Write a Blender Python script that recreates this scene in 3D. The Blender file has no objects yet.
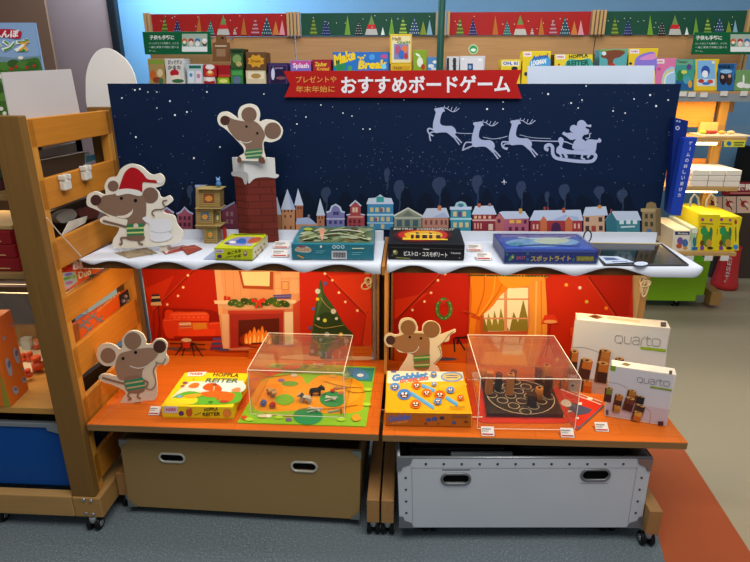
import bpy, bmesh, math, random
from mathutils import Vector, Matrix
random.seed(7)
V = Vector
C = bpy.context.scene.collection
sc = bpy.context.scene
# ------------------------------------------------------------------ camera
F = 570.0; TH = math.atan(203 / 570); PS = math.radians(3.3); H = 1.4
ct, st, cp, sp = math.cos(TH), math.sin(TH), math.cos(PS), math.sin(PS)
cam = bpy.data.cameras.new('camera'); co = bpy.data.objects.new('camera', cam); C.objects.link(co)
cam.sensor_width = 36; cam.lens = F / 750 * 36; cam.clip_start = .05
co.location = (0, 0, H); co.rotation_euler = (math.pi / 2 - TH, 0, PS)
sc.camera = co
EYE = V((0, 0, H))

def ray(u, v):
    a = (u - 375) / F; b = (281 - v) / F
    y = ct + b * st
    return V((a * cp - y * sp, a * sp + y * cp, -st + b * ct))

class Pl:
    """a real plane in the room: point + normal; hit() measures where a sight line meets it"""
    def __init__(s, p, n):
        s.p = V(p); s.n = V(n).normalized()
        if s.n.dot(EYE - s.p) < 0: s.n = -s.n
    def hit(s, u, v):
        d = ray(u, v)
        return EYE + d * ((s.p - EYE).dot(s.n) / d.dot(s.n))
def PZ(z): return Pl((0, 0, z), (0, 0, 1))
def PY(y): return Pl((0, y, 0), (0, 1, 0))
def PX(x): return Pl((x, 0, 0), (1, 0, 0))

# ------------------------------------------------------------------ materials
def lin(h):
    h = h.lstrip('#')
    f = lambda c: c / 12.92 if c <= .04045 else ((c + .055) / 1.055) ** 2.4
    return tuple(f(int(h[i:i + 2], 16) / 255) for i in (0, 2, 4)) + (1,)
_M = {}
def M(hexc, rough=.55, kind='plain', metal=0.0, emit=0.0, scale=1.0):
    k = (hexc, rough, kind, metal, emit, scale)
    if k in _M: return _M[k]
    m = bpy.data.materials.new('%s_%s' % (kind, hexc.lstrip('#'))); m.use_nodes = True
    nt = m.node_tree; N = nt.nodes; L = nt.links
    b = N['Principled BSDF']; b.inputs['Roughness'].default_value = rough; b.inputs['Metallic'].default_value = metal; b.inputs['Specular IOR Level'].default_value = .5 if rough < .4 or metal else .18
    c = lin(hexc); tc = N.new('ShaderNodeTexCoord')
    def mix(fac, c1, c2, blend='MIX'):
        x = N.new('ShaderNodeMix'); x.data_type = 'RGBA'; x.blend_type = blend
        L.new(fac, x.inputs[0])
        for q, i in ((c1, 6), (c2, 7)):
            if isinstance(q, tuple): x.inputs[i].default_value = q
            else: L.new(q, x.inputs[i])
        return x.outputs[2]
    def noise(sc_, det=2, vec=None, rgh=.5):
        n = N.new('ShaderNodeTexNoise'); n.inputs['Scale'].default_value = sc_; n.inputs['Detail'].default_value = det
        n.inputs['Roughness'].default_value = rgh
        L.new(vec or tc.outputs['Object'], n.inputs['Vector']); return n.outputs['Fac']
    def mp(s, r=(0, 0, 0)):
        q = N.new('ShaderNodeMapping'); q.inputs['Scale'].default_value = s; q.inputs['Rotation'].default_value = r
        L.new(tc.outputs['Object'], q.inputs['Vector']); return q.outputs['Vector']
    def ramp(f, *st_):
        r = N.new('ShaderNodeValToRGB'); e = r.color_ramp.elements
        for i, (p, col) in enumerate(st_):
            q = e[i] if i < 2 else e.new(p)
            q.position = p; q.color = col
        L.new(f, r.inputs[0]); return r.outputs[0]
    def sh(k_): return tuple(min(1, x * k_) for x in c[:3]) + (1,)
    if kind == 'plain':
        out = mix(noise(6 * scale), sh(.94), sh(1.06))
    elif kind == 'wood':      # fine grain running along the object's x (or y / z) axis
        ax = {1.0: (1.5, 30, 30), 2.0: (30, 1.5, 30), 3.0: (30, 30, 1.5)}[scale]
        n1 = noise(3, 4, mp(ax)); n2 = noise(1.6, 2)
        a = ramp(n1, (.3, sh(.80)), (.7, sh(1.12)))
        out = mix(n2, a, sh(.92)); 
    elif kind == 'carpet':
        n1 = noise(150, 2, None, .7); n2 = noise(5, 3)
        a = ramp(n1, (.34, sh(.55)), (.54, sh(1.0)), (.70, sh(2.1)))
        br = N.new('ShaderNodeTexBrick'); br.offset = 0; br.inputs['Scale'].default_value = 1
        br.inputs['Brick Width'].default_value = .5; br.inputs['Row Height'].default_value = .5; br.inputs['Mortar Size'].default_value = .0015
        br.inputs['Color1'].default_value = (.88, .88, .88, 1); br.inputs['Color2'].default_value = (1.1, 1.1, 1.1, 1); br.inputs['Mortar'].default_value = (.75, .75, .75, 1)
        L.new(tc.outputs['Object'], br.inputs['Vector'])
        x = N.new('ShaderNodeMix'); x.data_type = 'RGBA'; x.blend_type = 'MULTIPLY'; x.inputs[0].default_value = 1
        L.new(a, x.inputs[6]); L.new(br.outputs['Color'], x.inputs[7])
        out = mix(n2, x.outputs[2], sh(.9)); 
        bp = N.new('ShaderNodeBump'); bp.inputs['Strength'].default_value = .25; bp.inputs['Distance'].default_value = .003
        L.new(n1, bp.inputs['Height']); L.new(bp.outputs[0], b.inputs['Normal'])
    elif kind == 'vinyl':
        n1 = noise(120, 3, None, .7); n2 = noise(2, 3)
        out = mix(n2, ramp(n1, (.3, sh(.93)), (.7, sh(1.06))), sh(.95))
    elif kind == 'planks':    # printed floorboards
        br = N.new('ShaderNodeTexBrick'); br.offset = .37; br.inputs['Scale'].default_value = 1
        br.inputs['Brick Width'].default_value = .42; br.inputs['Row Height'].default_value = .052; br.inputs['Mortar Size'].default_value = .0011
        br.inputs['Color1'].default_value = sh(.97); br.inputs['Color2'].default_value = sh(1.08); br.inputs['Mortar'].default_value = (c[0] * .62, c[1] * .45, c[2] * .4, 1)
        L.new(tc.outputs['Object'], br.inputs['Vector'])
        out = mix(noise(3, 4, mp((2, 40, 40))), br.outputs['Color'], sh(.86))
    elif kind == 'bricks':
        br = N.new('ShaderNodeTexBrick'); br.inputs['Scale'].default_value = 1; br.offset = .5
        br.inputs['Brick Width'].default_value = .062; br.inputs['Row Height'].default_value = .023; br.inputs['Mortar Size'].default_value = .0018
        br.inputs['Color1'].default_value = sh(.9); br.inputs['Color2'].default_value = sh(1.25); br.inputs['Mortar'].default_value = sh(.3)
        sx = N.new('ShaderNodeSeparateXYZ'); L.new(tc.outputs['Object'], sx.inputs[0])
        ad = N.new('ShaderNodeMath'); ad.operation = 'SUBTRACT'; L.new(sx.outputs[0], ad.inputs[0]); L.new(sx.outputs[1], ad.inputs[1])
        cx = N.new('ShaderNodeCombineXYZ'); L.new(ad.outputs[0], cx.inputs[0]); L.new(sx.outputs[2], cx.inputs[1])
        L.new(cx.outputs[0], br.inputs['Vector']); out = mix(noise(20), br.outputs['Color'], sh(1.0))
    elif kind == 'board':     # fibreboard
        out = mix(noise(90, 4, None, .7), sh(.9), sh(1.1))
    L.new(out, b.inputs['Base Color'])
    if emit:
        L.new(out, b.inputs['Emission Color']); b.inputs['Emission Strength'].default_value = emit
    _M[k] = m; return m

def clear_mat(name, tint, refl=.06, dens=.06):
    m = bpy.data.materials.new(name); m.use_nodes = True; nt = m.node_tree; N = nt.nodes; L = nt.links
    N.remove(N['Principled BSDF']); o = N['Material Output']
    t = N.new('ShaderNodeBsdfTransparent'); t.inputs[0].default_value = tint
    g = N.new('ShaderNodeBsdfGlossy'); g.inputs['Roughness'].default_value = .06
    d = N.new('ShaderNodeBsdfDiffuse'); d.inputs[0].default_value = (.9, .88, .85, 1)
    fr = N.new('ShaderNodeLayerWeight'); fr.inputs['Blend'].default_value = .35
    ns = N.new('ShaderNodeTexNoise'); ns.inputs['Scale'].default_value = 4
    mu = N.new('ShaderNodeMath'); mu.operation = 'MULTIPLY_ADD'; L.new(fr.outputs['Fresnel'], mu.inputs[0]); mu.inputs[1].default_value = .32; mu.inputs[2].default_value = refl * .3
    m1 = N.new('ShaderNodeMixShader'); L.new(mu.outputs[0], m1.inputs[0]); L.new(t.outputs[0], m1.inputs[1]); L.new(g.outputs[0], m1.inputs[2])
    m2 = N.new('ShaderNodeMixShader'); mv = N.new('ShaderNodeMath'); mv.operation = 'MULTIPLY'; L.new(ns.outputs['Fac'], mv.inputs[0]); mv.inputs[1].default_value = dens * 2
    L.new(mv.outputs[0], m2.inputs[0]); L.new(m1.outputs[0], m2.inputs[1]); L.new(d.outputs[0], m2.inputs[2])
    L.new(m2.outputs[0], o.inputs['Surface']); return m
ACRYL = clear_mat('clear_acrylic', (.985, .98, .97, 1), .03, .014)
WRAP = clear_mat('clear_wrap', (.98, .985, .99, 1), .08, .012)
EDGE = M('#fff3e0', .25, scale=1.5)

# ------------------------------------------------------------------ objects
ORI = {}; SEQ = {}
def thing(name, label, cat, loc=(0, 0, 0), group=None, kind=None):
    o = bpy.data.objects.new(name, None); C.objects.link(o); o.location = loc
    o.empty_display_size = .05
    o['label'] = label; o['category'] = cat
    if group: o['group'] = group
    if kind: o['kind'] = kind
    ORI[o] = V(loc); return o
def tag(o, label, cat, group=None, kind=None):
    o['label'] = label; o['category'] = cat
    if group: o['group'] = group
    if kind: o['kind'] = kind
    return o
def dup(o, loc=None, label=None, parent=None):
    c = o.copy(); C.objects.link(c)
    if parent is not None: c.parent = parent
    if loc is not None: c.location = loc
    if label: c['label'] = label
    if loc is not None: ORI[c] = V(loc)
    for ch in list(o.children): dup(ch, parent=c)
    return c

class G:
    """collects solids in room coordinates; build() links them as ONE mesh"""
    def __init__(s): s.v = []; s.f = []; s.m = []; s.s = []; s.mats = []
    def mi(s, m):
        if isinstance(m, str): m = M(m)
        if m not in s.mats: s.mats.append(m)
        return s.mats.index(m)
    def add(s, vs, fs, m, smooth=False):
        b = len(s.v); i = s.mi(m); s.v += [V(x) for x in vs]
        for f in fs: s.f.append([b + k for k in f]); s.m.append(i); s.s.append(smooth)
        return s
    def bm(s, bm, m, smooth=False):
        bm.verts.index_update()
        s.add([v.co.copy() for v in bm.verts], [[v.index for v in f.verts] for f in bm.faces], m, smooth); bm.free(); return s
    def obox(s, o, a, b, c, m, bev=0.0):
        o, a, b, c = V(o), V(a), V(b), V(c)
        if a.cross(b).dot(c) < 0: o = o + a; a = -a
        vs = [o, o + a, o + a + b, o + b, o + c, o + a + c, o + a + b + c, o + b + c]
        fs = [(3, 2, 1, 0), (4, 5, 6, 7), (0, 1, 5, 4), (1, 2, 6, 5), (2, 3, 7, 6), (3, 0, 4, 7)]
        if not bev: return s.add(vs, fs, m)
        t = bmesh.new(); q = [t.verts.new(x) for x in vs]
        for f in fs: t.faces.new([q[k] for k in f])
        bmesh.ops.bevel(t, geom=list(t.edges), offset=bev, segments=2, affect='EDGES', profile=.5)
        return s.bm(t, m)
    def box(s, x0, x1, y0, y1, z0, z1, m, bev=0.0):
        return s.obox((x0, y0, z0), (x1 - x0, 0, 0), (0, y1 - y0, 0), (0, 0, z1 - z0), m, bev)
    def prism(s, pts, ex, m, side=None, bev=0):
        pts = [V(p) for p in pts]; n = len(pts); ex = V(ex)
        nn = V((0, 0, 0))
        for i in range(n): nn += (pts[i] - pts[0]).cross(pts[(i + 1) % n] - pts[0])
        if nn.dot(ex) > 0: pts.reverse()
        s.add(pts, [list(range(n))], m)
        s.add([p + ex for p in pts], [list(range(n))[::-1]], m)
        s.add(pts + [p + ex for p in pts], [(i, n + i, n + (i + 1) % n, (i + 1) % n) for i in range(n)], side or m)
        return s
    def ring_solid(s, rings, m, smooth=True, closed=False, cap=True):
        n = len(rings[0]); vs = [p for r in rings for p in r]; fs = []
        k = len(rings)
        for i in range(k if closed else k - 1):
            for j in range(n):
                a, b = i * n + j, i * n + (j + 1) % n
                c, d = ((i + 1) % k) * n + (j + 1) % n, ((i + 1) % k) * n + j
                fs.append((a, b, c, d))
        s.add(vs, fs, m, smooth)
        if cap and not closed:
            s.add(rings[0], [list(range(n))[::-1]], m); s.add(rings[-1], [list(range(n))], m)
        return s
    def tube(s, pts, r, m, n=8, closed=False):
        pts = [V(p) for p in pts]; rings = []; k = len(pts); up = None
        for i, p in enumerate(pts):
            a = pts[(i - 1) % k] if (closed or i) else p
            b = pts[(i + 1) % k] if (closed or i < k - 1) else p
            t = (b - a).normalized()
            if up is None:
                up = V((0, 0, 1)) if abs(t.z) < .9 else V((1, 0, 0))
            x = t.cross(up).normalized(); up = x.cross(t).normalized()
            rr = r[i] if isinstance(r, (list, tuple)) else r
            rings.append([p + (x * math.cos(2 * math.pi * j / n) + up * math.sin(2 * math.pi * j / n)) * rr for j in range(n)])
        return s.ring_solid(rings, m, True, closed)
    def cyl(s, a, b, r0, m, r1=None, n=16):
        a, b = V(a), V(b); t = (b - a).normalized()
        up = V((0, 0, 1)) if abs(t.z) < .9 else V((1, 0, 0))
        x = t.cross(up).normalized(); y = x.cross(t).normalized(); r1 = r0 if r1 is None else r1
        rr = lambda c, r: [c + (x * math.cos(2 * math.pi * j / n) + y * math.sin(2 * math.pi * j / n)) * r for j in range(n)]
        e = (b - a).normalized() * min(.002, r0 * .15, (b - a).length * .2)
        k = .88
        return s.ring_solid([rr(a, r0 * k), rr(a + e, r0), rr(b - e, r1), rr(b, r1 * k)], m, n > 8)
    def lathe(s, c, prof, m, n=20):
        c = V(c)
        return s.ring_solid([[c + V((r * math.cos(2 * math.pi * j / n), r * math.sin(2 * math.pi * j / n), z)) for j in range(n)] for r, z in prof], m)
    def ball(s, c, r, m, n=14, sq=(1, 1, 1)):
        c = V(c); rings = []
        for i in range(1, n // 2):
            a = math.pi * i / (n // 2)
            rings.append([c + V((r * sq[0] * math.sin(a) * math.cos(2 * math.pi * j / n), r * sq[1] * math.sin(a) * math.sin(2 * math.pi * j / n), -r * sq[2] * math.cos(a))) for j in range(n)])
        return s.ring_solid(rings, m)
    def build(s, name, parent=None):
        me = bpy.data.meshes.new(name)
        r = parent
        while r is not None and r.parent is not None: r = r.parent
        o0 = ORI.get(r, V((0, 0, 0)))
        if r is None and s.v:
            lo = V([min(p[i] for p in s.v) for i in range(3)]); hi = V([max(p[i] for p in s.v) for i in range(3)])
            o0 = V(((lo.x + hi.x) / 2, (lo.y + hi.y) / 2, lo.z))
        me.from_pydata([p - o0 for p in s.v], [], s.f)
        for m in s.mats: me.materials.append(m)
        me.polygons.foreach_set('material_index', s.m); me.polygons.foreach_set('use_smooth', s.s); me.update()
        o = bpy.data.objects.new(name, me); C.objects.link(o)
        SEQ[o] = len(SEQ)
        if parent is not None: o.parent = parent
        else: o.location = o0; ORI[o] = o0
        return o

# ------------------------------------------------------------------ flat printed artwork
def sm(pts, k=5, closed=True):
    out = []; n = len(pts)
    for i in range(n if closed else n - 1):
        g = lambda j: V((*pts[j % n], 0)) if closed else V((*pts[max(0, min(n - 1, j))], 0))
        p0, p1, p2, p3 = g(i - 1), g(i), g(i + 1), g(i + 2)
        for t in range(k):
            u = t / k
            q = .5 * ((2 * p1) + (p2 - p0) * u + (2 * p0 - 5 * p1 + 4 * p2 - p3) * u * u + (3 * p1 - p0 - 3 * p2 + p3) * u ** 3)
            out.append((q.x, q.y))
    if not closed: out.append(tuple(pts[-1]))
    return out
_TXT = {}
def glyphs(s, bold):
    k = (s, bold)
    if k in _TXT: return _TXT[k]
    c = bpy.data.curves.new('lettering', 'FONT'); c.body = s; c.offset = bold; c.resolution_u = 2
    o = bpy.data.objects.new('lettering', c); C.objects.link(o)
    dg = bpy.context.evaluated_depsgraph_get()
    me = bpy.data.meshes.new_from_object(o.evaluated_get(dg))
    vs = [v.co.copy() for v in me.vertices]; fs = [list(p.vertices) for p in me.polygons]
    bpy.data.objects.remove(o); bpy.data.curves.remove(c); bpy.data.meshes.remove(me)
    x0, x1 = min(v.x for v in vs), max(v.x for v in vs); y0, y1 = min(v.y for v in vs), max(v.y for v in vs)
    r = [((v.x - x0) / (x1 - x0), (v.y - y0) / (y1 - y0)) for v in vs], fs
    _TXT[k] = r; return r
class Art:
    """ink on a real flat surface: every shape is a thin polygon lying on the plane"""
    def __init__(s, pl, ox=0, oy=0, sc_=1, rough=.5, base=.0006, step=.00012):
        s.pl, s.ox, s.oy, s.k, s.g, s.off, s.step, s.rough = pl, ox, oy, sc_, G(), base, step, rough
    def at(s, ox, oy, k): s.ox, s.oy, s.k = ox, oy, k; return s
    def P(s, x, y): return s.pl.hit(s.ox + x / s.k, s.oy + y / s.k) + s.pl.n * s.off
    def mat(s, c): return M(c, s.rough) if isinstance(c, str) else c
    def poly(s, pts, col):
        q = [s.P(*p) for p in pts]; n = V((0, 0, 0))
        for i in range(len(q)): n += (q[i] - q[0]).cross(q[(i + 1) % len(q)] - q[0])
        if n.dot(s.pl.n) < 0: q.reverse()
        s.g.add(q, [list(range(len(q)))], s.mat(col)); s.off += s.step; return s
    def blob(s, pts, col, k=4): return s.poly(sm(pts, k), col)
    def rect(s, x0, y0, x1, y1, col): return s.poly([(x0, y0), (x1, y0), (x1, y1), (x0, y1)], col)
    def ell(s, cx, cy, rx, ry, col, n=18, rot=0):
        ca, sa = math.cos(rot), math.sin(rot)
        return s.poly([(cx + rx * math.cos(t) * ca - ry * math.sin(t) * sa, cy + rx * math.cos(t) * sa + ry * math.sin(t) * ca) for t in [2 * math.pi * i / n for i in range(n)]], col)
    def circ(s, cx, cy, r, col, n=18): return s.ell(cx, cy, r, r, col, n)
    def line(s, pts, w, col, smooth=False, closed=False):
        if smooth: pts = sm(pts, 5, closed)
        elif closed: pts = list(pts) + [pts[0]]
        if smooth and closed: pts = pts + [pts[0]]
        L_, R_ = [], []
        for i, p in enumerate(pts):
            a = pts[max(0, i - 1)]; b = pts[min(len(pts) - 1, i + 1)]
            dx, dy = b[0] - a[0], b[1] - a[1]; l = math.hypot(dx, dy) or 1
            L_.append((p[0] - dy / l * w / 2, p[1] + dx / l * w / 2)); R_.append((p[0] + dy / l * w / 2, p[1] - dx / l * w / 2))
        q = [s.P(*p) for p in L_] + [s.P(*p) for p in R_]; n = len(pts)
        s.g.add(q, [(i, i + 1, n + i + 1, n + i) for i in range(n - 1)], s.mat(col)); s.off += s.step; return s
    def ringl(s, cx, cy, rx, ry, w, col, n=20, rot=0):
        ca, sa = math.cos(rot), math.sin(rot)
        return s.line([(cx + rx * math.cos(t) * ca - ry * math.sin(t) * sa, cy + rx * math.cos(t) * sa + ry * math.sin(t) * ca) for t in [2 * math.pi * i / n for i in range(n)]], w, col, closed=True)
    def text(s, body, bl, br, tl, col, bold=0.0):
        """lettering fitted to three corners: bottom left, bottom right, top left"""
        vs, fs = glyphs(body, bold)
        q = [s.P(bl[0] + (br[0] - bl[0]) * x + (tl[0] - bl[0]) * y, bl[1] + (br[1] - bl[1]) * x + (tl[1] - bl[1]) * y) for x, y in vs]
        s.g.add(q, fs, s.mat(col)); s.off += s.step; return s
    def trect(s, body, x0, y0, x1, y1, col, bold=0.0): return s.text(body, (x0, y1), (x1, y1), (x0, y0), col, bold)
    def build(s, name, parent=None):
        # ink belongs to the part it is printed on: the part built last
        if parent is not None and parent.type == 'EMPTY':
            k = [c for c in parent.children if c.type == 'MESH' and not c.name.split('.')[0].endswith(('_print', '_drip', '_lines'))]
            if k: parent = max(k, key=lambda c: SEQ[c])
        return s.g.build(name, parent)

class Box:
    """a carton measured from its visible corners: front bottom left / right on a surface, front top left, back top left"""
    def __init__(s, z, A, B, T, K, depth=None):
        pz = PZ(z); s.A = pz.hit(*A); b = pz.hit(*B)
        e = b - s.A; s.w = e.length; s.e1 = e.normalized(); s.e2 = V((-s.e1.y, s.e1.x, 0))
        s.h = Pl(s.A, s.e2).hit(*T).z - z; s.z = z
        s.d = depth if depth else max(.01, (PZ(z + s.h).hit(*K) - (s.A + V((0, 0, s.h)))).dot(s.e2))
        s.front = Pl(s.A, -s.e2); s.top = PZ(z + s.h)
        s.right = Pl(s.A + s.e1 * s.w, s.e1); s.left = Pl(s.A, -s.e1)
        s.mid = s.A + s.e1 * s.w / 2 + s.e2 * s.d / 2
    def solid(s, m, bev=.0015, inset=0, z0=0, z1=None):
        i = inset; z1 = s.h if z1 is None else z1
        return G().obox(s.A + s.e1 * i + s.e2 * i + V((0, 0, z0)), s.e1 * (s.w - 2 * i), s.e2 * (s.d - 2 * i), V((0, 0, z1 - z0)), m, bev)
def carton(name, label, cat, bx, col, group=None, side=None, split=.0):
    """a lidded game box: base tray + lid that sleeves over it"""
    t = thing(name, label, cat, (bx.mid.x, bx.mid.y, bx.z), group)
    bx.z0 = bx.z
    bx.solid(M(side or col, .45), .001, .0012, .0004, bx.h * .5).build('base_tray', t)
    bx.solid(M(col, .45), .0015, 0, .004, None).build('lid', t)
    return t
def acrylic(name, label, bx, th=.003):
    t = thing(name, label, 'acrylic cover', (bx.mid.x, bx.mid.y, bx.z))
    up = V((0, 0, bx.h)); A, e1, e2, w, d = bx.A, bx.e1, bx.e2, bx.w, bx.d
    z = V((0, 0, .0006))
    for nm, o, a, b in (('front_panel', A, e1 * w, e2 * th), ('back_panel', A + e2 * (d - th), e1 * w, e2 * th),
                        ('side_panel', A + e2 * th, e1 * th, e2 * (d - 2 * th)), ('side_panel', A + e2 * th + e1 * (w - th), e1 * th, e2 * (d - 2 * th))):
        G().obox(o + z, a, b, up - V((0, 0, th)) - z, ACRYL).build(nm, t)
    G().obox(A + up - V((0, 0, th)), e1 * w, e2 * d, V((0, 0, th)), ACRYL).build('top_panel', t)
    r = .0011
    c = [A + z * 3, A + e1 * w + z * 3, A + e1 * w + e2 * d + z * 3, A + e2 * d + z * 3]
    for i in range(4):
        G().tube([c[i] + up, c[(i + 1) % 4] + up], r, EDGE, 6).build('polished_edge', t)
        if i < 2: G().tube([c[i], c[i] + up], r, EDGE, 6).build('polished_edge', t)
    G().tube([c[0], c[1]], r * .8, EDGE, 6).build('polished_edge', t)
    return t
def cutout(name, label, cat, y, outline, xf, th=.005, foot=None, group=None, col='#e9e2d3', zmin=None, strut=(0, .6)):
    """a die-cut display board standing upright"""
    pl = PY(y); ox, oy, k = xf
    pts = [pl.hit(ox + px / k, oy + py / k) for px, py in sm(outline, 4)]
    if zmin is not None: pts = [V((p.x, p.y, max(p.z, zmin))) for p in pts]
    lo = min(p.z for p in pts) if zmin is None else zmin; cx = sum(p.x for p in pts) / len(pts)
    t = thing(name, label, cat, (cx, y, lo), group)
    G().prism(pts, (0, th, 0), M(col, .6)).build('cutout_board', t)
    # folded easel strut behind
    cx += strut[0]; z1 = lo + strut[1] * (max(p.z for p in pts) - lo)
    G().prism([V((cx - .012, y + th, lo)), V((cx - .012, y + th, z1)), V((cx - .012, y + th + .035, lo))], (.024, 0, 0), M('#d8d2c6', .7)).build('easel_strut', t)
    return t, Art(pl, ox, oy, k)
def caster(p, parent, r=.024, name='caster'):
    p = V(p); blk = M('#141416', .45); sil = M('#b9bbbd', .3, metal=.8)
    g = G().cyl(p + V((0, 0, r * 1.55)), p + V((0, 0, r * 2.5)), r * .55, sil, n=14)
    g.box(p.x - .006, p.x + .006, p.y - .005, p.y + .013, r * 1.0, r * 1.9, blk, .002)
    c = g.build(name, parent)
    for sx in (-1, 1):
        w = G().cyl((p.x + sx * .006, p.y + .008, r), (p.x + sx * .021, p.y + .008, r), r, blk, n=20)
        w.cyl((p.x + sx * .0205, p.y + .008, r), (p.x + sx * .0225, p.y + .008, r), r * .5, sil, n=14)
        w.build('wheel', c)
    return c
# ================================================================== SETTING
def struct(o): o['kind'] = 'structure'; return o
zT, zS, yBD, yRM = .395, .887, 1.886, 1.925
fl = PZ(0)
struct(G().add([(-5, -1, -.004), (5, -1, -.004), (5, 6, -.004), (-5, 6, -.004)], [(0, 1, 2, 3)], M('#ab9c80', .4, 'vinyl')).build('floor'))
a1, a2 = fl.hit(665, 562), fl.hit(654, 520); b1, b2 = fl.hit(750, 551), fl.hit(687, 453)
d1 = (a2 - a1).normalized(); d2 = (b2 - b1).normalized()
A0, A1 = a1 - d1 * 2.2, a1 + d1 * 1.6; B0, B1 = b1 - d2 * 2.0, b1 + d2 * 2.1
z_ = V((0, 0, -.002))
struct(G().add([A0 + z_, B0 + z_, B1 + z_, A1 + z_], [(0, 1, 2, 3)], M('#a9522c', .5, 'vinyl')).build('floor_orange_strip'))
cz = V((0, 0, -.0003))
struct(G().add([V((-5, -1, -.0003)), V((A0.x, -1, -.0003)), A0 + cz, A1 + cz, V((A1.x - .05, 3.2, -.0003)), V((-5, 3.2, -.0003))], [(0, 1, 2, 3, 4, 5)], M('#6c777d', .9, 'carpet')).build('floor_carpet'))
s0 = fl.hit(415, 545)
struct(G().box(-5, 5, 4.3, 4.4, 0, 3.2, M('#6f98bb', .6)).build('wall_back'))
# left: dark brown pillar and mauve wall, black frame beside the bright wall
PB = PY(3.9)
p_ = PY(3.83).hit(51, 40).x; q_ = PB.hit(110, 30).x
struct(G().box(-5, p_, 3.83, 3.85, 0, 3.2, M('#755645', .7)).build('wall_left'))
struct(G().box(p_ - .4, q_, 3.92, 4.05, 0, 3.2, M('#876f6e', .7)).build('wall_left_panel'))
struct(G().box(q_, q_ + .05, 3.90, 3.96, 0, 3.2, M('#15181c', .4), .006).build('trim_1'))
xr = PY(3.9).hit(738, 230).x
struct(G().box(xr + .02, xr + .9, 4.15, 4.2, 0, PY(3.9).hit(745, 196).z, M('#4e4038', .7)).build('wall_right'))
struct(G().box(xr + .02, xr + .9, 4.1, 4.148, PY(3.88).hit(745, 210).z, PY(3.88).hit(745, 150).z, M('#141517', .5)).build('trim_2'))

# ================================================================== BACKGROUND SHELVES
yh = 3.5; PH = PY(yh)
WD = lambda k=1.0, c='#b98d5e': M(c, .5, 'wood', 0, 0, k)
zsh = PY(3.28).hit(700, 91).z
xs = [PH.hit(u, 40).x for u in (148, 295, 442, 595, 748)]
hz0, hz1 = PH.hit(370, 36).z, PH.hit(370, 13).z
lblu = ['wooden wall shelf under the red tree banner, left end by the green sign', 'wooden wall shelf under the green tree banner behind the red ribbon title',
        'wooden wall shelf under the red tree banner right of the green pole', 'wooden wall shelf under the green tree banner at right end, lit shelves below']
def tree(a, x, by, h, w, style, col, dot=None):
    a.poly([(x - w / 2, by), (x, by - h), (x + w / 2, by)], col)
    if style == 's':
        for k in range(4):
            y = by - h * (.12 + .2 * k); ww = w * (1 - (.12 + .2 * k)) * .5
            a.rect(x - ww, y - h * .05, x + ww, y + h * .03, dot)
    if style == 'd':
        for k in range(5):
            for j in range(5 - k):
                a.circ(x - w * .4 * (1 - k / 5) + (j * w * .8 * (1 - k / 5) / max(1, 4 - k) if k < 4 else w * .4 * (1 - k / 5)), by - h * (.1 + .17 * k), w * .045, dot, 6)
    if style == 'b':
        a.poly([(x - w * .5, by), (x - w * .38, by - h * .3), (x + w * .38, by - h * .3), (x + w * .5, by)], '#b9b7b0')
        a.poly([(x - w * .38, by - h * .3), (x - w * .26, by - h * .52), (x + w * .26, by - h * .52), (x + w * .38, by - h * .3)], '#c1272d')
for i in range(4):
    x0, x1 = xs[i], xs[i + 1]
    t = thing('wall_shelf_unit', lblu[i], 'shelf unit', ((x0 + x1) / 2, yh, 0), 'wall shelf units behind the display')
    red = i % 2 == 0
    G().box(x0 + .003, x1 - .003, yh, yh + .02, zsh - .12, hz0, WD()).build('back_board', t)
    G().box(x0 + .04, x1 - .04, yh - .01, yh - .001, hz0 + .001, hz1, M('#a3211f' if red else '#1d4a38', .5)).build('header_board', t); hb = [c for c in t.children if c.name.startswith('header_board')][0]
    for xx in (x0 + .002, x1 - .038):
        for k in (0, .02):
            G().box(xx + k + .001, xx + k + .015, yh - .035, yh - .0005, (hz0 if i < 3 or xx == x0 + .002 else zsh), hz1 + .005, WD(3.0, '#c09a68'), .002).build('post', t)
    G().box(x0 + .003, x1 - .003, 3.2, yh - .003, zsh - .03, zsh - .001, WD(), .002).build('shelf_board', t)
    a = Art(PY(yh - .01))
    u0, u1 = [(153, 289), (302, 436), (448, 587), (603, 741)][i]; L_ = u1 - u0
    seq = [(.06, 19, 8, 's', '#4b5a2a', '#7f9a38'), (.16, 17, 9, 'd', '#2b2a55' if red else '#1f2f5e', '#b9b2dd'), (.33, 20, 6, '', '#b5652b' if red else '#6f9a34', None), (.42, 15, 8, 'd', '#1f6a66' if red else '#2a2a2a', '#d9e3e0'),
           (.52, 20, 13, 'b', '#6c8a4a', None), (.61, 8, 4, 's', '#7d2b2b' if red else '#dfe5e0', '#e6e2da'), (.68, 18, 6, '', '#b4692f' if red else '#6b9a3a', None), (.77, 19, 9, 's', '#9c2b2f' if red else '#3f6a34', '#b08a99' if red else '#9fb84a'),
           (.86, 19, 11, 'd', '#244a55' if red else '#2e4a66', '#dfe9ea'), (.93, 14, 7, '', '#c4763a' if red else '#7f8f2f', None), (.98, 15, 6, '', '#d98f98' if red else '#86a9bd', None)]
    for f, h, w, sty, c_, d_ in seq: tree(a, u0 + 4 + f * (L_ - 8), 35, h, w, sty, c_, d_)
    for k in range(14): a.circ(u0 + 4 + random.random() * (L_ - 8), 15 + random.random() * 14, .45, '#e8e4dc', 6)
    a.build('trees_print', hb)
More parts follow.
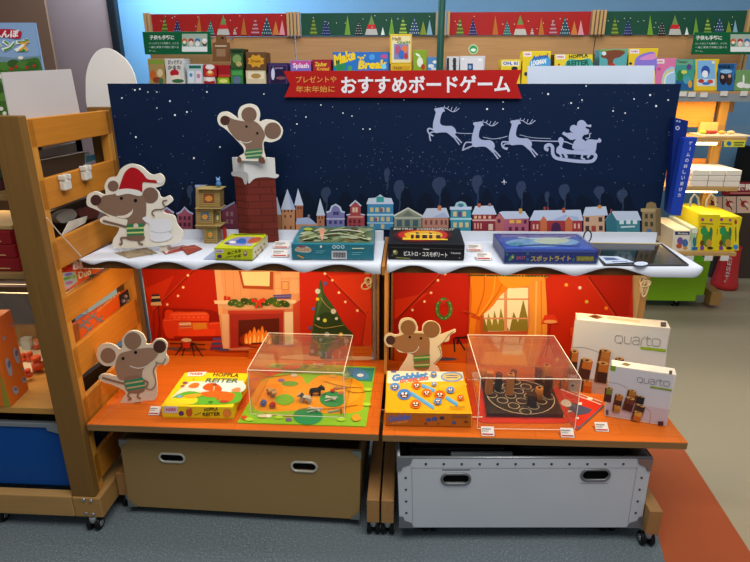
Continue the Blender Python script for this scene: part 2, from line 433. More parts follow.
# lower lit shelves of the unit at the right end
rt = t
ysf = {'b': 3.2, 'c': 3.16, 'd': 3.1}
shz = {}
for k, v in (('b', 137), ('c', 187), ('d', 252)):
    y = ysf[k]; shz[k] = PY(y).hit(700, v).z
    x1 = PY(y).hit({'b': 748, 'c': 739, 'd': 737}[k], v).x
    G().box(xs[3] + .01, x1, y, yh - .003, shz[k] - .022, shz[k], WD(1.0, '#c29a60'), .002).build('shelf_board', rt)
pz = PY(3.34)
for yy, u in ((3.465, 717),):
    x = PY(yy).hit(u, 132).x
    G().box(x - .026, x + .026, yy - .03, yy + .01, shz['d'] + .001, zsh - .035, WD(3.0, '#cf9a4c'), .003).build('inner_post', rt)
xf_ = PY(3.5).hit(717, 292).x
G().box(xf_ - .03, xf_ + .035, 3.5, 3.75, .03, .12, WD(2.0, '#b98d55'), .004).build('base_foot', rt)
G().box(PY(3.44).hit(640, 120).x, PY(3.44).hit(712, 120).x, 3.425, 3.445, PY(3.44).hit(680, 127).z, PY(3.44).hit(680, 101).z, WD(1.0, '#f0a548'), .003).build('back_panel', rt)  # brighter orange puts the shelf lamp's light into the panel colour
G().box(PY(3.44).hit(640, 165).x, PY(3.44).hit(704, 165).x, 3.425, 3.445, PY(3.44).hit(680, 176).z, PY(3.44).hit(680, 158).z, WD(1.0, '#c47a35'), .003).build('back_panel', rt)
G().box(xs[3], xs[4], 3.192, 3.199, zsh - .05, zsh - .012, M('#8a8f92', .3)).build('price_rail', rt)
gp = PY(3.16)
tag(G().cyl((gp.hit(441, 30).x, 3.16, 0), (gp.hit(441, 30).x, 3.16, 2.3), .018, M('#1d4a3e', .4), n=16).build('green_pole'), 'tall dark green pole standing between the wall shelves, up past the ribbon', 'pole')

# boxes on the wall shelf -------------------------------------------------
PBX = PY(3.28); SMALL = 'game boxes along the wall shelf'
def shelfbox(u0, v0, u1, v1, col, label, art=None, dep=.12, y=3.28, side=None, z=None, name='game_box', cat='game box', group=SMALL, lift=0):
    p = PY(y); c = p.hit((u0 + u1) / 2, v0)
    x0 = p.hit(u0, (v0 + min(v1, 92)) / 2).x; x1 = p.hit(u1, (v0 + min(v1, 92)) / 2).x
    zb = (zsh + .0003 if z is None else z) if v1 > 84 or z is not None else p.hit((u0 + u1) / 2, v1).z
    t = thing(name, label, cat, ((x0 + x1) / 2, y, zb), group)
    G().box(x0 + .0012, x1 - .0012, y, y + dep, zb, c.z, M(side or col, .45), .002).build('carton', t)
    a = Art(p, rough=.4); a.P0 = None
    x0p, x1p = u0 + .4, u1 - .4
    a.rect(x0p, v0 + .5, x1p, max(v1 - .4, v0 + 3) if v1 <= 84 or z is not None else v1 - .5, col)
    if art: art(a)
    a.build('cover_print', t)
    return t
R_ = lambda *q: (lambda a: [a.rect(*x) for x in q])
def art_mix(rects=(), ells=(), texts=()):
    def f(a):
        for r in rects: a.rect(*r)
        for e in ells: a.ell(*e)
        for t_ in texts: a.trect(*t_)
    return f
shelfbox(149, 58.5, 165, 93, '#a58a52', 'olive tan game box with orange animals, first on the wall shelf', art_mix([(150, 60, 164, 64, '#7f9a3a')], [(153, 75, 3, 5, '#c2602c'), (160, 73, 3, 4, '#d8c39a'), (157, 80, 4, 3, '#8a3b25'), (161, 81, 2.5, 3, '#3f6a4a')]))
shelfbox(166, 58.5, 184, 93, '#d6d2cc', 'white game box with black lettering and a red cap', art_mix([], [(174.5, 73, 4.5, 3.5, '#b8202c'), (176, 77.5, 5, 2.5, '#e8dcc8'), (178, 81, 6, 2, '#3a6a44')], [('ぴっぐテン', 168, 60, 182, 64.5, '#1c1c1c', .03), ('かるた', 168, 65.5, 181, 69.5, '#1c1c1c', .03)]))
shelfbox(187, 64, 203, 93, '#b9c8cc', 'pale blue and white box of small cards', art_mix([(189, 65.5, 201, 68.5, '#1f6a5a'), (188.5, 71, 194, 83, '#d9e2ea'), (196, 71, 201.5, 83, '#e3d7e3')], [(191, 75, 1.6, 2, '#5f8fc0'), (198.5, 76, 1.8, 2.4, '#c07fa0')]))
shelfbox(203.5, 77, 215.5, 93, '#c9c6c0', 'white-lidded small red box, lower of two', art_mix([(204, 81, 215, 92, '#a11f22')], [(209.5, 79.5, 3.5, 2, '#e8e4de')]))
shelfbox(203.5, 64.5, 216.4, 77, '#b3262a', 'small red box with white oval stacked on white-lidded one', art_mix([], [(210, 67, 4.5, 2.6, '#e6e2dc'), (210, 73.5, 4, 2.5, '#d86a30'), (210, 72, 2.5, 1.6, '#e8d8a0')]))
shelfbox(217.5, 77.5, 229.5, 93, '#8fae2a', 'lime green small box under a plain red one', art_mix([], [(223.5, 81, 4, 2, '#d9e07a')]))
shelfbox(218, 65, 230.5, 77.5, '#9c1d23', 'plain red small box on a lime green one', art_mix([(218.4, 74.5, 230, 77, '#c23a32')]))
shelfbox(230.5, 69, 243.5, 93, '#2f7a3c', 'bright green box under dark green box', art_mix([(232, 71, 242, 75, '#4f9a50')], [(237, 80, 4, 4, '#5b6f8a')]), side='#1e3b26')
shelfbox(230.5, 48.5, 243.5, 69, '#35562f', 'dark green forest game box stacked above bright green box', art_mix([(231.5, 50, 242.5, 53, '#1f3420')], [(237, 59, 4.5, 4.5, '#7d9a5a'), (239, 64, 3, 2.5, '#b9a36a')]), side='#15261a')
shelfbox(246, 70.5, 266, 93, '#cfc3a4', 'cream box with small gold print beneath gold burst box', art_mix([(248, 72, 264, 79, '#e3d9bd')], [(256, 76, 5, 2.6, '#b08a4a')]))
shelfbox(246, 52, 266, 70.5, '#6b4a2e', 'brown box with gold burst emblem', lambda a: (a.poly([(256 + (9 if k % 2 else 7) * math.cos(k * .3927), 61 + (7 if k % 2 else 5) * math.sin(k * .3927)) for k in range(16)], '#d39a2c'), a.trect('Dream', 251, 59.5, 261, 62.5, '#6a3d12', .02)))
shelfbox(268, 63, 288.5, 93, '#33244f', 'dark purple game box with a white light beam', art_mix([(269.5, 64.5, 287, 92, '#4d3a6c'), (270.5, 66, 286, 91, '#251b3d')], [(273, 74, 1.8, 6, '#c9cbe8'), (281, 78, 5, 1.6, '#7d4a55')], [('Lumen', 273, 66.5, 283, 69, '#b9a8d6')]))
shelfbox(290.5, 60.5, 311.5, 93, '#7f6ab8', 'pink and violet game box low behind ribbon', art_mix([(291, 61, 311, 65, '#c04f92')], [], [('Splash', 293, 63, 309, 69.5, '#f2d7ea', .03)]))
shelfbox(312.5, 59.5, 331.5, 93, '#93222d', 'dark red game box with yellow lettering', art_mix([(314, 61, 330, 71, '#a82a30')], [], [('Zauber', 315, 62, 327, 66.3, '#e8c73a', .03), ('Kreisel', 317, 67, 329, 70.6, '#e8a63a', .03)]))
def mnb(a):
    a.rect(333.4, 53, 388.4, 92, '#2f74c2')
    a.ell(340, 66, 6, 6, '#2f8a5a'); a.ell(372, 57, 3, 3, '#4f9ae0'); a.ell(384, 56.5, 3.5, 2.2, '#c04f92'); a.rect(348, 66, 352, 71, '#4aa05a')
    a.text("Make", (334.5, 66), (356, 59.5), (333.5, 55), '#f1cf2a', .05); a.text("'n'", (358, 60.5), (366, 58.5), (357.5, 56.5), '#f1cf2a', .05)
    a.text('Break', (358, 69.5), (387, 68.5), (359, 60.5), '#f1cf2a', .05)
    a.ell(384, 66.5, 2.4, 2.8, '#7fd0e8')
shelfbox(333, 52, 389, 93, '#2c63ad', 'wide blue game box with big yellow Make lettering', mnb)
shelfbox(390.5, 64, 411.5, 93, '#d9b42c', 'yellow box lying under the taller yellow game', art_mix([(392, 66, 410, 70, '#c79a22')], [], [('Halli', 394, 66.6, 402, 69.4, '#5a3a1a')]))
shelfbox(389.5, 34, 412, 64, '#d9b631', 'tall yellow game box with blue and orange figures, topmost of its stack', art_mix([(391.5, 36, 410.5, 62.5, '#e6d9a6'), (394, 44, 408.5, 59.5, '#7d86b8')], [(398, 50, 3, 5, '#b05a7a'), (405, 49, 3, 4, '#e07a4a'), (401.5, 54.5, 3, 4.5, '#3a6fc0'), (406, 56, 2, 3, '#c43a3a')], [('Halli', 392.5, 37, 401, 40.5, '#7a4a12', .02), ('Galli', 397, 41, 410, 43.6, '#4a7a3a', .02)]))
shelfbox(413, 50, 426.5, 93, '#86a82c', 'leaf green game box with a white bird', art_mix([], [(420, 62, 3, 5, '#e6ead6'), (418, 55, 3, 1.2, '#e9efdc', 10, .6), (423, 67, 2, 3, '#b03a2a')]))
shelfbox(427, 57, 439, 93, '#5a90cc', 'sky blue small box with white cloud figures beside green pole', art_mix([], [(431, 66, 3, 2, '#e8f0f6'), (435, 62, 2.5, 1.6, '#f2f4f6'), (434, 69, 3, 1.6, '#d6e4f0')]))
shelfbox(446.5, 56.5, 459, 93, '#cfd0d3', 'white game boxes with black bands, narrow one beside the pole', art_mix([(447, 58, 449, 92, '#23252a'), (453, 58, 456, 92, '#23252a')], [(454.5, 61, 2, 1.6, '#3a3c42'), (454.5, 66, 2, 1.6, '#3a3c42')]))
shelfbox(459.5, 56, 484.5, 93, '#c9c9d0', 'white game box with a blue square window in middle', art_mix([(461, 57.5, 483, 92, '#d9d9df'), (467.5, 63.5, 473, 71, '#33507c')], [(470, 67, 1.5, 2, '#8fb0d6'), (463, 59, 1.3, 1.3, '#eef0f2'), (480, 60, 2.5, 1.2, '#eef0f2')]))
tag(Art(PY(yh), base=.001).circ(473.3, 49.3, 4.9, '#bfe0b8').circ(473.3, 49.3, 4.0, '#3f9a5a').ell(473.3, 50, 2.6, 1.6, '#e8f2e2').build('round_sticker'), 'round green and white sticker on the back board', 'sticker')
shelfbox(500.5, 59.5, 520.5, 93, '#dfc534', 'small yellow box reading OH above black bug', art_mix([(502, 61, 519, 66, '#eee6c8')], [(514.5, 68.5, 3.2, 2, '#2c2a28')], [('OH, it!', 503, 61.5, 518, 65.5, '#2f5fb0', .04)]))
def haba(a, u, v, w=8, h=4.5): a.rect(u, v, u + w, v + h, '#efe7e6'); a.trect('HABA', u + 1, v + 1.2, u + w - 1, v + h - 1.2, '#b5305a', .03)
def h1(a): a.rect(522.4, 51.4, 549, 92, '#e4c92c'); haba(a, 523.5, 52); a.blob([(531, 60), (540, 56), (549, 57), (549, 67), (531, 68)], '#4fa0d8'); a.text('Animal', (532, 60.5), (548, 57.5), (532, 56), '#2f5aa8', .04); a.text('LOGMAN', (531, 66), (546, 63.5), (531, 61), '#f4f4f0', .05); a.ell(526, 74, 2, 2, '#2a3a5a')
shelfbox(522, 51, 549.5, 93, '#e4c92c', 'yellow and blue game box left of the longest yellow one', h1)
def h2(a): a.rect(554.4, 54.3, 592.5, 92, '#e2cc3a'); haba(a, 556, 54.6, 9, 4.5); a.blob([(566, 62), (580, 60), (592, 61), (592, 92), (563, 92)], '#4aa79c'); a.text('HOPPLA', (569, 58.8), (588, 57.2), (569, 55), '#3a3a2a', .04); a.text('REITER', (567, 66.5), (589, 65), (567, 61), '#1f5a4a', .04); a.ell(559, 64.5, 1, 1, '#a03a2a')
shelfbox(554, 54, 593, 93, '#e2cc3a', 'longest yellow game box above the blank white card', h2, side='#5a4a30')
shelfbox(599, 49, 626, 93, '#5aa7ad', 'teal game box with a brown hammer-shaped creature', lambda a: (a.rect(599.3, 49.4, 625.6, 51.5, '#7f9a4a'), a.blob([(601, 57), (604, 52), (616, 50), (625, 52), (620, 57), (614, 59), (612, 65), (608, 65), (607, 59)], '#7d4632'), a.ell(604, 53.5, 2.2, 2, '#cfe6e6'), a.ell(612, 65, 3, 2, '#b03a30')))
def h3(a): a.rect(628.4, 48.7, 655.2, 92, '#e4c52c'); haba(a, 630, 49.3, 9, 4.2); a.blob([(634, 66), (636, 58), (645, 53), (655, 53), (655, 70), (632, 70)], '#8a7ad6'); a.blob([(640, 58), (650, 54), (655, 54), (655, 59), (642, 60)], '#d98fc8'); a.ell(630.5, 63.5, 1.5, 1.3, '#2a2a4a')
shelfbox(628, 48.3, 655.5, 93, '#e4c52c', 'yellow game box with violet rainbow hill right of teal one', h3)
def h4(a): a.rect(655.9, 58.6, 674.2, 90.4, '#d977a8'); haba(a, 656.3, 59.3, 8, 4.2); a.blob([(664, 72), (674, 67), (674, 86), (662, 86)], '#9cc7e6'); a.line([(663, 86), (664, 76), (669, 71), (674, 70)], 1.4, '#e6d05a', True); a.line([(664.5, 86), (665.5, 77), (670, 73), (674, 72)], 1.2, '#e8f0f4', True); a.ell(659, 69, 2, 1.5, '#c04f92')
shelfbox(655.5, 58.3, 674.6, 91, '#d977a8', 'pink game box with a pale rainbow', h4, z=zsh + .0003)
shelfbox(675, 59.2, 694.5, 91, '#3f9a8c', 'teal green jungle game box left of yellow penguin box', art_mix([(676, 60, 693, 65, '#6aa78a'), (676, 80, 693, 90, '#2a5f9a')], [(680, 76, 3, 6, '#2f7a4a'), (687, 80, 4, 4, '#4aa0b0'), (684, 72, 3, 2, '#c9d05a'), (690, 84, 2, 4, '#d0a03a'), (689, 67, 2.5, 3, '#5a4a8a')], [('Tempo', 677, 60.6, 687, 63.6, '#2a3a2a', .02)]), z=zsh + .0003)
shelfbox(695, 59, 717, 91, '#e0c22a', 'yellow-bordered game box with a blue penguin', art_mix([(697, 60.5, 715, 86, '#7fb4e0'), (697, 79, 715, 86, '#c8dcec')], [(705.5, 71, 4.4, 5.5, '#2f55a8'), (705, 74, 3, 3.6, '#eef2f6'), (701, 81, 3, 2, '#b03a3a'), (710, 81.5, 3, 2, '#c7503a'), (706, 83.5, 4, 1.4, '#3a6fc0'), (713.2, 62.4, 1.6, 1.6, '#e8e2da')]), z=zsh + .0003)
shelfbox(717.3, 63.5, 734.6, 91, '#2f6fae', 'blue game box with two black mice', art_mix([(718, 64, 734, 69, '#24507f')], [(723, 78, 3.6, 7, '#2a2427'), (729, 79, 3.4, 6.5, '#3a2c30'), (722.5, 77, 1.6, 2, '#c09a8a'), (729.5, 76, 1.6, 2, '#c79a8c'), (726, 71.5, 6, 2, '#8fc0e6')], [('mice', 719, 64.8, 730, 68.2, '#10161e', .02)]), z=zsh + .0003)
shelfbox(735, 70, 752, 91, '#6f9a5f', 'pale green game box with white swans at shelf end', art_mix([], [(741, 85, 4.5, 3, '#e6e9e6'), (743.5, 79, 1, 4.5, '#e6e9e6'), (747, 86, 4, 2.4, '#dfe4e2')]), z=zsh + .0003)
for i, (u, v) in enumerate([(683, 94), (692, 94.5), (704, 95), (724, 93.5), (744, 93.5)]):
    Q = PY(3.188); c = Q.hit(u, v)
    o = G().box(c.x - .018, c.x + .018, 3.186, 3.19, c.z - .012, c.z + .012, M('#d9d4cc', .4), .001).build('shelf_tag')
    tag(o, 'small white price tag clipped to wall shelf rail', 'price tag', 'price tags on the wall shelf rail')
# green hanging signs
def green_sign(u0, v0, u1, v1, y, lab):
    p = PY(y); a0 = p.hit(u0, v1); a1 = p.hit(u1, v0)
    t = thing('hanging_sign', lab, 'sign', ((a0.x + a1.x) / 2, y, a0.z), 'green signs on the wall shelf')
    G().box(a0.x, a1.x, y, y + .006, a0.z, a1.z, M('#0d5a35', .45), .0015).build('sign_board', t)
    for xx in (a0.x + .05, a1.x - .05): G().tube([(xx, y + .006, a0.z + .09), (xx, yh - .02, a0.z + .09)], .004, M('#8a8f92', .35, metal=.7), 6).build('bracket', t)
    w = u1 - u0; h = v1 - v0
    a = Art(p); U = lambda f: u0 + f * w; W = lambda f: v0 + f * h
    a.trect('子供も手軽に', U(.07), W(.16), U(.45), W(.36), '#e9efe6', .02)
    a.trect('ルールがとても簡単で、小さな', U(.06), W(.46), U(.52), W(.56), '#cfe0d2'); a.trect('一緒に家族で手軽に遊べる', U(.06), W(.63), U(.52), W(.73), '#cfe0d2'); a.trect('ゲーム。', U(.06), W(.80), U(.17), W(.89), '#cfe0d2')
    a.rect(U(.57), W(.1), U(.96), W(.88), '#9fb09f'); a.rect(U(.57), W(.66), U(.96), W(.88), '#dfe6e2')
    for f, c1, c2 in ((.61, '#c2602c', '#3a7a5a'), (.71, '#b02a30', '#d9c8b8'), (.81, '#2f6ab0', '#e0e6ee'), (.92, '#e6e6e6', '#4a4a4a')):
        a.ell(U(f), W(.52), w * .035, h * .13, c2); a.ell(U(f), W(.4), w * .04, h * .1, c1); a.ell(U(f), W(.47), w * .026, h * .07, '#e8d5c2')
    a.build('face_print', t); return t
green_sign(145, 31.5, 210, 54.5, 3.3, 'green hanging sign with white lettering and picture above the left wall shelf')
green_sign(691, 32, 760, 54.5, 3.3, 'green hanging sign cut by the frame above penguin and mouse boxes')
p = PY(3.3); t = thing('hang_tag', 'brown card tag with a hanging hole beside the left green sign', 'tag', tuple(p.hit(221, 61)))
G().prism([p.hit(*q) for q in [(212.5, 61.5), (212.5, 43), (216, 42), (216, 36.5), (220, 34.6), (225, 35.2), (226.5, 38), (226.5, 42), (229.8, 43), (230, 61.5)]], (0, .004, 0), M('#7a5232', .6)).build('tag_card', t)
Art(p).circ(222.5, 38, 1.3, '#2c1d12').rect(215, 45.5, 226.5, 46.5, '#d9cbb5').rect(216.5, 49, 225.5, 56.5, '#9a7656').build('face_print', t)
G().tube([p.hit(222.5, 38) + V((0, .005, 0)), (p.hit(222.5, 38).x, yh - .004, p.hit(222.5, 36).z)], .003, M('#8a8f92', .35), 6).build('hook', t)

# lit shelves at the right: boxes, lamp tubes, tags ------------------------
def shelfthing(k, u0, v0, u1, v1, y, dep, col, name, label, cat, art=None, group=None, side=None):
    p = PY(y); zb = shz[k] + .0004; c = p.hit((u0 + u1) / 2, v0); vm = (v0 + v1) / 2
    x0, x1 = p.hit(u0, vm).x, p.hit(u1, vm).x
    t = thing(name, label, cat, ((x0 + x1) / 2, y, zb), group)
    G().box(x0 + .001, x1 - .001, y, y + dep, zb, c.z, M(side or col, .45), .002).build('carton', t)
    a = Art(p, rough=.4); a.rect(u0 + .4, v0 + .5, u1 - .4, v1 - .4, col)
    if art: art(a)
    a.build('cover_print', t); return t
def yart(u):
    def f(a):
        a.ell(u + 9, 239, 5, 8, '#4a8a3a'); a.ell(u + 6, 231, 3.4, 4.5, '#2f9a5a'); a.ell(u + 11, 243, 3, 4, '#c79a3a'); a.rect(u + 2, 246, u + 6, 250, '#7a4a9a'); a.circ(u + 4.5, 219.5, 1.6, '#a03a8a'); a.circ(u + 13, 220, 1.5, '#c04f92'); a.line([(u + 3, 223.5), (u + 15, 224)], .9, '#7a6a2a'); a.ell(u + 13, 232, 1.6, 5, '#3f7a4a'); a.ell(u + 4, 243, 2, 3, '#6a4a2a'); a.ell(u + 12, 248, 3, 1.5, '#3a3a2a'); a.line([(u + 2, 226), (u + 8, 226.3)], .8, '#b03a2a')
    return f
shelfthing('d', 698, 214.5, 717, 251, 3.12, .30, '#e6cf1f', 'game_box', 'tall yellow game box with green figure, beside pale green box', 'game box', yart(698))
shelfthing('d', 717.3, 217, 739, 251, 3.12, .30, '#e6cf1f', 'game_box', 'tall yellow game box with blue star and red column, at end of low shelf', 'game box',
           lambda a: (yart(717)(a), a.rect(733, 219, 738.5, 250, '#ead52a'), a.ell(735.5, 222, 1.4, 2.5, '#b03a2a'), a.ell(735.5, 247, 2.6, 2.6, '#3a8fd0'), a.ell(735.5, 234, .9, 8, '#8a7a3a')))
shelfthing('d', 690.2, 228, 696, 251, 3.12, .3, '#a9c9a2', 'game_box', 'narrow pale green box between white and yellow game boxes', 'game box', lambda a: (a.rect(692, 229, 697.5, 233, '#e8ead8'), a.ell(694.5, 242, 2, 5, '#3a7a8a'), a.rect(691.8, 247, 697.6, 250, '#2f6ab0')), side='#d9dcc4')
shelfthing('d', 672.5, 230.5, 689.8, 251, 3.12, .32, '#e3dccb', 'game_box', 'long white game box with picture and dark title strip on low shelf', 'game box',
           lambda a: (a.rect(675, 231.5, 689.5, 235, '#2a2f5a'), a.trect('Modesta', 678, 232.3, 688, 234.3, '#e6e2da', .02), a.ell(680, 241, 3, 4, '#7a5a9a'), a.ell(685, 243, 3, 4, '#4a6fa8'), a.ell(679, 246, 3, 2.5, '#c0583a'), a.ell(685, 248, 2.5, 1.5, '#c79a4a')), side='#e6d6b0')
for i, u in enumerate((690, 709, 725)):
    c = PY(3.09).hit(u, 259); o = G().box(c.x - .022, c.x + .022, 3.094, 3.0985, c.z - .012, c.z + .016, M('#dcd8d2', .4), .001).build('shelf_tag'); o.location.z += 0
    o2 = tag(o, 'white price tag hanging under the low lit shelf of yellow boxes', 'price tag', 'price tags under the low shelf')
for r in range(3):
    for q, (u0, u1) in enumerate(((688, 705), (705.5, 721), (721.5, 737))):
        p = PY(3.2 - .0); zb = shz['c'] + .0005 + r * .030
        x0, x1 = p.hit(u0, 182).x, p.hit(u1, 182).x
        o = G().box(x0 + .001, x1 - .001, 3.17, 3.42, zb, zb + .0285, M('#e9dfcf', .5), .003).build('small_carton')
        tag(o, '%s cream carton of %s stack on lit shelf above yellow boxes' % (['lowest', 'middle', 'topmost'][r], ['inner', 'central', 'outer'][q]), 'carton', 'cream cartons stacked on the lit shelf')
p = PY(3.3); 
t = thing('fruit_tray', 'clear display tray of felt food in red and cream on lit shelf', 'tray', (p.hit(718, 131).x, 3.33, shz['b']))
q0, q1 = p.hit(698, 131).x, p.hit(746, 131).x
G().box(q0, q1, 3.22, 3.40, shz['b'] + .0005, shz['b'] + .006, M('#e6dcc4', .4), .001).build('tray_base', t)
G().box(q0, q1, 3.22, 3.223, shz['b'] + .006, shz['b'] + .06, ACRYL).build('tray_wall', t)
for u, c_, w in ((703, '#b9c63a', 4), (707, '#c2272d', 2.5), (711, '#c8302d', 2.5), (714.5, '#b8242a', 2.5), (722, '#e0b54a', 4), (731, '#e8cf9a', 4)):
    x = p.hit(u, 132).x
    o = G().ball((x, 3.3, shz['b'] + .0065 + .010), .016, M(c_, .6), 12, (1.0 * w / 3, 1, .62)).build('felt_food'); tag(o, {'#b9c63a': 'green felt food lump at tray end', '#e0b54a': 'yellow felt food lump in clear tray', '#e8cf9a': 'cream felt food lump in clear tray'}.get(c_, 'red felt food piece in a row of three'), 'toy food', 'felt food in the clear tray')
t = thing('cream_carton', 'cream carton standing behind the felt food tray', 'carton', (p.hit(716, 128).x, 3.43, shz['b']))
G().box(p.hit(709, 128).x, p.hit(728, 128).x, 3.405, 3.424, shz['b'] + .0005, PY(3.42).hit(717, 122).z, M('#e0bd6a', .5), .002).build('carton', t)
for v, k, nm in ((142.5, 'b', 'upper'), (192, 'c', 'lower')):
    zz = shz[k] - .022 - .016
    x0, x1 = PY(3.24).hit(672, v).x, PY(3.24).hit(718, v).x
    t = thing('shelf_lamp', '%s glowing lamp tube under the lit wall shelf' % nm, 'lamp', ((x0 + x1) / 2, 3.24, zz))
    G().box(x0, x1, 3.225, 3.26, zz + .008, zz + .0155, M('#d9d9d6', .4), .001).build('lamp_holder', t)
    G().cyl((x0 + .005, 3.242, zz), (x1 - .005, 3.242, zz), .0075, M('#ffe2b0', .4, emit=7.0), n=12).build('lamp_tube', t)
p = PY(3.18); c = p.hit(735, 143)
t = thing('shelf_label', 'yellow label with blue dot hanging under the shelf edge', 'label', (c.x, 3.18, c.z))
G().box(p.hit(725, 143).x, p.hit(745.5, 143).x, 3.18, 3.184, p.hit(735, 147).z, p.hit(735, 140.5).z, M('#d9d23a', .5), .001).build('label_card', t)
Art(p).circ(729, 143.5, 2.3, '#2f6ab0').rect(734, 142, 744, 143.3, '#5a6a3a').rect(734, 144.4, 743, 145.6, '#5a6a3a').build('face_print', t)
for i, (u0, u1) in enumerate(((690, 699), (706, 716))):
    p = PY(3.15); o = G()
    o.tube([p.hit(u0, 207), p.hit(u0 + 1, 199), p.hit((u0 + u1) / 2, 194), p.hit(u1 - 1, 198), p.hit(u1, 206)], .006, M('#d9c79a', .6), 8)
    tag(o.build('cord_loop'), ['pale cord loop hanging over the narrow pale box', 'pale cord loop hanging over the yellow boxes'][i], 'cord')
# card tags hanging right of yellow boxes, dark red header sign
p = PY(3.5)
t = thing('picture_sign', 'dark red header sign with white characters at right edge', 'sign', tuple(p.hit(742, 195)))
G().prism([p.hit(*q) for q in [(722, 195), (722, 182), (752, 182), (752, 195)]], (0, .006, 0), M('#7d1f27', .5)).build('sign_board', t)
Art(p).trect('展開', 738, 184, 752, 191, '#e8e0dc', .03).poly([(724, 186), (727, 184), (730, 188), (727, 192)], '#e3d6cf').rect(730, 192.6, 750, 193.4, '#d9a09a').build('face_print', t)
for i, (u0, u1) in enumerate(((707, 722), (723, 736), (737, 752))):
    pq = PY(3.5); t = thing('picture_card', ['pink picture card behind yellow box tops', 'pink picture card below the dark red sign, middle of three', 'pink picture card at right frame edge under dark red sign'][i], 'card', tuple(pq.hit((u0 + u1) / 2, 213)))
    G().prism([pq.hit(*q) for q in [(u0, 213), (u0, 196.5), (u1, 196.5), (u1, 213)]], (0, .004, 0), M('#d2b4a4', .5)).build('card', t)
    Art(pq).ell((u0 + u1) / 2, 204, 4, 3.4, '#a53038').ell((u0 + u1) / 2 + 1.5, 204.6, 2.5, 2, '#e2c9b9').line([(u0 + 3, 199), (u1 - 4, 210)], 1, '#3a2a2a').build('face_print', t)
# green crate on casters, red bin
CY = 3.5; x0, x1 = PY(CY).hit(600, 280).x, PY(CY).hit(707, 280).x
t = thing('storage_crate', 'lime green storage crate on casters under low shelf at right', 'crate', ((x0 + x1) / 2, CY, 0))
zc = PY(CY).hit(680, 261).z
g = G(); wl = .012; gm = M('#9ad42a', .5, scale=.6)
g.box(x0, x1, CY, CY + wl, .055, zc, gm, .004).build('front_panel', t)
G().box(x0, x0 + wl, CY + .013, CY + .22, .055, zc, gm, .003).build('side_panel', t); G().box(x1 - wl, x1, CY + .013, CY + .22, .055, zc, gm, .003).build('side_panel', t)
G().box(x0, x1, CY + .221, CY + .233, .055, zc, gm, .003).build('back_panel', t); G().box(x0 + .013, x1 - .013, CY + .013, CY + .22, .055, .065, gm).build('bottom_panel', t)
G().box(x1 - .045, x1 + .004, CY - .006, CY - .001, .05, .10, M('#8d9497', .3, metal=.8), .002).build('corner_plate', t)
for xx in (x0 + .08, x1 - .14): caster((xx, CY + .05, 0), t, .02)
p = PY(3.95); cx = p.hit(727, 270).x; zt = p.hit(727, 246).z
t = thing('red_bin', 'red cylindrical bin with white lettering on the floor at right', 'bin', (cx, 3.95, 0))
r0 = (p.hit(739, 297).x - p.hit(716, 297).x) / 2
G().lathe((cx, 3.95, 0), [(r0 * .2, .0), (r0 * 1.1, .0), (r0 * 1.12, .03), (r0 * 1.0, .06), (r0 * .86, zt * .5), (r0 * .76, zt - .02), (r0 * .8, zt), (r0 * .7, zt), (r0 * .3, zt - .01)], M('#d02a2e', .35)).build('bin_body', t)
Art(PY(3.95 - r0 * .87), rough=.4, base=.002).text('SHISEI', (727, 289), (732, 258), (723, 288), '#d9cfc9', .02).build('lettering_print', t)
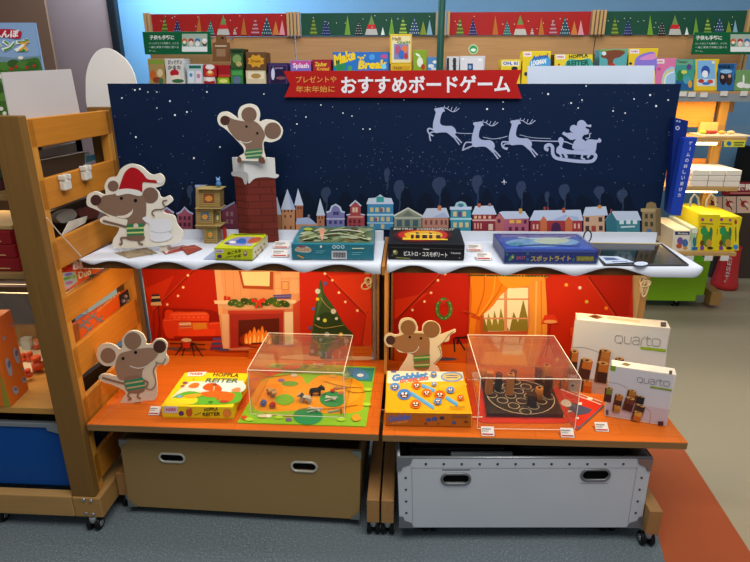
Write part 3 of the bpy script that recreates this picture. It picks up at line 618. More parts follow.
# ================================================================== DISPLAY RACKS
PT = PZ(zT); PS_ = PZ(zS)
def onT(u, v): return PT.hit(u, v)
def onS(u, v): return PS_.hit(u, v)
PLY = '#c0935a'
L_fl, L_fr = onT(86.5, 424.3), onT(378.5, 434.6); R_fl, R_fr = onT(382.5, 435), onT(688, 443)
UP = V((0, 0, 1))
def rack(lab, x0, x1, fl_, fr_, sx0, sx1, sl, sr, rail_r, left):
    t = thing('display_rack', lab, 'display rack', ((x0 + x1) / 2, 1.7, 0), 'pair of wooden display racks')
    W = WD(3.0, PLY)
    # rear posts: two slim uprights each side, a slot of dark peg holes between them
    for side, xx in ((0, x0), (1, x1 - .066)):
        q_ = PY(1.932); X_ = lambda u: q_.hit(u, 310).x
        if left and side: st_ = [(X_(374.2), X_(376.4)), (X_(376.9), X_(379.2))]; sl_ = (X_(379.3), X_(380.6))
        elif not left and not side: st_ = [(X_(386), X_(388.9)), (X_(391), X_(394.3))]; sl_ = (X_(389), X_(390.9))
        else: st_ = [(xx, xx + .026), (xx + .038, xx + .064)]; sl_ = (xx + .0262, xx + .0378)
        for a_, b_ in st_: G().box(a_, b_, 1.932, 1.96, .155, zS - .035, W, .0015).build('post', t)
        hs = G()
        for j in range(22): hs.box(sl_[0], sl_[1], 1.950, 1.9512, .43 + j * .02, .442 + j * .02, M('#1a120c', .8))
        hs.box(sl_[0], sl_[1], 1.952, 1.958, .155, zS - .035, M('#3a2a18', .7))
        hs.build('peg_slot', t)
        xr_ = x0 if side == 0 else x1 - .04
        yr_ = 1.53 if left and side == 0 else 1.452
        if not left and side == 1: xr_ -= .055
        G().box(xr_, xr_ + .04, yr_, 1.99, .062, .152, WD(2.0, '#a4794a'), .003).build('base_rail', t)
        for yy in (yr_ + .023, 1.93): caster((xr_ + .02, yy, 0), t, .022)
    # tabletop with a printed plank sheet
    bk = 1.93
    pts = [fl_, fr_, V((fr_.x + (.002 if left else -.006), bk, zT)), V((fl_.x, bk, zT))]
    pts = [V((p.x, p.y, zT - .0012)) for p in pts]
    G().prism(pts, (0, 0, -.021), WD(1.0, '#a98254'), WD(1.0, '#8a6a42')).build('tabletop', t)
    sh = [V((p.x * 1, p.y + .001, zT - .0011)) for p in pts]
    G().prism([p + V((0, 0, .0011)) for p in sh], (0, 0, -.001), M('#cf671e', .4, 'planks')).build('floor_sheet_print', t)
    # rear apron board below the table closes the dark void
    G().box(x0 + .07, x1 - .07, 1.962, 1.972, .16, zT - .03, WD(1.0, '#5a4028')).build('back_board', t)
    # upper shelf
    bkS = 1.955
    G().prism([V((sx0 + .004, sl.y + .006, zS - .006)), V((sx1 - .004, sr.y + .006, zS - .006)), V((sx1 - .004, bkS, zS - .006)), V((sx0 + .004, bkS, zS - .006))], (0, 0, -.024), WD(1.0, '#5f4020')).build('shelf_board', t)
    return t
gapx = (L_fr.x + R_fl.x) / 2
SL0, SL1, SR0, SR1 = onS(79, 259), onS(381, 263.5), onS(387, 263.5), onS(703, 267)
lx0, lx1, rx0 = L_fl.x + .012, gapx - .003, gapx + .003
pr = PY(1.94).hit(646, 300).x
rx1 = pr
LR = rack('left wooden display rack with printed plank tabletop and brown crate below', lx0, lx1, L_fl, L_fr, SL0.x, SL1.x, SL0, SL1, 0, True)
RR = rack('right wooden display rack with printed plank tabletop and white crate below', rx0, rx1, R_fl, R_fr, SR0.x, SR1.x, SR0, SR1, 0, False)
WHT = M('#d6dbe6', .5)
def snow(t, p0, p1, waves, lend, rend):
    """white snow sheet on the shelf whose front edge drops as a scalloped drift"""
    y0, y1 = (1.815, 1.845) if not rend else (1.845, 1.872)
    x0, x1 = p0.x + lend, p1.x - (.0 if not rend else .012)
    G().prism([V((p0.x, p0.y, zS - .0007)), V((p1.x, p1.y, zS - .0007)), V((x1, y1, zS - .0007)), V((x0, y0, zS - .0007))], (0, 0, -.005), WHT).build('snow_sheet', t)
    x0 += .03 if not rend else .004; x1 -= .004 if not rend else .018
    G().prism([V((x0, y0 + .001, zS - .004)), V((x1, y1 + .001, zS - .004)), V((x1, y1 + .001, zS + .033)), V((x0, y0 + .001, zS + .033))], (0, .006, 0), WHT).build('snow_back_strip', t)
    n = 90; top = []; bot = []
    for i in range(n + 1):
        f = i / n; p = p0.lerp(p1, f)
        d = waves(f)
        top.append(V((p.x, p.y, zS - .0008))); bot.append(V((p.x, p.y - d * .9, zS - d)))
    for k in range(n):
        pass
    vs = top + bot + [q + V((0, .004, -.003)) for q in top] + [q + V((0, .004, -.001)) for q in bot]; m_ = n + 1
    fs = []
    for k in range(n): fs += [(k, k + 1, m_ + k + 1, m_ + k), (2 * m_ + k, 3 * m_ + k, 3 * m_ + k + 1, 2 * m_ + k + 1), (m_ + k, m_ + k + 1, 3 * m_ + k + 1, 3 * m_ + k)]
    fs += [(0, m_, 3 * m_, 2 * m_), (n, 2 * m_ + n, 3 * m_ + n, m_ + n)]
    G().add(vs, fs, WHT, True).build('snow_drift_edge', t)
def wv(u0, u1, arcs, lobe=.025, arch=.004, tip0=False, tip1=False):
    def f(x):
        u = u0 + (u1 - u0) * x; b = 0
        for c_, hw in arcs:
            k = abs(u - c_) / hw
            if k < 1: b = max(b, math.cos(k * math.pi / 2) ** 1.3)
        d = lobe - (lobe - arch) * b
        if tip0: d = min(d, .003 + .022 * min(1, x / .10))
        if tip1: d = d * math.sqrt(max(.03, min(1, (1 - x) / .03)))
        return d
    return f
snow(LR, SL0, SL1, wv(79, 381, ((113, 32), (169, 31), (223, 29), (276, 29), (340, 34)), tip0=True), .02, False)
snow(RR, SR0, SR1, wv(387, 701, ((414, 29), (473, 31), (540, 34), (612, 38)), tip1=True), 0, True)
# divider board in the slot between the two racks
gq = PY(1.965)
G().box(gq.hit(377, 310).x, gq.hit(392, 310).x, 1.9625, 1.968, .16, zS - .036, M('#3a2817', .7)).build('gap_board', RR)
G().box(gapx - .0052, gapx + .0052, onT(415, 377).y + .012, 1.925, zT + .0008, zS - .0305, WD(3.0, '#c98f4c')).build('divider_board', RR)
G().box(gapx - .0045, gapx + .0045, 1.575, 1.945, zS - .030, zS - .004, WD(2.0, '#b57a38')).build('divider_board', RR)
# LED strip under each upper shelf
for t, x0, x1 in ((LR, SL0.x + .06, SL1.x - .05), (RR, SR0.x + .05, SR1.x - .08)):
    G().box(x0, x1, 1.70, 1.716, zS - .0425, zS - .0325, M('#ffd9a0', .5, emit=1.5)).build('light_strip', t)

# ---- printed living-room panels (paper art on the rear panel) ------------
PR = PY(yRM)
def room_panel(t, corners, base):
    pts = [PR.hit(*q) for q in corners]
    x0, x1 = min(p.x for p in pts), max(p.x for p in pts)
    G().box(x0, x1, yRM, yRM + .006, zT + .0005, zS - .034, M(base, .45)).build('room_panel', t)
    return x0, x1
rx_ = room_panel(LR, [(146, 300), (364.5, 300)], '#b02a10')
rq_ = room_panel(RR, [(393.5, 300), (629, 300)], '#b02a10')
G().box(rq_[1] + .001, rx1 - .028, 1.9315 - .004, 1.9315, .42, zS - .036, WD(3.0, '#dcb880')).build('side_batten', RR)  # pale strip added over the post, its lamplight put into the colour
G().box(rx_[1] + .001, PY(1.93).hit(373.8, 310).x, 1.9275, 1.9315, .42, zS - .036, WD(3.0, '#d2b482')).build('side_batten', LR)
G().box(lx0 + .0665, rx_[0] + .004, 1.9325, 1.945, .42, zS - .036, WD(3.0, '#c9a06a')).build('side_batten', LR)
SEQ[[c for c in LR.children if c.name.startswith('room_panel')][0]] = 10 ** 6
SEQ[[c for c in RR.children if c.name.startswith('room_panel')][0]] = 10 ** 6
a = Art(PR, 140, 250, 4.683, rough=.45)
RED, RED2, RED3 = '#c02410', '#a81c0c', '#cf3413'
a.poly([(22, 85), (250, 85), (95, 275), (60, 290), (40, 200)], '#b3200d')
a.poly([(60, 290), (265, 85), (350, 85), (385, 430), (60, 430)], '#b8220e')
a.poly([(22, 180), (160, 120), (95, 255), (60, 280)], '#c93012')
a.line([(62, 285), (262, 85)], 9, '#8a170b'); a.line([(58, 285), (255, 85)], 2.5, '#d9481f')
a.poly([(58, 430), (62, 290), (70, 285), (74, 430)], '#9c1a0c')
for x, y in ((225, 118), (203, 174), (179, 214), (129, 254), (246, 80)): a.circ(x, y, 8, '#e0602a').circ(x, y, 5, '#ffe6b8')
a.poly([(48, 425), (700, 425), (700, 620), (48, 620)], '#c25316')
for k, y in enumerate((440, 462, 490, 524)): a.line([(48, y), (700, y)], 1.6, '#a03f0f')
a.ell(120, 455, 90, 9, '#a8420f'); a.ell(230, 463, 85, 11, '#7d3a22'); a.ell(130, 460, 60, 6, '#54505a')
# lamp
a.line([(88, 255), (96, 425)], 4, '#5a1a10'); a.poly([(52, 258), (58, 208), (92, 206), (104, 258)], '#d9b98a'); a.poly([(53, 243), (55, 226), (97, 224), (101, 240)], '#2b2a3a'); a.poly([(56, 216), (57, 207), (92, 205), (95, 214)], '#3a3140')
a.poly([(80, 425), (96, 300), (102, 425)], '#8a170b')
# sofa
a.blob([(108, 280), (150, 272), (330, 280), (400, 325), (402, 405), (360, 418), (150, 420), (118, 405)], '#8f160a'); a.blob([(118, 290), (150, 280), (158, 300), (160, 400), (150, 410), (128, 400)], '#d8371a'); a.blob([(145, 295), (230, 288), (318, 292), (322, 340), (318, 372), (150, 372)], '#e64a26')
a.line([(150, 300), (315, 296)], 6, '#e86a3a'); a.poly([(152, 330), (320, 330), (320, 336), (152, 336)], '#b8220f')
a.blob([(110, 322), (160, 318), (176, 335), (178, 402), (160, 412), (122, 398)], '#db3c1c'); a.blob([(320, 340), (392, 335), (396, 348), (388, 402), (352, 405), (326, 372)], '#db3c1c')
a.poly([(178, 372), (352, 368), (356, 402), (180, 405)], '#e64420'); a.poly([(160, 402), (385, 400), (380, 412), (165, 414)], '#8f170b')
a.line([(112, 328), (188, 322)], 4, '#e8653a'); a.line([(328, 343), (395, 338)], 4, '#e8653a')
a.poly([(184, 335), (240, 333), (246, 362), (190, 365)], '#d98a5a'); a.line([(188, 345), (242, 343)], 5, '#e8e0d0'); a.line([(190, 356), (244, 354)], 5, '#b04a3a'); a.poly([(247, 340), (312, 338), (318, 366), (252, 370)], '#d9892a')
for k in range(7): a.circ(165 + k * 22, 312, 2.4, '#f0a070')
# coffee table with dark legs and pot
for p0, p1 in (((205, 438), (165, 495)), ((215, 440), (200, 497)), ((245, 440), (258, 497)), ((258, 438), (298, 497)), ((200, 436), (140, 432)), ((262, 436), (308, 440))): a.line([p0, p1], 5, '#2a1a1a')
a.blob([(195, 432), (245, 428), (262, 436), (245, 446), (210, 448)], '#2e1a18'); a.poly([(202, 430), (206, 455), (236, 455), (240, 428)], '#c2301a'); a.ell(221, 418, 24, 9, '#e0c09a')
# stack of books
for k, c_ in enumerate(('#4a3a6a', '#a0283a', '#3f4a7a', '#b5303a', '#5a4a86')): a.poly([(330 + k * 3, 462 - k * 11), (428 - k * 6, 460 - k * 11), (424 - k * 6, 450 - k * 11), (334 + k * 3, 452 - k * 11)], c_)
a.ell(400, 462, 40, 6, '#4a4a7a')
# fireplace wall
a.poly([(352, 85), (640, 85), (640, 470), (388, 440)], '#e09a68')
for x in (400, 438, 470, 600): a.line([(x, 90), (x + 6, 210)], 1.6, '#c47a4c')
a.poly([(352, 85), (378, 85), (396, 215), (386, 300), (372, 300)], '#e8a878')
a.at(250, 255, 4.683)
a.poly([(0, 70), (236, 75), (240, 415), (0, 430)], '#dd9462')
for x0, y0, x1, y1 in ((120, 85, 146, 150), (148, 76, 232, 104), (120, 154, 150, 190), (190, 108, 234, 176), (150, 110, 186, 160)): a.rect(x0, y0, x1, y1, '#e8a878'); 
a.poly([(-50, 70), (112, 74), (112, 158), (-30, 152)], '#a8481f'); a.poly([(-38, 74), (96, 74), (94, 142), (-24, 138)], '#f0d59a')
a.rect(150, 118, 184, 160, '#c9763f'); a.rect(154, 122, 180, 156, '#e0a26a')
a.poly([(110, 182), (196, 178), (194, 200), (118, 200)], '#5a4a8a'); a.line([(112, 190), (194, 187)], 3, '#8a7ab0')
a.poly([(-118, 188), (-108, 185), (-104, 212), (-118, 212)], '#c23018'); a.poly([(-102, 190), (-88, 190), (-86, 212), (-102, 212)], '#cf3a1c')
a.poly([(-165, 208), (214, 205), (222, 222), (-160, 224)], '#e8c9a0'); a.poly([(-150, 224), (205, 222), (195, 250), (-100, 252)], '#d9a47c')
a.poly([(-100, 250), (205, 246), (200, 440), (-95, 440)], '#c97a58')
a.poly([(-92, 262), (160, 258), (158, 415), (-88, 430)], '#a02c22'); a.poly([(-98, 256), (162, 252), (162, 268), (-98, 272)], '#b83a2c')
a.poly([(164, 262), (204, 260), (206, 412), (166, 416)], '#e6cfb0'); a.poly([(-130, 270), (-96, 270), (-94, 432), (-122, 432)], '#e0b48c')
a.poly([(205, 225), (238, 205), (240, 420), (206, 420)], '#c2452a')
a.poly([(-50, 300), (140, 290), (140, 410), (-50, 420)], '#571a10'); a.ell(40, 390, 85, 40, '#8a2a10'); a.ell(45, 392, 62, 34, '#c24a10')
for x, h, w in ((5, 60, 12), (25, 75, 14), (45, 66, 13), (62, 80, 14), (80, 58, 12), (-12, 44, 10), (95, 42, 10)): a.blob([(x - w, 405), (x - w * .8, 385 - h * .3), (x, 405 - h), (x + w * .8, 385 - h * .2), (x + w, 405)], '#f0842a'); a.blob([(x - w * .5, 405), (x, 405 - h * .55), (x + w * .5, 405)], '#ffd070')
a.line([(10, 408), (85, 404)], 8, '#6a2410')
# garland with red bow
for k in range(9): a.ell(-75 + k * 30, 216 + 9 * math.sin(k * 1.9), 26, 15, ('#3f5a26', '#4f6a2c', '#34491f')[k % 3], 12, .3 * (k % 3 - 1))
for k in range(14): a.circ(-80 + k * 19, 212 + (k * 7) % 18, 2.4, '#d9b04a')
a.blob([(18, 195), (42, 205), (70, 192), (78, 210), (55, 218), (66, 240), (52, 236), (46, 222), (38, 240), (26, 236), (38, 216), (12, 212)], '#d03020')
# right red wall, lights, tree
a.poly([(236, 74), (568, 82), (572, 415), (240, 415)], RED)
a.poly([(370, 90), (565, 82), (566, 250), (545, 262)], '#d23614')
a.line([(352, 78), (545, 275), (525, 412)], 8, '#9c190c'); a.line([(358, 76), (548, 268), (530, 412)], 2.5, '#e0512a'); a.poly([(545, 275), (570, 240), (570, 415), (530, 415)], '#cc3514')
for x, y in ((354, 80), (389, 110), (419, 168), (449, 211), (505, 251)): a.circ(x, y, 8, '#e0602a').circ(x, y, 5, '#ffe6b8')
a.poly([(130, 416), (574, 416), (574, 560), (0, 560), (0, 430)], '#c65a18')
for y in (432, 450, 480, 520): a.line([(0, y), (574, y)], 1.5, '#a8460f')
a.blob([(145, 468), (240, 455), (420, 462), (565, 465), (560, 480), (400, 482), (220, 478)], '#d9b088')
a.poly([(280, 460), (300, 300), (332, 110), (338, 112), (350, 170), (400, 240), (440, 310), (492, 370), (470, 395), (400, 440), (330, 465)], '#38502c')
a.blob([(300, 440), (303, 320), (330, 270), (375, 258), (420, 285), (440, 320), (486, 368), (400, 400)], '#2a3d20'); a.poly([(332, 130), (344, 200), (320, 270), (312, 300)], '#4c6a38')
a.line([(335, 190), (360, 225), (402, 258)], 1.8, '#c9b060', True); a.line([(305, 315), (350, 332), (440, 318)], 1.8, '#c9b060', True); a.line([(300, 390), (350, 405), (450, 375)], 1.6, '#c9b060', True)
for x, y, r, c_ in ((321, 161, 12, '#c9c6c0'), (320, 197, 8, '#e8c22a'), (394, 254, 12, '#cfc9c2'), (354, 296, 9, '#d2d240'), (324, 288, 7, '#d9d2c6'), (408, 287, 7, '#d9d2c6'), (364, 361, 12, '#a8a4b4'), (429, 361, 9, '#e0b52a'), (453, 390, 12, '#a89a98'), (356, 124, 9, '#4a5a9a'), (301, 241, 8, '#4a5fa8'), (286, 330, 8, '#3f58a8'), (295, 438, 9, '#9a98a0'), (335, 385, 8, '#8a8aa0'), (410, 392, 8, '#4a5a90')): a.circ(x, y, r, c_)
a.rect(334, 440, 386, 472, '#44586a'); a.rect(355, 440, 364, 472, '#7a8a9a'); a.poly([(395, 432), (448, 428), (446, 470), (396, 472)], '#c2481c'); a.rect(418, 430, 424, 470, '#e08a3a')
a.build('fireplace_room_print', LR)
# right room
a = Art(PR, 380, 255, 4.683, rough=.45)
a.poly([(66, 82), (430, 88), (412, 430), (66, 520)], '#b8200e')
a.poly([(70, 210), (230, 175), (95, 285), (70, 300)], '#cf3413'); a.line([(85, 295), (288, 88)], 9, '#8a170b'); a.line([(82, 290), (280, 88)], 2.5, '#d9481f')
a.poly([(66, 300), (100, 285), (105, 420), (66, 520)], '#9c1a0c')
for x, y in ((305, 88), (271, 118), (239, 176), (208, 217), (152, 257)): a.circ(x, y, 8, '#e0602a').circ(x, y, 5, '#ffe6b8')
a.ringl(299, 251, 32, 44, 19, '#3f6a30'); a.ringl(299, 251, 34, 46, 6, '#5a8a42')
for k in range(10): a.circ(299 + 33 * math.cos(k * .63), 251 + 45 * math.sin(k * .63), 3, '#a8c060')
a.blob([(275, 203), (296, 212), (322, 200), (328, 214), (306, 220), (318, 236), (300, 226), (284, 238), (290, 220), (272, 216)], '#c03020')
a.poly([(66, 428), (420, 412), (420, 560), (66, 560)], '#c95a18'); a.ell(300, 485, 60, 8, '#4a5068')
for p0, p1 in (((345, 388), (350, 452)), ((362, 385), (398, 445)), ((350, 385), (408, 382)), ((368, 390), (360, 415))): a.line([p0, p1], 7, '#241a1c')
a.at(460, 255, 3.75)
a.poly([(38, 68), (325, 75), (322, 330), (30, 345)], '#d96b1e')
a.poly([(322, 75), (645, 80), (650, 400), (300, 400)], '#c42a12')
a.poly([(480, 78), (645, 82), (630, 225), (575, 220)], '#b3200d'); a.line([(480, 80), (590, 232)], 8, '#8a170b'); a.line([(476, 82), (584, 232)], 2.4, '#e0512a')
for x, y, c_ in ((397, 110, '#f0b040'), (448, 121, '#e8e0e8'), (473, 173, '#c9c04a'), (546, 197, '#f09030')): a.circ(x, y, 8, '#d9501f').circ(x, y, 6, c_)
a.poly([(92, 124), (255, 120), (252, 282), (84, 284)], '#f2e8c4')          # window sky
a.poly([(96, 282), (105, 215), (120, 262), (128, 205), (142, 260), (152, 195), (165, 250), (185, 282)], '#93862f'); a.poly([(184, 282), (200, 210), (216, 250), (236, 165), (252, 232), (252, 282)], '#8a7a2c'); a.poly([(84, 284), (88, 225), (104, 284)], '#7f6f28')
for x0, y0, x1, y1 in ((164, 110, 176, 284), (88, 160, 255, 166), (88, 232, 255, 238)): a.rect(x0, y0, x1, y1, '#d9966a')
a.poly([(78, 284), (262, 282), (262, 298), (78, 300)], '#c2552a'); a.poly([(80, 112), (92, 112), (86, 290), (76, 290)], '#c2552a'); a.poly([(254, 110), (266, 110), (264, 290), (254, 290)], '#d98a5a')
a.blob([(42, 74), (110, 74), (200, 76), (182, 120), (150, 150), (120, 190), (80, 225), (62, 240), (52, 300), (42, 340), (28, 345), (36, 250), (44, 150)], '#e8821a', 5)
a.line([(90, 80), (88, 140), (62, 220)], 5, '#c9630f', True); a.line([(130, 80), (120, 150), (70, 225)], 5, '#f0a038', True); a.line([(165, 80), (140, 140), (75, 228)], 4, '#c9630f', True); a.poly([(40, 220), (75, 228), (72, 240), (40, 232)], '#c94a14')
a.line([(10, 205), (60, 222)], 5, '#b8431a')
a.blob([(150, 74), (300, 76), (280, 105), (220, 120), (170, 116)], '#f09a2a'); a.blob([(262, 90), (296, 84), (318, 100), (320, 330), (250, 330), (262, 240), (258, 160)], '#e8953a'); a.line([(285, 95), (280, 330)], 6, '#f2b566'); a.line([(302, 95), (305, 330)], 5, '#d97a26')
a.poly([(90, 300), (320, 300), (320, 330), (85, 330)], '#c9531a')
a.poly([(30, 340), (300, 330), (650, 372), (650, 450), (20, 450)], '#cf5f18'); a.poly([(90, 360), (240, 355), (260, 440), (70, 440)], '#e08a38')
a.poly([(303, 255), (315, 222), (352, 220), (370, 252)], '#d9381a'); a.line([(336, 254), (332, 318), (318, 378)], 3.5, '#8a1c0e'); a.line([(332, 318), (352, 375)], 3.5, '#8a1c0e'); a.line([(334, 300), (300, 380)], 3, '#8a1c0e'); a.ell(336, 246, 26, 7, '#f0a060')
a.blob([(352, 335), (400, 328), (430, 335), (432, 380), (356, 384)], '#c22a12'); a.poly([(410, 270), (430, 262), (432, 300), (412, 300)], '#d9481f')
a.line([(30, 72), (330, 76)], 6, '#3f4a22'); 
for k in range(20): a.circ(95 + k * 12, 74 + (k * 5) % 6, 2.2, '#d9b04a')
a.build('window_room_print', RR)

# ================================================================== CRATES
def crate(lab, A, B, TL, TR, y, col, depth, handles, rivets, metal, kind):
    p = PY(y); a0, b0 = p.hit(*A), p.hit(*B); a1, b1 = p.hit(*TL), p.hit(*TR)
    zb, zt = (a0.z + b0.z) / 2, (a1.z + b1.z) / 2
    if kind == 'flat': zt = min(zt, zT - .045)
    t = thing('storage_crate', lab, 'crate', ((a0.x + b0.x) / 2, y, 0), 'crates on casters under the tables')
    m = M(col, .5, 'board' if kind == 'flat' else 'plain'); th = .008
    xl, xr2, xlt, xrt = a0.x, b0.x, a1.x, b1.x
    # front panel with two real hand-hold openings
    hs = []
    for (u0, v0), (u1, v1) in handles:
        c0, c1 = p.hit(u0, (v0 + v1) / 2), p.hit(u1, (v0 + v1) / 2); hz = (p.hit((u0 + u1) / 2, v0).z - p.hit((u0 + u1) / 2, v1).z)
        hs.append((c0.x, c1.x, (c0.z + c1.z) / 2, hz))
    g = G()
    def X(f, z): k = (z - zb) / (zt - zb); return (xl + (xlt - xl) * k) * (1 - f) + (xr2 + (xrt - xr2) * k) * f
    hz0_, hz1_ = min(h[2] - h[3] / 2 for h in hs), max(h[2] + h[3] / 2 for h in hs)
    def slab(x0b, x1b, z0, x0t, x1t, z1): g.prism([V((x0b, y, z0)), V((x1b, y, z0)), V((x1t, y, z1)), V((x0t, y, z1))], (0, th, 0), m)
    slab(X(0, zb), X(1, zb), zb, X(0, hz0_), X(1, hz0_), hz0_)
    slab(X(0, hz1_), X(1, hz1_), hz1_, X(0, zt), X(1, zt), zt)
    slab(X(0, hz0_), hs[0][0], hz0_, X(0, hz1_), hs[0][0], hz1_)
    slab(hs[0][1], hs[1][0], hz0_, hs[0][1], hs[1][0], hz1_)
    slab(hs[1][1], X(1, hz0_), hz0_, hs[1][1], X(1, hz1_), hz1_)
    g.build('front_panel', t)
    d = depth
    for f, e in ((0, 1), (1, -1)):
        G().prism([V((X(f, zb), y + th + .0005, zb)), V((X(f, zb), y + d, zb)), V((X(f, zt), y + d, zt)), V((X(f, zt), y + th + .0005, zt))], (th * e, 0, 0), m).build('side_panel', t)
    G().prism([V((X(0, zb), y + d + .0005, zb)), V((X(1, zb), y + d + .0005, zb)), V((X(1, zt), y + d + .0005, zt)), V((X(0, zt), y + d + .0005, zt))], (0, th, 0), m).build('back_panel', t)
    G().box(xl + th + .001, xr2 - th - .001, y + th + .001, y + d - .001, zb, zb + .006, m).build('bottom_panel', t)
    rim = M('#8b8f93' if kind != 'flat' else '#8d7a58', .35, metal=.5)
    pts = [V((X(0, zt), y + .004, zt)), V((X(1, zt), y + .004, zt)), V((X(1, zt), y + d + .004, zt)), V((X(0, zt), y + d + .004, zt))]
    G().tube(pts, .005 if kind != 'flat' else .0035, rim, 6, True).build('top_rim', t)
    for x0, x1, zc_, hz in hs:
        r = hz / 2; ring = []
        for k in range(24):
            an = 2 * math.pi * k / 24; c_ = math.cos(an); s_ = math.sin(an)
            ring.append(V(((x1 - r if c_ > 0 else x0 + r) + r * 1.02 * c_, y - .001, zc_ + r * 1.02 * s_)))
        ov = [V(((x1 - r if math.cos(b_) > 0 else x0 + r) + r * math.cos(b_), y - .0004, zc_ + r * math.sin(b_))) for b_ in [2 * math.pi * (k + .5) / 24 for k in range(24)]]
        ou = [V((x0 - .004 if math.cos(b_) < -.4 else x1 + .004 if math.cos(b_) > .4 else (x0 + x1) / 2 + (x1 - x0) * .5 * math.cos(b_), y - .0004, (zc_ + (hz / 2 + .012) * (1 if math.sin(b_) > 0 else -1)) if abs(math.sin(b_)) > .25 else zc_ + (hz / 2 + .012) * math.sin(b_) / .25)) for b_ in [2 * math.pi * (k + .5) / 24 for k in range(24)]]
        G().add(ov + ou, [(k, (k + 1) % 24, 24 + (k + 1) % 24, 24 + k) for k in range(24)], m).build('handle_plate', t)
        G().tube(ring, .0042, M('#c9c4b4' if kind == 'flat' else '#6a6d70', .3, metal=.3), 8, True).build('handle_rim', t)
        G().box(x0 + .003, x1 - .003, y + .0105, y + .0135, zc_ - hz / 2 - .008, zc_ + hz / 2 + .008, M('#0d0b0a', .9)).build('handle_recess', t)
    if rivets:
        n = 14
        for k in range(n):
            f = .04 + .92 * k / (n - 1); q = V((X(f, zt - .02), y, zt - .02))
            G().ball(q, .0042, M('#4a4c50', .35, metal=.7), 10, (1, .6, 1)).build('rivet', t)
        for f in (.03, .97):
            for k in range(4):
                z = zb + (zt - zb) * (.22 + .17 * k)
                G().ball(V((X(f, z), y, z)), .004, M('#4a4c50', .35, metal=.7), 10, (1, .6, 1)).build('rivet', t)
            z0, z1 = zb + .02, zt - .03; ff = .055 if f < .5 else .945
            G().prism([V((X(ff, z0) - .0006, y - .0008, z0)), V((X(ff, z0) + .0006, y - .0008, z0)), V((X(ff, z1) + .0006, y - .0008, z1)), V((X(ff, z1) - .0006, y - .0008, z1))], (0, .0006, 0), M('#8d9094', .5)).build('edge_strip', t)
        G().prism([V((X(.05, zt) , y - .0008, zt - .0335)), V((X(.95, zt), y - .0008, zt - .0335)), V((X(.95, zt), y - .0008, zt - .0345)), V((X(.05, zt), y - .0008, zt - .0345))], (0, .0006, 0), M('#8d9094', .5)).build('edge_strip', t)
    else:
        for k in range(4):
            q = p.hit(206 + 17 * k, 449.3 + 1.4 * k); G().ball(V((q.x, y, q.z)), .002, M('#4a4130', .4), 8, (1, .6, 1)).build('rivet', t)
    for f in (0, 1):
        for top in (0, 1):
            if kind == 'flat' and f == 0 and top: pass
            w = metal; z = zt if top else zb; s_ = -1 if top else 1; e = 1 if f == 0 else -1
            x = X(f, z)
            poly = [V((x - e * .002, y - .001, z)), V((x + e * w, y - .001, z)), V((x + e * w * .85, y - .001, z + s_ * w * .42)), V((x + e * w * .35, y - .001, z + s_ * w * .62)), V((x + e * w * .25, y - .001, z + s_ * w * .95)), V((x - e * .002, y - .001, z + s_ * w))]
            G().prism(poly, (0, -.0022, 0), M('#84868c' if kind != 'flat' else '#8b8c84', .3, metal=.6)).build('corner_plate', t)
    for x in (xl + .10, xr2 - .05 if kind == 'flat' else xr2 - .08):
        for yy in (y + .05, y + d - .06): caster((x, yy, 0), t, zb / 2.55)
    return t, zt, X
BC, bzt, BX = crate('brown fibreboard crate on casters under the left table', (128, 506), (359.5, 519), (117.5, 438), (361, 452), 1.505, '#987a4c', .40, (((159, 454.5), (184, 462.5)), ((292, 461), (317, 470))), False, .028, 'flat')
WC, wzt, WX = crate('white riveted crate with grey metal corners under the right table', (397, 527.5), (642, 527), (395, 458.5), (654, 458), 1.462, '#bfc4cb', .25, (((439, 471), (467, 481)), ((580, 472), (608.5, 482.5))), True, .045, 'rivet')
zb0 = .062
for i, (f0, f1, h, c_, l) in enumerate(((.06, .44, .262, '#241d1b', 'dark box filling the left half of the white crate'), (.50, .93, .268, '#1b1a1c', 'black box filling the right half of the white crate'))):
    x0, x1 = WX(f0, .2), WX(f1, .2)
    t = thing('packed_box', l, 'box', ((x0 + x1) / 2, 1.68, zb0), 'boxes packed in the white crate')
    G().box(x0, x1, 1.51, 1.69, .0665, .06 + h, M(c_, .4), .004).build('carton', t)
    G().box(x0 + .02, x1 - .05, 1.53, 1.60, .0604 + h, .063 + h, M('#4a4a4c' if i else '#58302c', .25), .001).build('label_strip', t)
G_ = G().box(WX(.22, .2), WX(.47, .2), 1.495, 1.507, .20, wzt - .006, M('#8d9296', .2), .003).build('plastic_bag_edge'); tag(G_, 'grey plastic sleeve tucked at the front of the white crate', 'sleeve')

def turn(o, piv, an):
    l = o.location - piv; c_, s_ = math.cos(an), math.sin(an)
    o.location = piv + V((l.x * c_ - l.y * s_, l.x * s_ + l.y * c_, l.z)); o.rotation_euler = (0, 0, an)
WC.location.x += .0075; pv = WC.location.copy()
for o in [WC] + [o for o in C.objects if o.name.startswith(('packed_box', 'plastic_bag')) and o.parent is None]: turn(o, pv, .058)
turn(BC, BC.location.copy(), -.022)
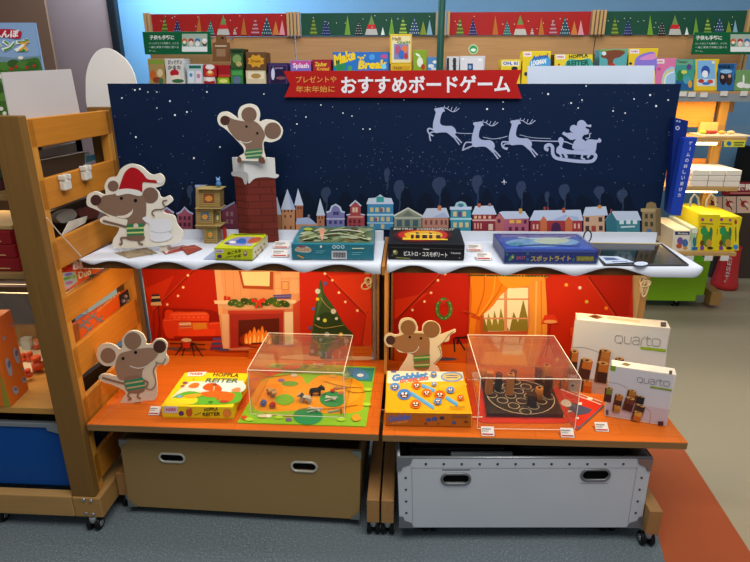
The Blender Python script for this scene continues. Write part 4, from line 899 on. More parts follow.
# ================================================================== SIDE SHELVING RACK (left edge of the photo)
XS = -.978; yF = 1.437
t = SR = thing('shelving_rack', 'large wooden shelving rack with slatted side left of the display', 'shelving rack', (-1.5, 1.68, 0))
OK_ = '#7d5a2c'
G().box(XS - .082, XS - .004, yF, yF + .03, .132, 1.31, WD(3.0, OK_), .003).build('front_post', t)
G().box(XS - .082, XS - .004, 1.90, 1.93, .132, 1.31, WD(3.0, OK_), .003).build('rear_post', t)
for y in (1.467, 1.872): G().box(XS - .036, XS - .006, y, y + .027, .132, 1.30, WD(3.0, '#c98a38'), .002).build('inner_post', t)
pxs = PX(XS - .006)
rows = [((29, 118.5), (34, 148)), ((38.5, 180), (45, 211)), ((52, 241), (56, 271)), ((62, 298), (67, 323)), ((72, 348), (79, 377)), ((83, 397), (92, 432)), ((95, 452), (100, 478))]
for (u0, v0), (u1, v1) in rows:
    za, zb2 = PX(XS - .006).hit(u0 + 2, v0).z, PX(XS - .006).hit(u1 + 2, v1).z
    G().box(XS - .022, XS - .006, yF + .031, 1.899, zb2, min(za, 1.31), WD(2.0, '#c07a28'), .0025).build('side_slat', t)
G().box(XS - .082, XS + .012, yF - .004, 1.965, .053, .131, WD(2.0, '#a9804a'), .004).build('base_rail', t)
G().box(-2.2, XS - .083, yF - .004, yF + .03, .053, .133, WD(1.0, '#b38b54'), .004).build('front_beam', t)
G().box(-2.2, XS - .083, 1.92, 1.95, .053, .133, WD(1.0, '#a17a44'), .004).build('rear_beam', t)
pf = PY(yF - .004)
for u, v in ((83.5, 499.5), (91, 500.5), (86.5, 513), (93.5, 514)):
    q = pf.hit(u, v); G().cyl((q.x, yF - .0075, q.z), (q.x, yF - .0042, q.z), .006, M('#b9bbbd', .3, metal=.8), n=14).build('bolt', t)
caster((-1.005, 1.438, 0), t, .0215); caster((XS - .02, 1.60, 0), t, .0215); q = fl.hit(3, 518); caster((q.x, 1.455, 0), t, .0215); caster((XS - .02, 1.90, 0), t, .0215)
zs1 = PY(yF + .03).hit(40, 408.5).z
G().box(-2.2, XS - .09, yF + .032, 1.89, zs1 - .022, zs1, WD(1.0, '#c08c46'), .002).build('shelf_board', t)
zs2 = PY(yF + .03).hit(15, 277).z
G().box(-2.2, XS - .09, yF + .06, 1.89, zs2 - .018, zs2, WD(1.0, '#9a7648'), .002).build('shelf_board', t)
G().box(-2.2, XS - .09, yF + .06, 1.89, 1.08, 1.096, WD(1.0, '#9a7648'), .002).build('shelf_board', t)
G().box(-2.2, XS - .03, yF + .06, 1.89, 1.275, 1.29, WD(1.0, '#b98d54'), .002).build('top_board', t)
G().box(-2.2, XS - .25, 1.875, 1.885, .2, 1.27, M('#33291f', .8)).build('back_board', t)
# blue crate
y = yF + .045; p = PY(y); zt0, zb_ = p.hit(20, 424).z, .1355
xr3 = p.hit(62, 428).x; xb3 = p.hit(75, 487).x
t = thing('storage_crate', 'blue storage crate with grey metal rim at lower left', 'crate', ((xr3 - 2.1) / 2, y, zb_))
G().prism([V((-2.1, y, zb_)), V((xb3, y, zb_)), V((xr3, y, zt0)), V((-2.1, y, zt0))], (0, .01, 0), M('#0c4890', .5)).build('front_panel', t)
G().prism([V((xb3, y + .011, zb_)), V((xb3, 1.84, zb_)), V((xr3, 1.84, zt0)), V((xr3, y + .011, zt0))], (-.01, 0, 0), M('#0c4890', .5)).build('side_panel', t)
G().box(-2.1, xb3 - .02, 1.841, 1.85, zb_, zt0, M('#0c4890', .5)).build('back_panel', t)
G().box(-2.1, xb3 - .02, y + .012, 1.83, zb_, zb_ + .006, M('#0c4890', .5)).build('bottom_panel', t)
G().box(-2.1, xr3 + .006, y - .005, y + .012, zt0 - .008, zt0 + .008, M('#8d9298', .35, metal=.4), .002).build('top_rim', t)
G().prism([V((xr3 + .006, y - .0055, zt0 + .005)), V((xr3 - .05, y - .0055, zt0 + .005)), V((xr3 - .045, y - .0055, zt0 - .016)), V((xr3 + .004, y - .0055, zt0 - .03))], (0, -.002, 0), M('#9a9ea2', .3, metal=.6)).build('corner_plate', t)
for i, (x0, x1, h, c_, l) in enumerate(((-1.55, -1.3, .33, '#4a1f22', 'dark red toy box lying in the blue crate'), (-1.28, -1.09, .31, '#4f5a2e', 'dark olive pouch lying in the blue crate'))):
    o = G().box(x0, x1, 1.55, 1.78, .143, h, M(c_, .6), .012).build('packed_box'); tag(o, l, 'box')
# things on the rack's shelves -------------------------------------------
P0, Q0 = PZ(zs1).hit(11, 407), PZ(zs1).hit(29, 389)
e2 = (Q0 - P0); e1 = V((-e2.y, e2.x, 0)).normalized() * .10
hh = PX(P0.x).hit(-9, 323)
h_ = Pl(P0, e1).hit(-6, 321).z - zs1
t = thing('game_box', 'upright orange box with pale blue printed pegs on lower left shelf', 'game box', tuple(P0))
G().obox(P0 + V((0, 0, .0005)), e1, e2, V((0, 0, h_)), M('#cf6a22', .45), .002).build('carton', t)
side = Pl(P0, e1); a = Art(side, 0, 300, 4.32, rough=.45)
if a.pl.n.dot(e1) > 0: pass
for x, y_, rx, ry in ((38, 290, 11, 42), (70, 240, 11, 36), (66, 390, 12, 18), (103, 345, 10, 14), (15, 165, 6, 9), (48, 108, 5, 7), (98, 300, 5, 7)): a.ell(x, y_, rx, ry, '#9aa6b8', 12, -.25).ell(x, y_ - ry * .3, rx * .6, ry * .4, '#5a6a96', 10)
a.build('side_print', t)
Art(Pl(P0, e2), 0, 300, 4.32, rough=.45).poly([(0, 330), (12, 345), (47, 462), (20, 462)], '#8f8a2a').build('end_print', t)
for i, (u, v, r, hgt, c_, l) in enumerate(((38.5, 369, .019, .05, '#d5521c', 'large orange peg with knob at front'), (29, 377, .012, .03, '#d5521c', 'small orange peg lying foremost'), (31, 361, .013, .035, '#c94a1a', 'orange peg left of blue block'), (24, 361, .012, .03, '#d5521c', 'orange peg nearest the orange box'), (38, 349, .012, .04, '#c94a1a', 'rear orange peg behind the large one'))):
    q = PZ(zs1 + .012).hit(u, v); t = thing('toy_peg', l + ' on the white tray', 'toy', tuple(q), 'orange toy pegs on the white tray')
    G().lathe(q + V((0, 0, .0005)), [(r * .6, 0), (r, .002), (r, hgt * .45), (r * .55, hgt * .5), (r * .55, hgt * .62), (r * .8, hgt * .66), (r * .8, hgt * .95), (r * .5, hgt)], M(c_, .35), 16).build('peg', t)
q = PZ(zs1 + .012).hit(28.5, 349); o = G().box(q.x - .017, q.x + .017, q.y - .012, q.y + .012, zs1 + .0125, zs1 + .06, M('#8fb0c4', .4), .004).build('toy_block'); tag(o, 'pale blue toy block standing among orange pegs', 'toy')
q = PZ(zs1).hit(30, 365); o = G().box(q.x - .2, q.x + .052, q.y - .09, min(1.86, q.y + .14), zs1 + .0005, zs1 + .0115, M('#e3d6bf', .5), .003).build('play_tray'); tag(o, 'white play tray holding orange pegs on the lower shelf', 'tray')
pc = PY(1.72); t = thing('acrylic_case', 'clear acrylic case edges over the toy tray', 'acrylic cover', tuple(pc.hit(20, 345)))
zl_ = zs1 + .26
cx0, cx1, cy0, cy1 = -1.62, XS - .13, 1.775, 1.86
for pts in ([(cx0, cy0, zl_), (cx1, cy0, zl_)], [(cx1, cy0, zl_), (cx1, cy1, zl_)], [(cx1, cy0, zs1 + .02), (cx1, cy0, zl_)], [(cx1, cy1, zl_), (cx0, cy1, zl_)]): G().tube(pts, .0022, EDGE, 6).build('polished_edge', t)
G().box(cx0, cx1, cy0, cy0 + .002, zs1 + .014, zl_, ACRYL).build('front_panel', t)
for k in range(3):
    p = PY(yF + .075); z0 = zs2 + .0005 + k * .0405; x1 = p.hit(19 - k * 1.5, 262).x
    t = thing('game_box', '%s dark red box of the pile on the left shelf' % ['lowest', 'middle', 'topmost'][k], 'game box', (x1 - .15, yF + .2, z0), 'dark red boxes piled on the left shelf')
    G().box(x1 - .32, x1, yF + .075, yF + .30, z0, z0 + .0400, M('#8a1a1e', .45), .003).build('carton', t)
    G().box(x1 - .2, x1 - .03, yF + .0735, yF + .0748, z0 + .008, z0 + .011, M('#c9a06a', .5)).build('line_print', t)
z0 = zs2 + .123; x1 = PY(yF + .08).hit(12, 236).x
o = G().box(x1 - .3, x1, yF + .085, yF + .28, z0, z0 + .012, M('#b99a64', .5), .002).build('wooden_lid'); tag(o, 'tan wooden lid on top of the dark red boxes', 'lid')
for k, (v0, v1, c_, l) in enumerate(((212, 222, '#6a4048', 'dusky pink box on the upper left shelf'), (190, 211, '#5a6a52', 'grey green box on top of the dusky pink box'))):
    p = PY(yF + .12); 
    z0 = 1.0965 if k == 0 else 1.1275
    x1 = p.hit(6, 216).x
    o = G().box(x1 - .3, x1, yF + .12, yF + .3, z0, z0 + .03, M(c_, .5), .003).build('game_box'); tag(o, l, 'game box')
t = thing('wire_hook_rack', 'white wire display rails on the left shelf below red boxes', 'rail', (-1.2, 1.6, .80))
for dz in (0, .02): G().tube([(-1.7, 1.56 + dz, zs2 - .06 - dz), (-1.11, 1.62 + dz, zs2 - .07 - dz)], .004, M('#c9c4ba', .4), 8).build('rail', t)
G().tube([(-1.17, 1.615, zs2 - .069), (-1.17, 1.60, zs2 - .04)], .004, M('#c9c4ba', .4), 8).build('hook', t)
# things glimpsed between the slats: they stand on the rack's boards just inside its side
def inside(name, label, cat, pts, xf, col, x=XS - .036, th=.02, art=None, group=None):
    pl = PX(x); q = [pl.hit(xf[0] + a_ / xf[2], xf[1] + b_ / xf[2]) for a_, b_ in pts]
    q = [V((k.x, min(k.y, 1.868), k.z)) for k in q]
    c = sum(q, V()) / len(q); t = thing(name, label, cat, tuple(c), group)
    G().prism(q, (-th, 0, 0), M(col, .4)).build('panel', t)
    if art:
        a = Art(pl, *xf, rough=.4); art(a); a.build('face_print', t)
    return t
Z2 = (0, 110, 4.323); Z3 = (0, 220, 4.32); Z4 = (20, 200, 5.623)
inside('paper_sheet', 'white paper sheet seen through the top slat gap', 'paper', [(135, 190), (375, 130), (380, 175), (150, 240)], Z2, '#c9c2b8', x=XS - .12)
inside('display_case', 'dark glass display case seen through the top slat gap', 'display case', [(165, 215), (366, 178), (368, 250), (165, 300)], Z2, '#4a3a2e', x=XS - .06, art=lambda a: (a.line([(170, 300), (170, 217), (366, 180)], 4, '#c9c2b4')))
inside('picture_card', 'small blue and white card behind the dark glass case', 'card', [(366, 185), (425, 172), (428, 220), (368, 245)], Z2, '#9fb6bd', x=XS - .08, art=lambda a: a.poly([(370, 200), (418, 190), (420, 212), (372, 228)], '#4a7f96'))
inside('board_panel', 'cream board at the rear of the top slat gap', 'board', [(408, 118), (500, 104), (505, 212), (430, 232)], Z2, '#b9a078', x=XS - .1)
for i, (u, v) in enumerate(((62, 182), (83, 172.5))):
    q = PX(XS - .006).hit(u, v)
    t = thing('white_clip', ['front white plastic clip hooked over the second slat', 'rear white plastic clip hooked over the second slat'][i], 'clip', tuple(q), 'white clips on the second slat')
    G().box(XS - .0055, XS + .012, q.y - .018, q.y + .018, q.z - .022, q.z + .006, M('#d2cdc2', .35), .004).build('clip_body', t)
    G().box(XS - .0055, XS + .018, q.y - .02, q.y - .012, q.z + .007, q.z + .022, M('#d2cdc2', .35), .003).build('clip_jaw', t)
    G().box(XS - .0055, XS + .018, q.y + .004, q.y + .012, q.z + .007, q.z + .022, M('#d2cdc2', .35), .003).build('clip_jaw', t)
inside('gap_shade_sheet', 'dark sheet painted as shade inside the second slat gap', 'panel', [(140, 80), (450, -40), (470, 150), (200, 260)], Z4, '#3f3830', x=XS - .088)  # dark sheet added for the shade inside this gap
inside('plush_pouch', 'pale grey pouch in the second slat gap', 'pouch', sm([(205, 100), (230, 70), (290, 50), (320, 80), (300, 110), (240, 130)]), Z4, '#8f8a80', x=XS - .05)
inside('price_card', 'tilted white card in the second slat gap', 'card', [(240, 197), (278, 122), (380, 90), (368, 128)], Z4, '#d6cfc0', x=XS - .034, th=.004)
inside('red_pouch', 'dusky red pouch deep in the second slat gap', 'pouch', sm([(330, 70), (380, 40), (430, 45), (440, 90), (360, 110)]), Z4, '#70403a', x=XS - .06)
pq = PX(XS + .003); tag(G().tube([pq.hit(20 + x / 5.623, 200 + y / 5.623) for x, y in ((150, 100), (225, 190), (345, 318))], .0016, M('#d6cdbf', .4), 6).build('white_cable'), 'thin white cable running down the rack side to the snow shelf', 'cable')
def blk(a):
    a.poly([(232, 405), (262, 370), (480, 345), (478, 375), (330, 470), (250, 515)], '#d65a1e'); a.poly([(235, 410), (262, 372), (300, 365), (300, 400)], '#c22a18')
    a.text('Blokus', (296, 392), (474, 388), (296, 345), '#f2ece0', .05)
    a.poly([(236, 408), (310, 402), (322, 460), (250, 512)], '#a9b6a0'); a.text('Duo', (330, 445), (400, 420), (325, 405), '#e8e0c4', .03)
    for x, y_, c_ in ((270, 418, '#7a6ab0'), (262, 440, '#5a9a4a'), (275, 465, '#b06a9a'), (262, 490, '#c9a0b0'), (300, 430, '#8fae5a'), (405, 425, '#3f4a5a'), (430, 430, '#e0b52a')): a.ell(x, y_, 22, 9, c_, 12, -.2)
inside('game_box', 'colourful game box with white lettering glowing through the third slat gap', 'game box', [(228, 400), (258, 368), (485, 335), (482, 378), (330, 475), (246, 520)], Z4, '#d65a1e', x=XS - .026, th=.014, art=blk)
inside('lit_slat_edge', 'lit top edge of the fourth slat, its light painted cream', 'shelf', [(245, 536), (480, 398), (480, 410), (255, 558)], Z4, '#f2d38a', x=XS - .0235, th=.010)  # cream strip paints the light on the fourth slat's top edge
def xs_(a):
    a.poly([(308, 460), (585, 275), (588, 345), (332, 556)], '#c9521a'); a.poly([(308, 462), (336, 442), (352, 540), (332, 556)], '#8a4a22')
    for x, y_ in ((370, 440), (400, 415), (385, 470), (352, 455), (428, 430)): a.line([(x - 18, y_ - 6), (x + 18, y_ + 8)], 7, '#6a6f78'); a.line([(x - 12, y_ + 14), (x + 14, y_ - 16)], 7, '#6a6f78')
    a.text('QUORIDOR', (420, 400), (520, 318), (416, 388), '#e0a05a', .02)
    a.poly([(512, 325), (584, 275), (588, 348), (520, 396)], '#26232c')
    for x, y_ in ((540, 330), (560, 310), (550, 350), (575, 330), (530, 350)): a.circ(x, y_, 9, '#5a5a7a').circ(x + 3, y_ - 2, 4, '#b0a890')
    for x, y_, c_ in ((370, 505, '#4a6a9a'), (450, 450, '#3f3a4a'), (490, 415, '#5a5a6a'), (420, 470, '#4a4a5a')): a.ell(x, y_, 12, 14, c_)
inside('game_box', 'orange game box with grey crosses seen through the fourth slat gap', 'game box', [(308, 460), (585, 275), (588, 345), (332, 556)], Z3, '#c9521a', x=XS - .0235, th=.012, art=xs_)
Z5 = (0, 300, 4.32)
inside('gap_shade_sheet', 'dark sheet painted as shade behind the fifth slat gap beside the mouse', 'panel', [(355, 340), (560, 190), (570, 290), (372, 440)], Z5, '#2a1d12', x=XS - .05)  # sheet painted dark where the rack's inside lies in shade
# signs standing on the rack top
py_ = PY(1.80); tp = 1.2905
b0_, t0_ = py_.hit(43.5, 72), py_.hit(35, 23)
t = thing('poster', 'blue sky poster with Japanese lettering standing at upper left', 'poster', (b0_.x - .2, 1.8, tp))
G().prism([V((t0_.x - .5, 1.8, t0_.z)), t0_, V((t0_.x + .02 * 0, 1.8, tp)), V((t0_.x - .5, 1.8, tp))], (0, .006, 0), M('#7f9fc9', .4)).build('poster_board', t)
a = Art(py_, 0, 0, 4.323, rough=.4)
a.poly([(-150, 98), (150, 98), (178, 290), (180, 300), (-150, 310)], '#86a6d0'); a.poly([(-150, 230), (60, 250), (178, 240), (178, 500), (-150, 500)], '#6f8fa0'); a.blob([(-140, 270), (-60, 255), (40, 275), (120, 255), (176, 270), (176, 480), (-140, 480)], '#3f6a2c')
for x, y_, c_ in ((20, 285, '#4f7f34'), (60, 275, '#35592a'), (100, 280, '#4a7a36'), (140, 285, '#35602a'), (20, 340, '#5a8a3a'), (0, 380, '#35592a'), (15, 420, '#54803a')): a.ell(x, y_, 28, 18, c_)
for x, y_ in ((50, 298), (72, 288), (118, 292), (150, 284)): a.circ(x, y_, 7, '#b0302a')
for x, y_ in ((8, 470), (22, 490), (5, 330), (30, 360)): a.circ(x, y_, 9, '#d9e0dc')
a.blob([(-120, 150), (0, 126), (85, 132), (95, 150), (80, 168), (0, 160), (-110, 180)], '#b02038')
a.text('かくれんぼ', (-110, 170), (84, 162), (-108, 136), '#f0eaea', .04)
a.text('どんぐりレンズ', (-280, 228), (132, 226), (-280, 168), '#eef2ea', .10); a.text('どんぐりレンズ', (-278, 226), (130, 224), (-278, 170), '#3f8a3f', .03)
a.text('ズ', (84, 222), (130, 222), (84, 174), '#d9a23a', .05)
a.ell(92, 250, 12, 7, '#e6ead8')
a.build('face_print', t)
pw = PX(XS - .05)
t = thing('blank_card', 'blank white card leaning on the rack top before the poster', 'card', tuple(pw.hit(45, 110)))
G().prism([V((XS - .05, pw.hit(10, 117).y, tp)), V((XS - .05, pw.hit(79, 107).y, tp)), pw.hit(71, 69), pw.hit(1.5, 72.5)], (-.003, 0, 0), M('#bfb8b6', .6)).build('card', t)
yo = 2.03; po = PY(yo)
t = thing('oval_sign', 'blank white oval sign standing behind the backdrop corner', 'sign', (po.hit(111, 90).x, yo, 0))
G().prism([po.hit(x, y_) for x, y_ in sm([(85.6, 84), (88, 66), (95, 53), (104, 48), (114, 50.5), (126, 60), (134, 74), (137, 92), (132, 112), (110, 118), (89, 112)])], (0, .006, 0), M('#efe9e2', .6)).build('sign_board', t)
xo = po.hit(113, 110).x
G().cyl((xo, yo + .012, .012), (xo, yo + .012, 1.36), .01, M('#9a9ca0', .4, metal=.5), n=12).build('pole', t); G().cyl((xo, yo + .03, .003), (xo, yo + .03, .012), .10, M('#5a5c60', .5), n=24).build('foot_plate', t)
# ================================================================== BACKDROP
PB_ = PY(yBD)
c00, c10 = PB_.hit(107, 82), PB_.hit(681, 85.5)
t = BD = thing('backdrop_board', 'navy night-sky backdrop board with snowy houses, reindeer and sleigh', 'backdrop', ((c00.x + c10.x) / 2, yBD, zS + .001))
G().box(c00.x, c10.x, yBD, yBD + .01, zS + .001, (c00.z + c10.z) / 2, M('#031b3d', .6)).build('board', t)
# soft lighter patches of night sky and the stars
a = Art(PB_, rough=.6, base=.0004, step=.000008)
a.poly(sm([(114, 178), (150, 168), (190, 185), (240, 176), (300, 182), (350, 172), (400, 184), (450, 176), (520, 186), (580, 178), (640, 184), (660, 182)], 4, False) + [(652, 231), (130, 231)], '#041a38')
for k in range(25):
    x = 146 + k * 20; a.blob([(x - 13, 231), (x - 8, 208 - (k * 7) % 13), (x, 197 - (k * 5) % 11), (x + 8, 207 - (k * 3) % 9), (x + 13, 231)], '#031229', 3)
a.build('night_hills_print', t)
a = Art(PB_, rough=.5, base=.0009, step=.000004)
big = [(122, 98), (135, 90), (140, 89), (148, 92), (175, 115), (187, 112), (136, 137), (194, 158), (207, 92), (220, 147), (157, 92), (170, 101), (157, 108), (264, 94), (291, 95), (321, 105), (297, 124), (343, 113), (352, 116), (306, 117), (363, 129), (370, 129), (404, 100), (548, 94), (571, 103), (578, 108), (582, 100), (613, 111), (625, 113), (634, 99), (650, 95), (656, 106), (504, 181), (668, 100), (586, 86), (503, 102), (418, 97), (503, 109), (487, 109)]
for x, y in big: a.circ(x, y, .68 + random.random() * .4, '#e6eef8', 8)
for k in range(330):
    x, y = random.uniform(112, 672), 86 + 108 * random.random() ** .9
    if 285 < x < 522 and y < 100: continue
    if 222 < x < 284: continue
    a.circ(x, y, random.uniform(.18, .42), random.choice(['#8fa3c4', '#b9c6dc', '#6f87ad', '#a9b9d4']), 6)
for k in range(140):
    x = random.gauss(440, 55); y = random.gauss(165, 12)
    if 290 < x < 640 and 135 < y < 188: a.circ(x, y, random.uniform(.18, .38), random.choice(['#8fa3c4', '#6f87ad']), 6)
for s_ in (1, -1): a.line([(504 - 2.6, 182), (504 + 2.6, 182)] if s_ > 0 else [(504, 179.4), (504, 184.6)], .5, '#dfe6f2')
o = a.build('stars_print', t); o['kind'] = 'stuff'
# chimney smoke
def smoke(x, y, top, w):
    a = Art(PB_, rough=.5, base=.0012)
    a.line([(x, y), (x + 1, y - (y - top) * .3), (x - 1, y - (y - top) * .5)], 1.5, '#2a3a56', True)
    a.blob([(x - 1.5, y - (y - top) * .4), (x - w * .4, y - (y - top) * .62), (x - w * .5, y - (y - top) * .8), (x - w * .25, top), (x + w * .3, top - .5), (x + w * .5, y - (y - top) * .78), (x + w * .2, y - (y - top) * .6), (x + 1.5, y - (y - top) * .42)], '#303f5c')
    a.build('smoke_print', t)
for q in ((326, 211, 188, 10), (387, 190, 169, 6), (399, 211, 181, 11), (439, 206, 178, 14), (477, 204, 176, 11), (521, 209, 182, 10), (547, 208, 192, 5), (564, 209, 185, 11), (599, 206, 187, 11), (190, 205, 186, 6), (622, 211, 190, 11)): smoke(*q)
def house(name, xf, draw):
    a = Art(PB_, *xf, rough=.6, base=.0014, step=.00004); draw(a); a.build('house_print', t)
SN, SN2 = '#c3cfe6', '#a9b9dc'
H1, H2, H3, H4, H0 = (280, 170, 5.35), (380, 170, 5.35), (490, 170, 5.35), (500, 187, 3), (180, 90, 3.125)
def win(a, pts, c='#3a3040', w=14, h=18):
    for x, y in pts: a.rect(x, y, x + w, y + h, c)
def castle(a):
    a.rect(-40, 235, 8, 318, '#a8714f'); a.poly([(-45, 238), (-16, 140), (10, 238)], SN); a.rect(85, 185, 123, 260, '#a8694a'); a.poly([(77, 189), (97, 97), (126, 189)], SN)
    a.rect(85, 285, 200, 318, '#c9936a'); a.poly([(84, 290), (90, 258), (155, 252), (198, 290)], SN2); a.rect(148, 238, 160, 256, '#8a7a80')
    a.rect(10, 208, 80, 318, '#c08a62'); a.poly([(4, 212), (40, 100), (84, 212)], SN); a.poly([(40, 100), (84, 212), (60, 212)], SN2)
    win(a, [(22, 212), (40, 212), (58, 212), (24, 240), (54, 240), (24, 300), (54, 300), (94, 196), (108, 196)], '#5a3a34', 9, 13)
house('castle', H1, castle)
house('tower', H1, lambda a: (a.rect(198, 240, 238, 318, '#b87a58'), a.poly([(194, 243), (215, 150), (242, 243)], SN), win(a, [(205, 248), (222, 248), (212, 270), (212, 296)], '#5a3a34', 8, 13)))
house('violet', H1, lambda a: (a.poly([(250, 310), (250, 225), (268, 222), (275, 195), (298, 186), (322, 200), (328, 222), (345, 226), (345, 310)], '#7d7ab0'), a.line([(248, 226), (268, 220), (278, 194), (298, 184), (320, 198), (330, 222), (347, 226)], 9, SN), a.rect(248, 258, 347, 264, '#c3c6e0'), win(a, [(284, 222), (300, 222), (262, 270), (290, 270), (318, 270)], '#3f4470', 15, 18)))
house('red', H1, lambda a: (a.poly([(360, 318), (360, 238), (376, 236), (376, 190), (403, 164), (432, 190), (432, 236), (452, 238), (452, 318)], '#a5484c'), a.line([(374, 192), (403, 164), (434, 192)], 8, SN), a.line([(356, 240), (376, 236)], 6, SN), a.line([(432, 236), (454, 240)], 6, SN), a.rect(366, 246, 448, 254, '#d09088'), win(a, [(388, 200), (404, 200)], '#e0c0a8', 12, 26), win(a, [(370, 264), (392, 264), (418, 264), (370, 292), (392, 292), (418, 292)], '#5a2a34', 13, 20)))
house('blue', H1, lambda a: (a.rect(468, 172, 606, 318, '#3f87b4'), a.poly([(462, 182), (474, 150), (510, 148), (536, 130), (562, 148), (596, 150), (608, 182)], SN), a.rect(516, 142, 556, 172, '#3a9a9a'), a.rect(466, 234, 608, 244, '#a9cfe0'), a.rect(466, 280, 608, 286, '#a9cfe0'), win(a, [(482, 200), (510, 200), (540, 200), (570, 200), (482, 250), (510, 250), (540, 250), (570, 250), (482, 290), (540, 290)], '#c9b98a', 18, 24), win(a, [(536, 204), (506, 254)], '#7d5a6a', 14, 20)))
house('grey', H2, lambda a: (a.poly([(76, 320), (76, 244), (150, 204), (222, 242), (222, 320)], '#87907f'), a.line([(72, 246), (150, 204), (226, 246)], 9, '#cdd0c8'), a.rect(78, 252, 220, 260, '#b9bdae'), win(a, [(90, 266), (132, 266), (176, 266)], '#48606a', 28, 36), a.poly([(120, 245), (150, 218), (180, 245)], '#6a7468')))
house('pink', H2, lambda a: (a.rect(226, 250, 366, 320, '#b98474'), a.poly([(220, 256), (250, 205), (355, 202), (372, 254)], SN), a.poly([(280, 254), (340, 225), (372, 254)], SN2), a.rect(309, 190, 328, 216, '#c07a5a'), win(a, [(240, 268), (268, 268), (296, 268), (324, 268), (346, 268)], '#7a4a48', 12, 24)))
house('teal', H2, lambda a: (a.rect(378, 200, 486, 330, '#3f93a8'), a.rect(374, 196, 490, 212, SN), a.poly([(398, 196), (408, 174), (432, 166), (456, 174), (466, 196)], '#9fc9d4'), a.ell(432, 188, 16, 10, '#3f7f94'), a.rect(374, 256, 490, 266, '#a9d4dc'), win(a, [(392, 222), (442, 222), (392, 280), (424, 280), (456, 280)], '#d9c08a', 18, 26), a.rect(418, 222, 436, 250, '#5a4a7a')))
house('red', H2, lambda a: (a.rect(496, 232, 616, 332, '#8a2f3c'), a.poly([(490, 238), (510, 192), (604, 190), (624, 238)], SN), a.rect(522, 178, 538, 200, '#b9603f'), a.rect(580, 178, 594, 194, '#8a6a70'), a.rect(494, 264, 618, 272, '#d9b0a8'), win(a, [(504, 244), (526, 244), (552, 244), (580, 244)], '#e0b090', 14, 16), win(a, [(504, 284), (520, 284), (536, 284)], '#d9a090', 8, 30), win(a, [(580, 288)], '#d9c0b0', 24, 34)))
house('pink', H3, lambda a: (a.rect(30, 250, 206, 335, '#b0607a'), a.poly([(28, 258), (48, 230), (74, 258), (74, 335), (28, 335)], '#b86a6a'), a.poly([(48, 226), (66, 220), (186, 220), (210, 258), (78, 262)], SN), a.rect(154, 206, 172, 234, '#c99a4a'), win(a, [(104, 266), (140, 266)], '#e8b04a', 26, 18), win(a, [(40, 262), (180, 266), (100, 304), (134, 304), (168, 304)], '#5a2a44', 16, 20)))
house('red', H3, lambda a: (a.rect(216, 262, 492, 336, '#a03a40'), a.poly([(210, 270), (236, 216), (484, 212), (498, 270)], SN), a.poly([(330, 268), (400, 238), (470, 250), (480, 268)], SN2), a.rect(286, 196, 298, 214, '#a04038'), a.rect(306, 198, 314, 214, '#a04038'), a.rect(386, 202, 402, 228, '#a85040'),
      a.poly([(268, 335), (268, 268), (286, 244), (304, 268), (304, 335)], '#c9704a'), a.poly([(402, 335), (402, 268), (420, 246), (440, 268), (440, 335)], '#c9704a'), a.line([(264, 270), (286, 242), (308, 270)], 6, SN), a.line([(398, 270), (420, 244), (444, 270)], 6, SN), a.blob([(330, 330), (334, 290), (352, 280), (372, 290), (376, 330)], '#4a2a50'), win(a, [(228, 290), (248, 290), (448, 286), (470, 286)], '#e0b0a0', 10, 26)))
house('cream', H3, lambda a: (a.rect(500, 240, 612, 345, '#c9a588'), a.poly([(495, 246), (510, 198), (620, 194), (630, 242)], SN), a.rect(576, 188, 596, 206, '#c98a4a'), win(a, [(510, 252), (580, 252), (510, 298), (582, 298)], '#4a3a3c', 20, 24), a.rect(542, 298, 566, 345, '#a0403a')))
house('teal', H4, lambda a: (a.rect(320, 92, 419, 146, '#3f7f8c'), a.poly([(314, 100), (334, 72), (412, 72), (424, 100)], SN), a.poly([(316, 98), (334, 74), (350, 100), (350, 146), (320, 146)], '#357080'), win(a, [(358, 98), (378, 98), (398, 98)], '#cfe0e6', 13, 13), a.line([(362, 120), (404, 118)], 4, '#cfe0e6'), a.rect(330, 66, 336, 80, '#8a4a40')))
house('tower', H4, lambda a: (a.rect(426, 66, 466, 146, '#96815c'), a.rect(422, 64, 480, 74, '#b09a70'), a.rect(466, 66, 482, 146, '#7d6a4a'), a.poly([(436, 64), (440, 48), (452, 44), (466, 48), (470, 64)], '#8a7650'), win(a, [(434, 80), (450, 80), (434, 104), (450, 104)], '#4a4434', 9, 14), a.rect(440, 126, 454, 146, '#4a6a9a')))
for i, (x0, x1, c_) in enumerate(((60, -1, ''),)): pass
house('pink', (80, 90, 3.125), lambda a: (a.poly([(248, 445), (248, 382), (272, 368), (292, 382), (292, 445)], '#9a5a68'), a.line([(246, 384), (272, 368), (294, 384)], 5, SN2), win(a, [(256, 392), (274, 392), (256, 412), (274, 412)], '#4a2a3c', 9, 12)))
house('rose', (80, 90, 3.125), lambda a: (a.poly([(304, 445), (304, 386), (316, 380), (326, 366), (340, 380), (352, 386), (352, 445)], '#a0566a'), a.line([(302, 387), (316, 380), (327, 366), (340, 380), (354, 387)], 5, SN2), win(a, [(310, 394), (324, 394), (338, 394), (310, 414), (324, 414), (338, 414)], '#5a2a44', 8, 12)))
house('tan', (80, 90, 3.125), lambda a: (a.rect(362, 300, 392, 445, '#a88a5c'), a.rect(360, 296, 394, 304, SN2)))
house('rose', H0, lambda a: (a.poly([(132, 445), (132, 372), (152, 360), (170, 352), (186, 366), (186, 445)], '#8f4a62'), a.line([(130, 374), (154, 360), (172, 350)], 5, SN2), win(a, [(144, 380), (158, 380), (144, 404), (158, 404)], '#c08a98', 8, 14)))
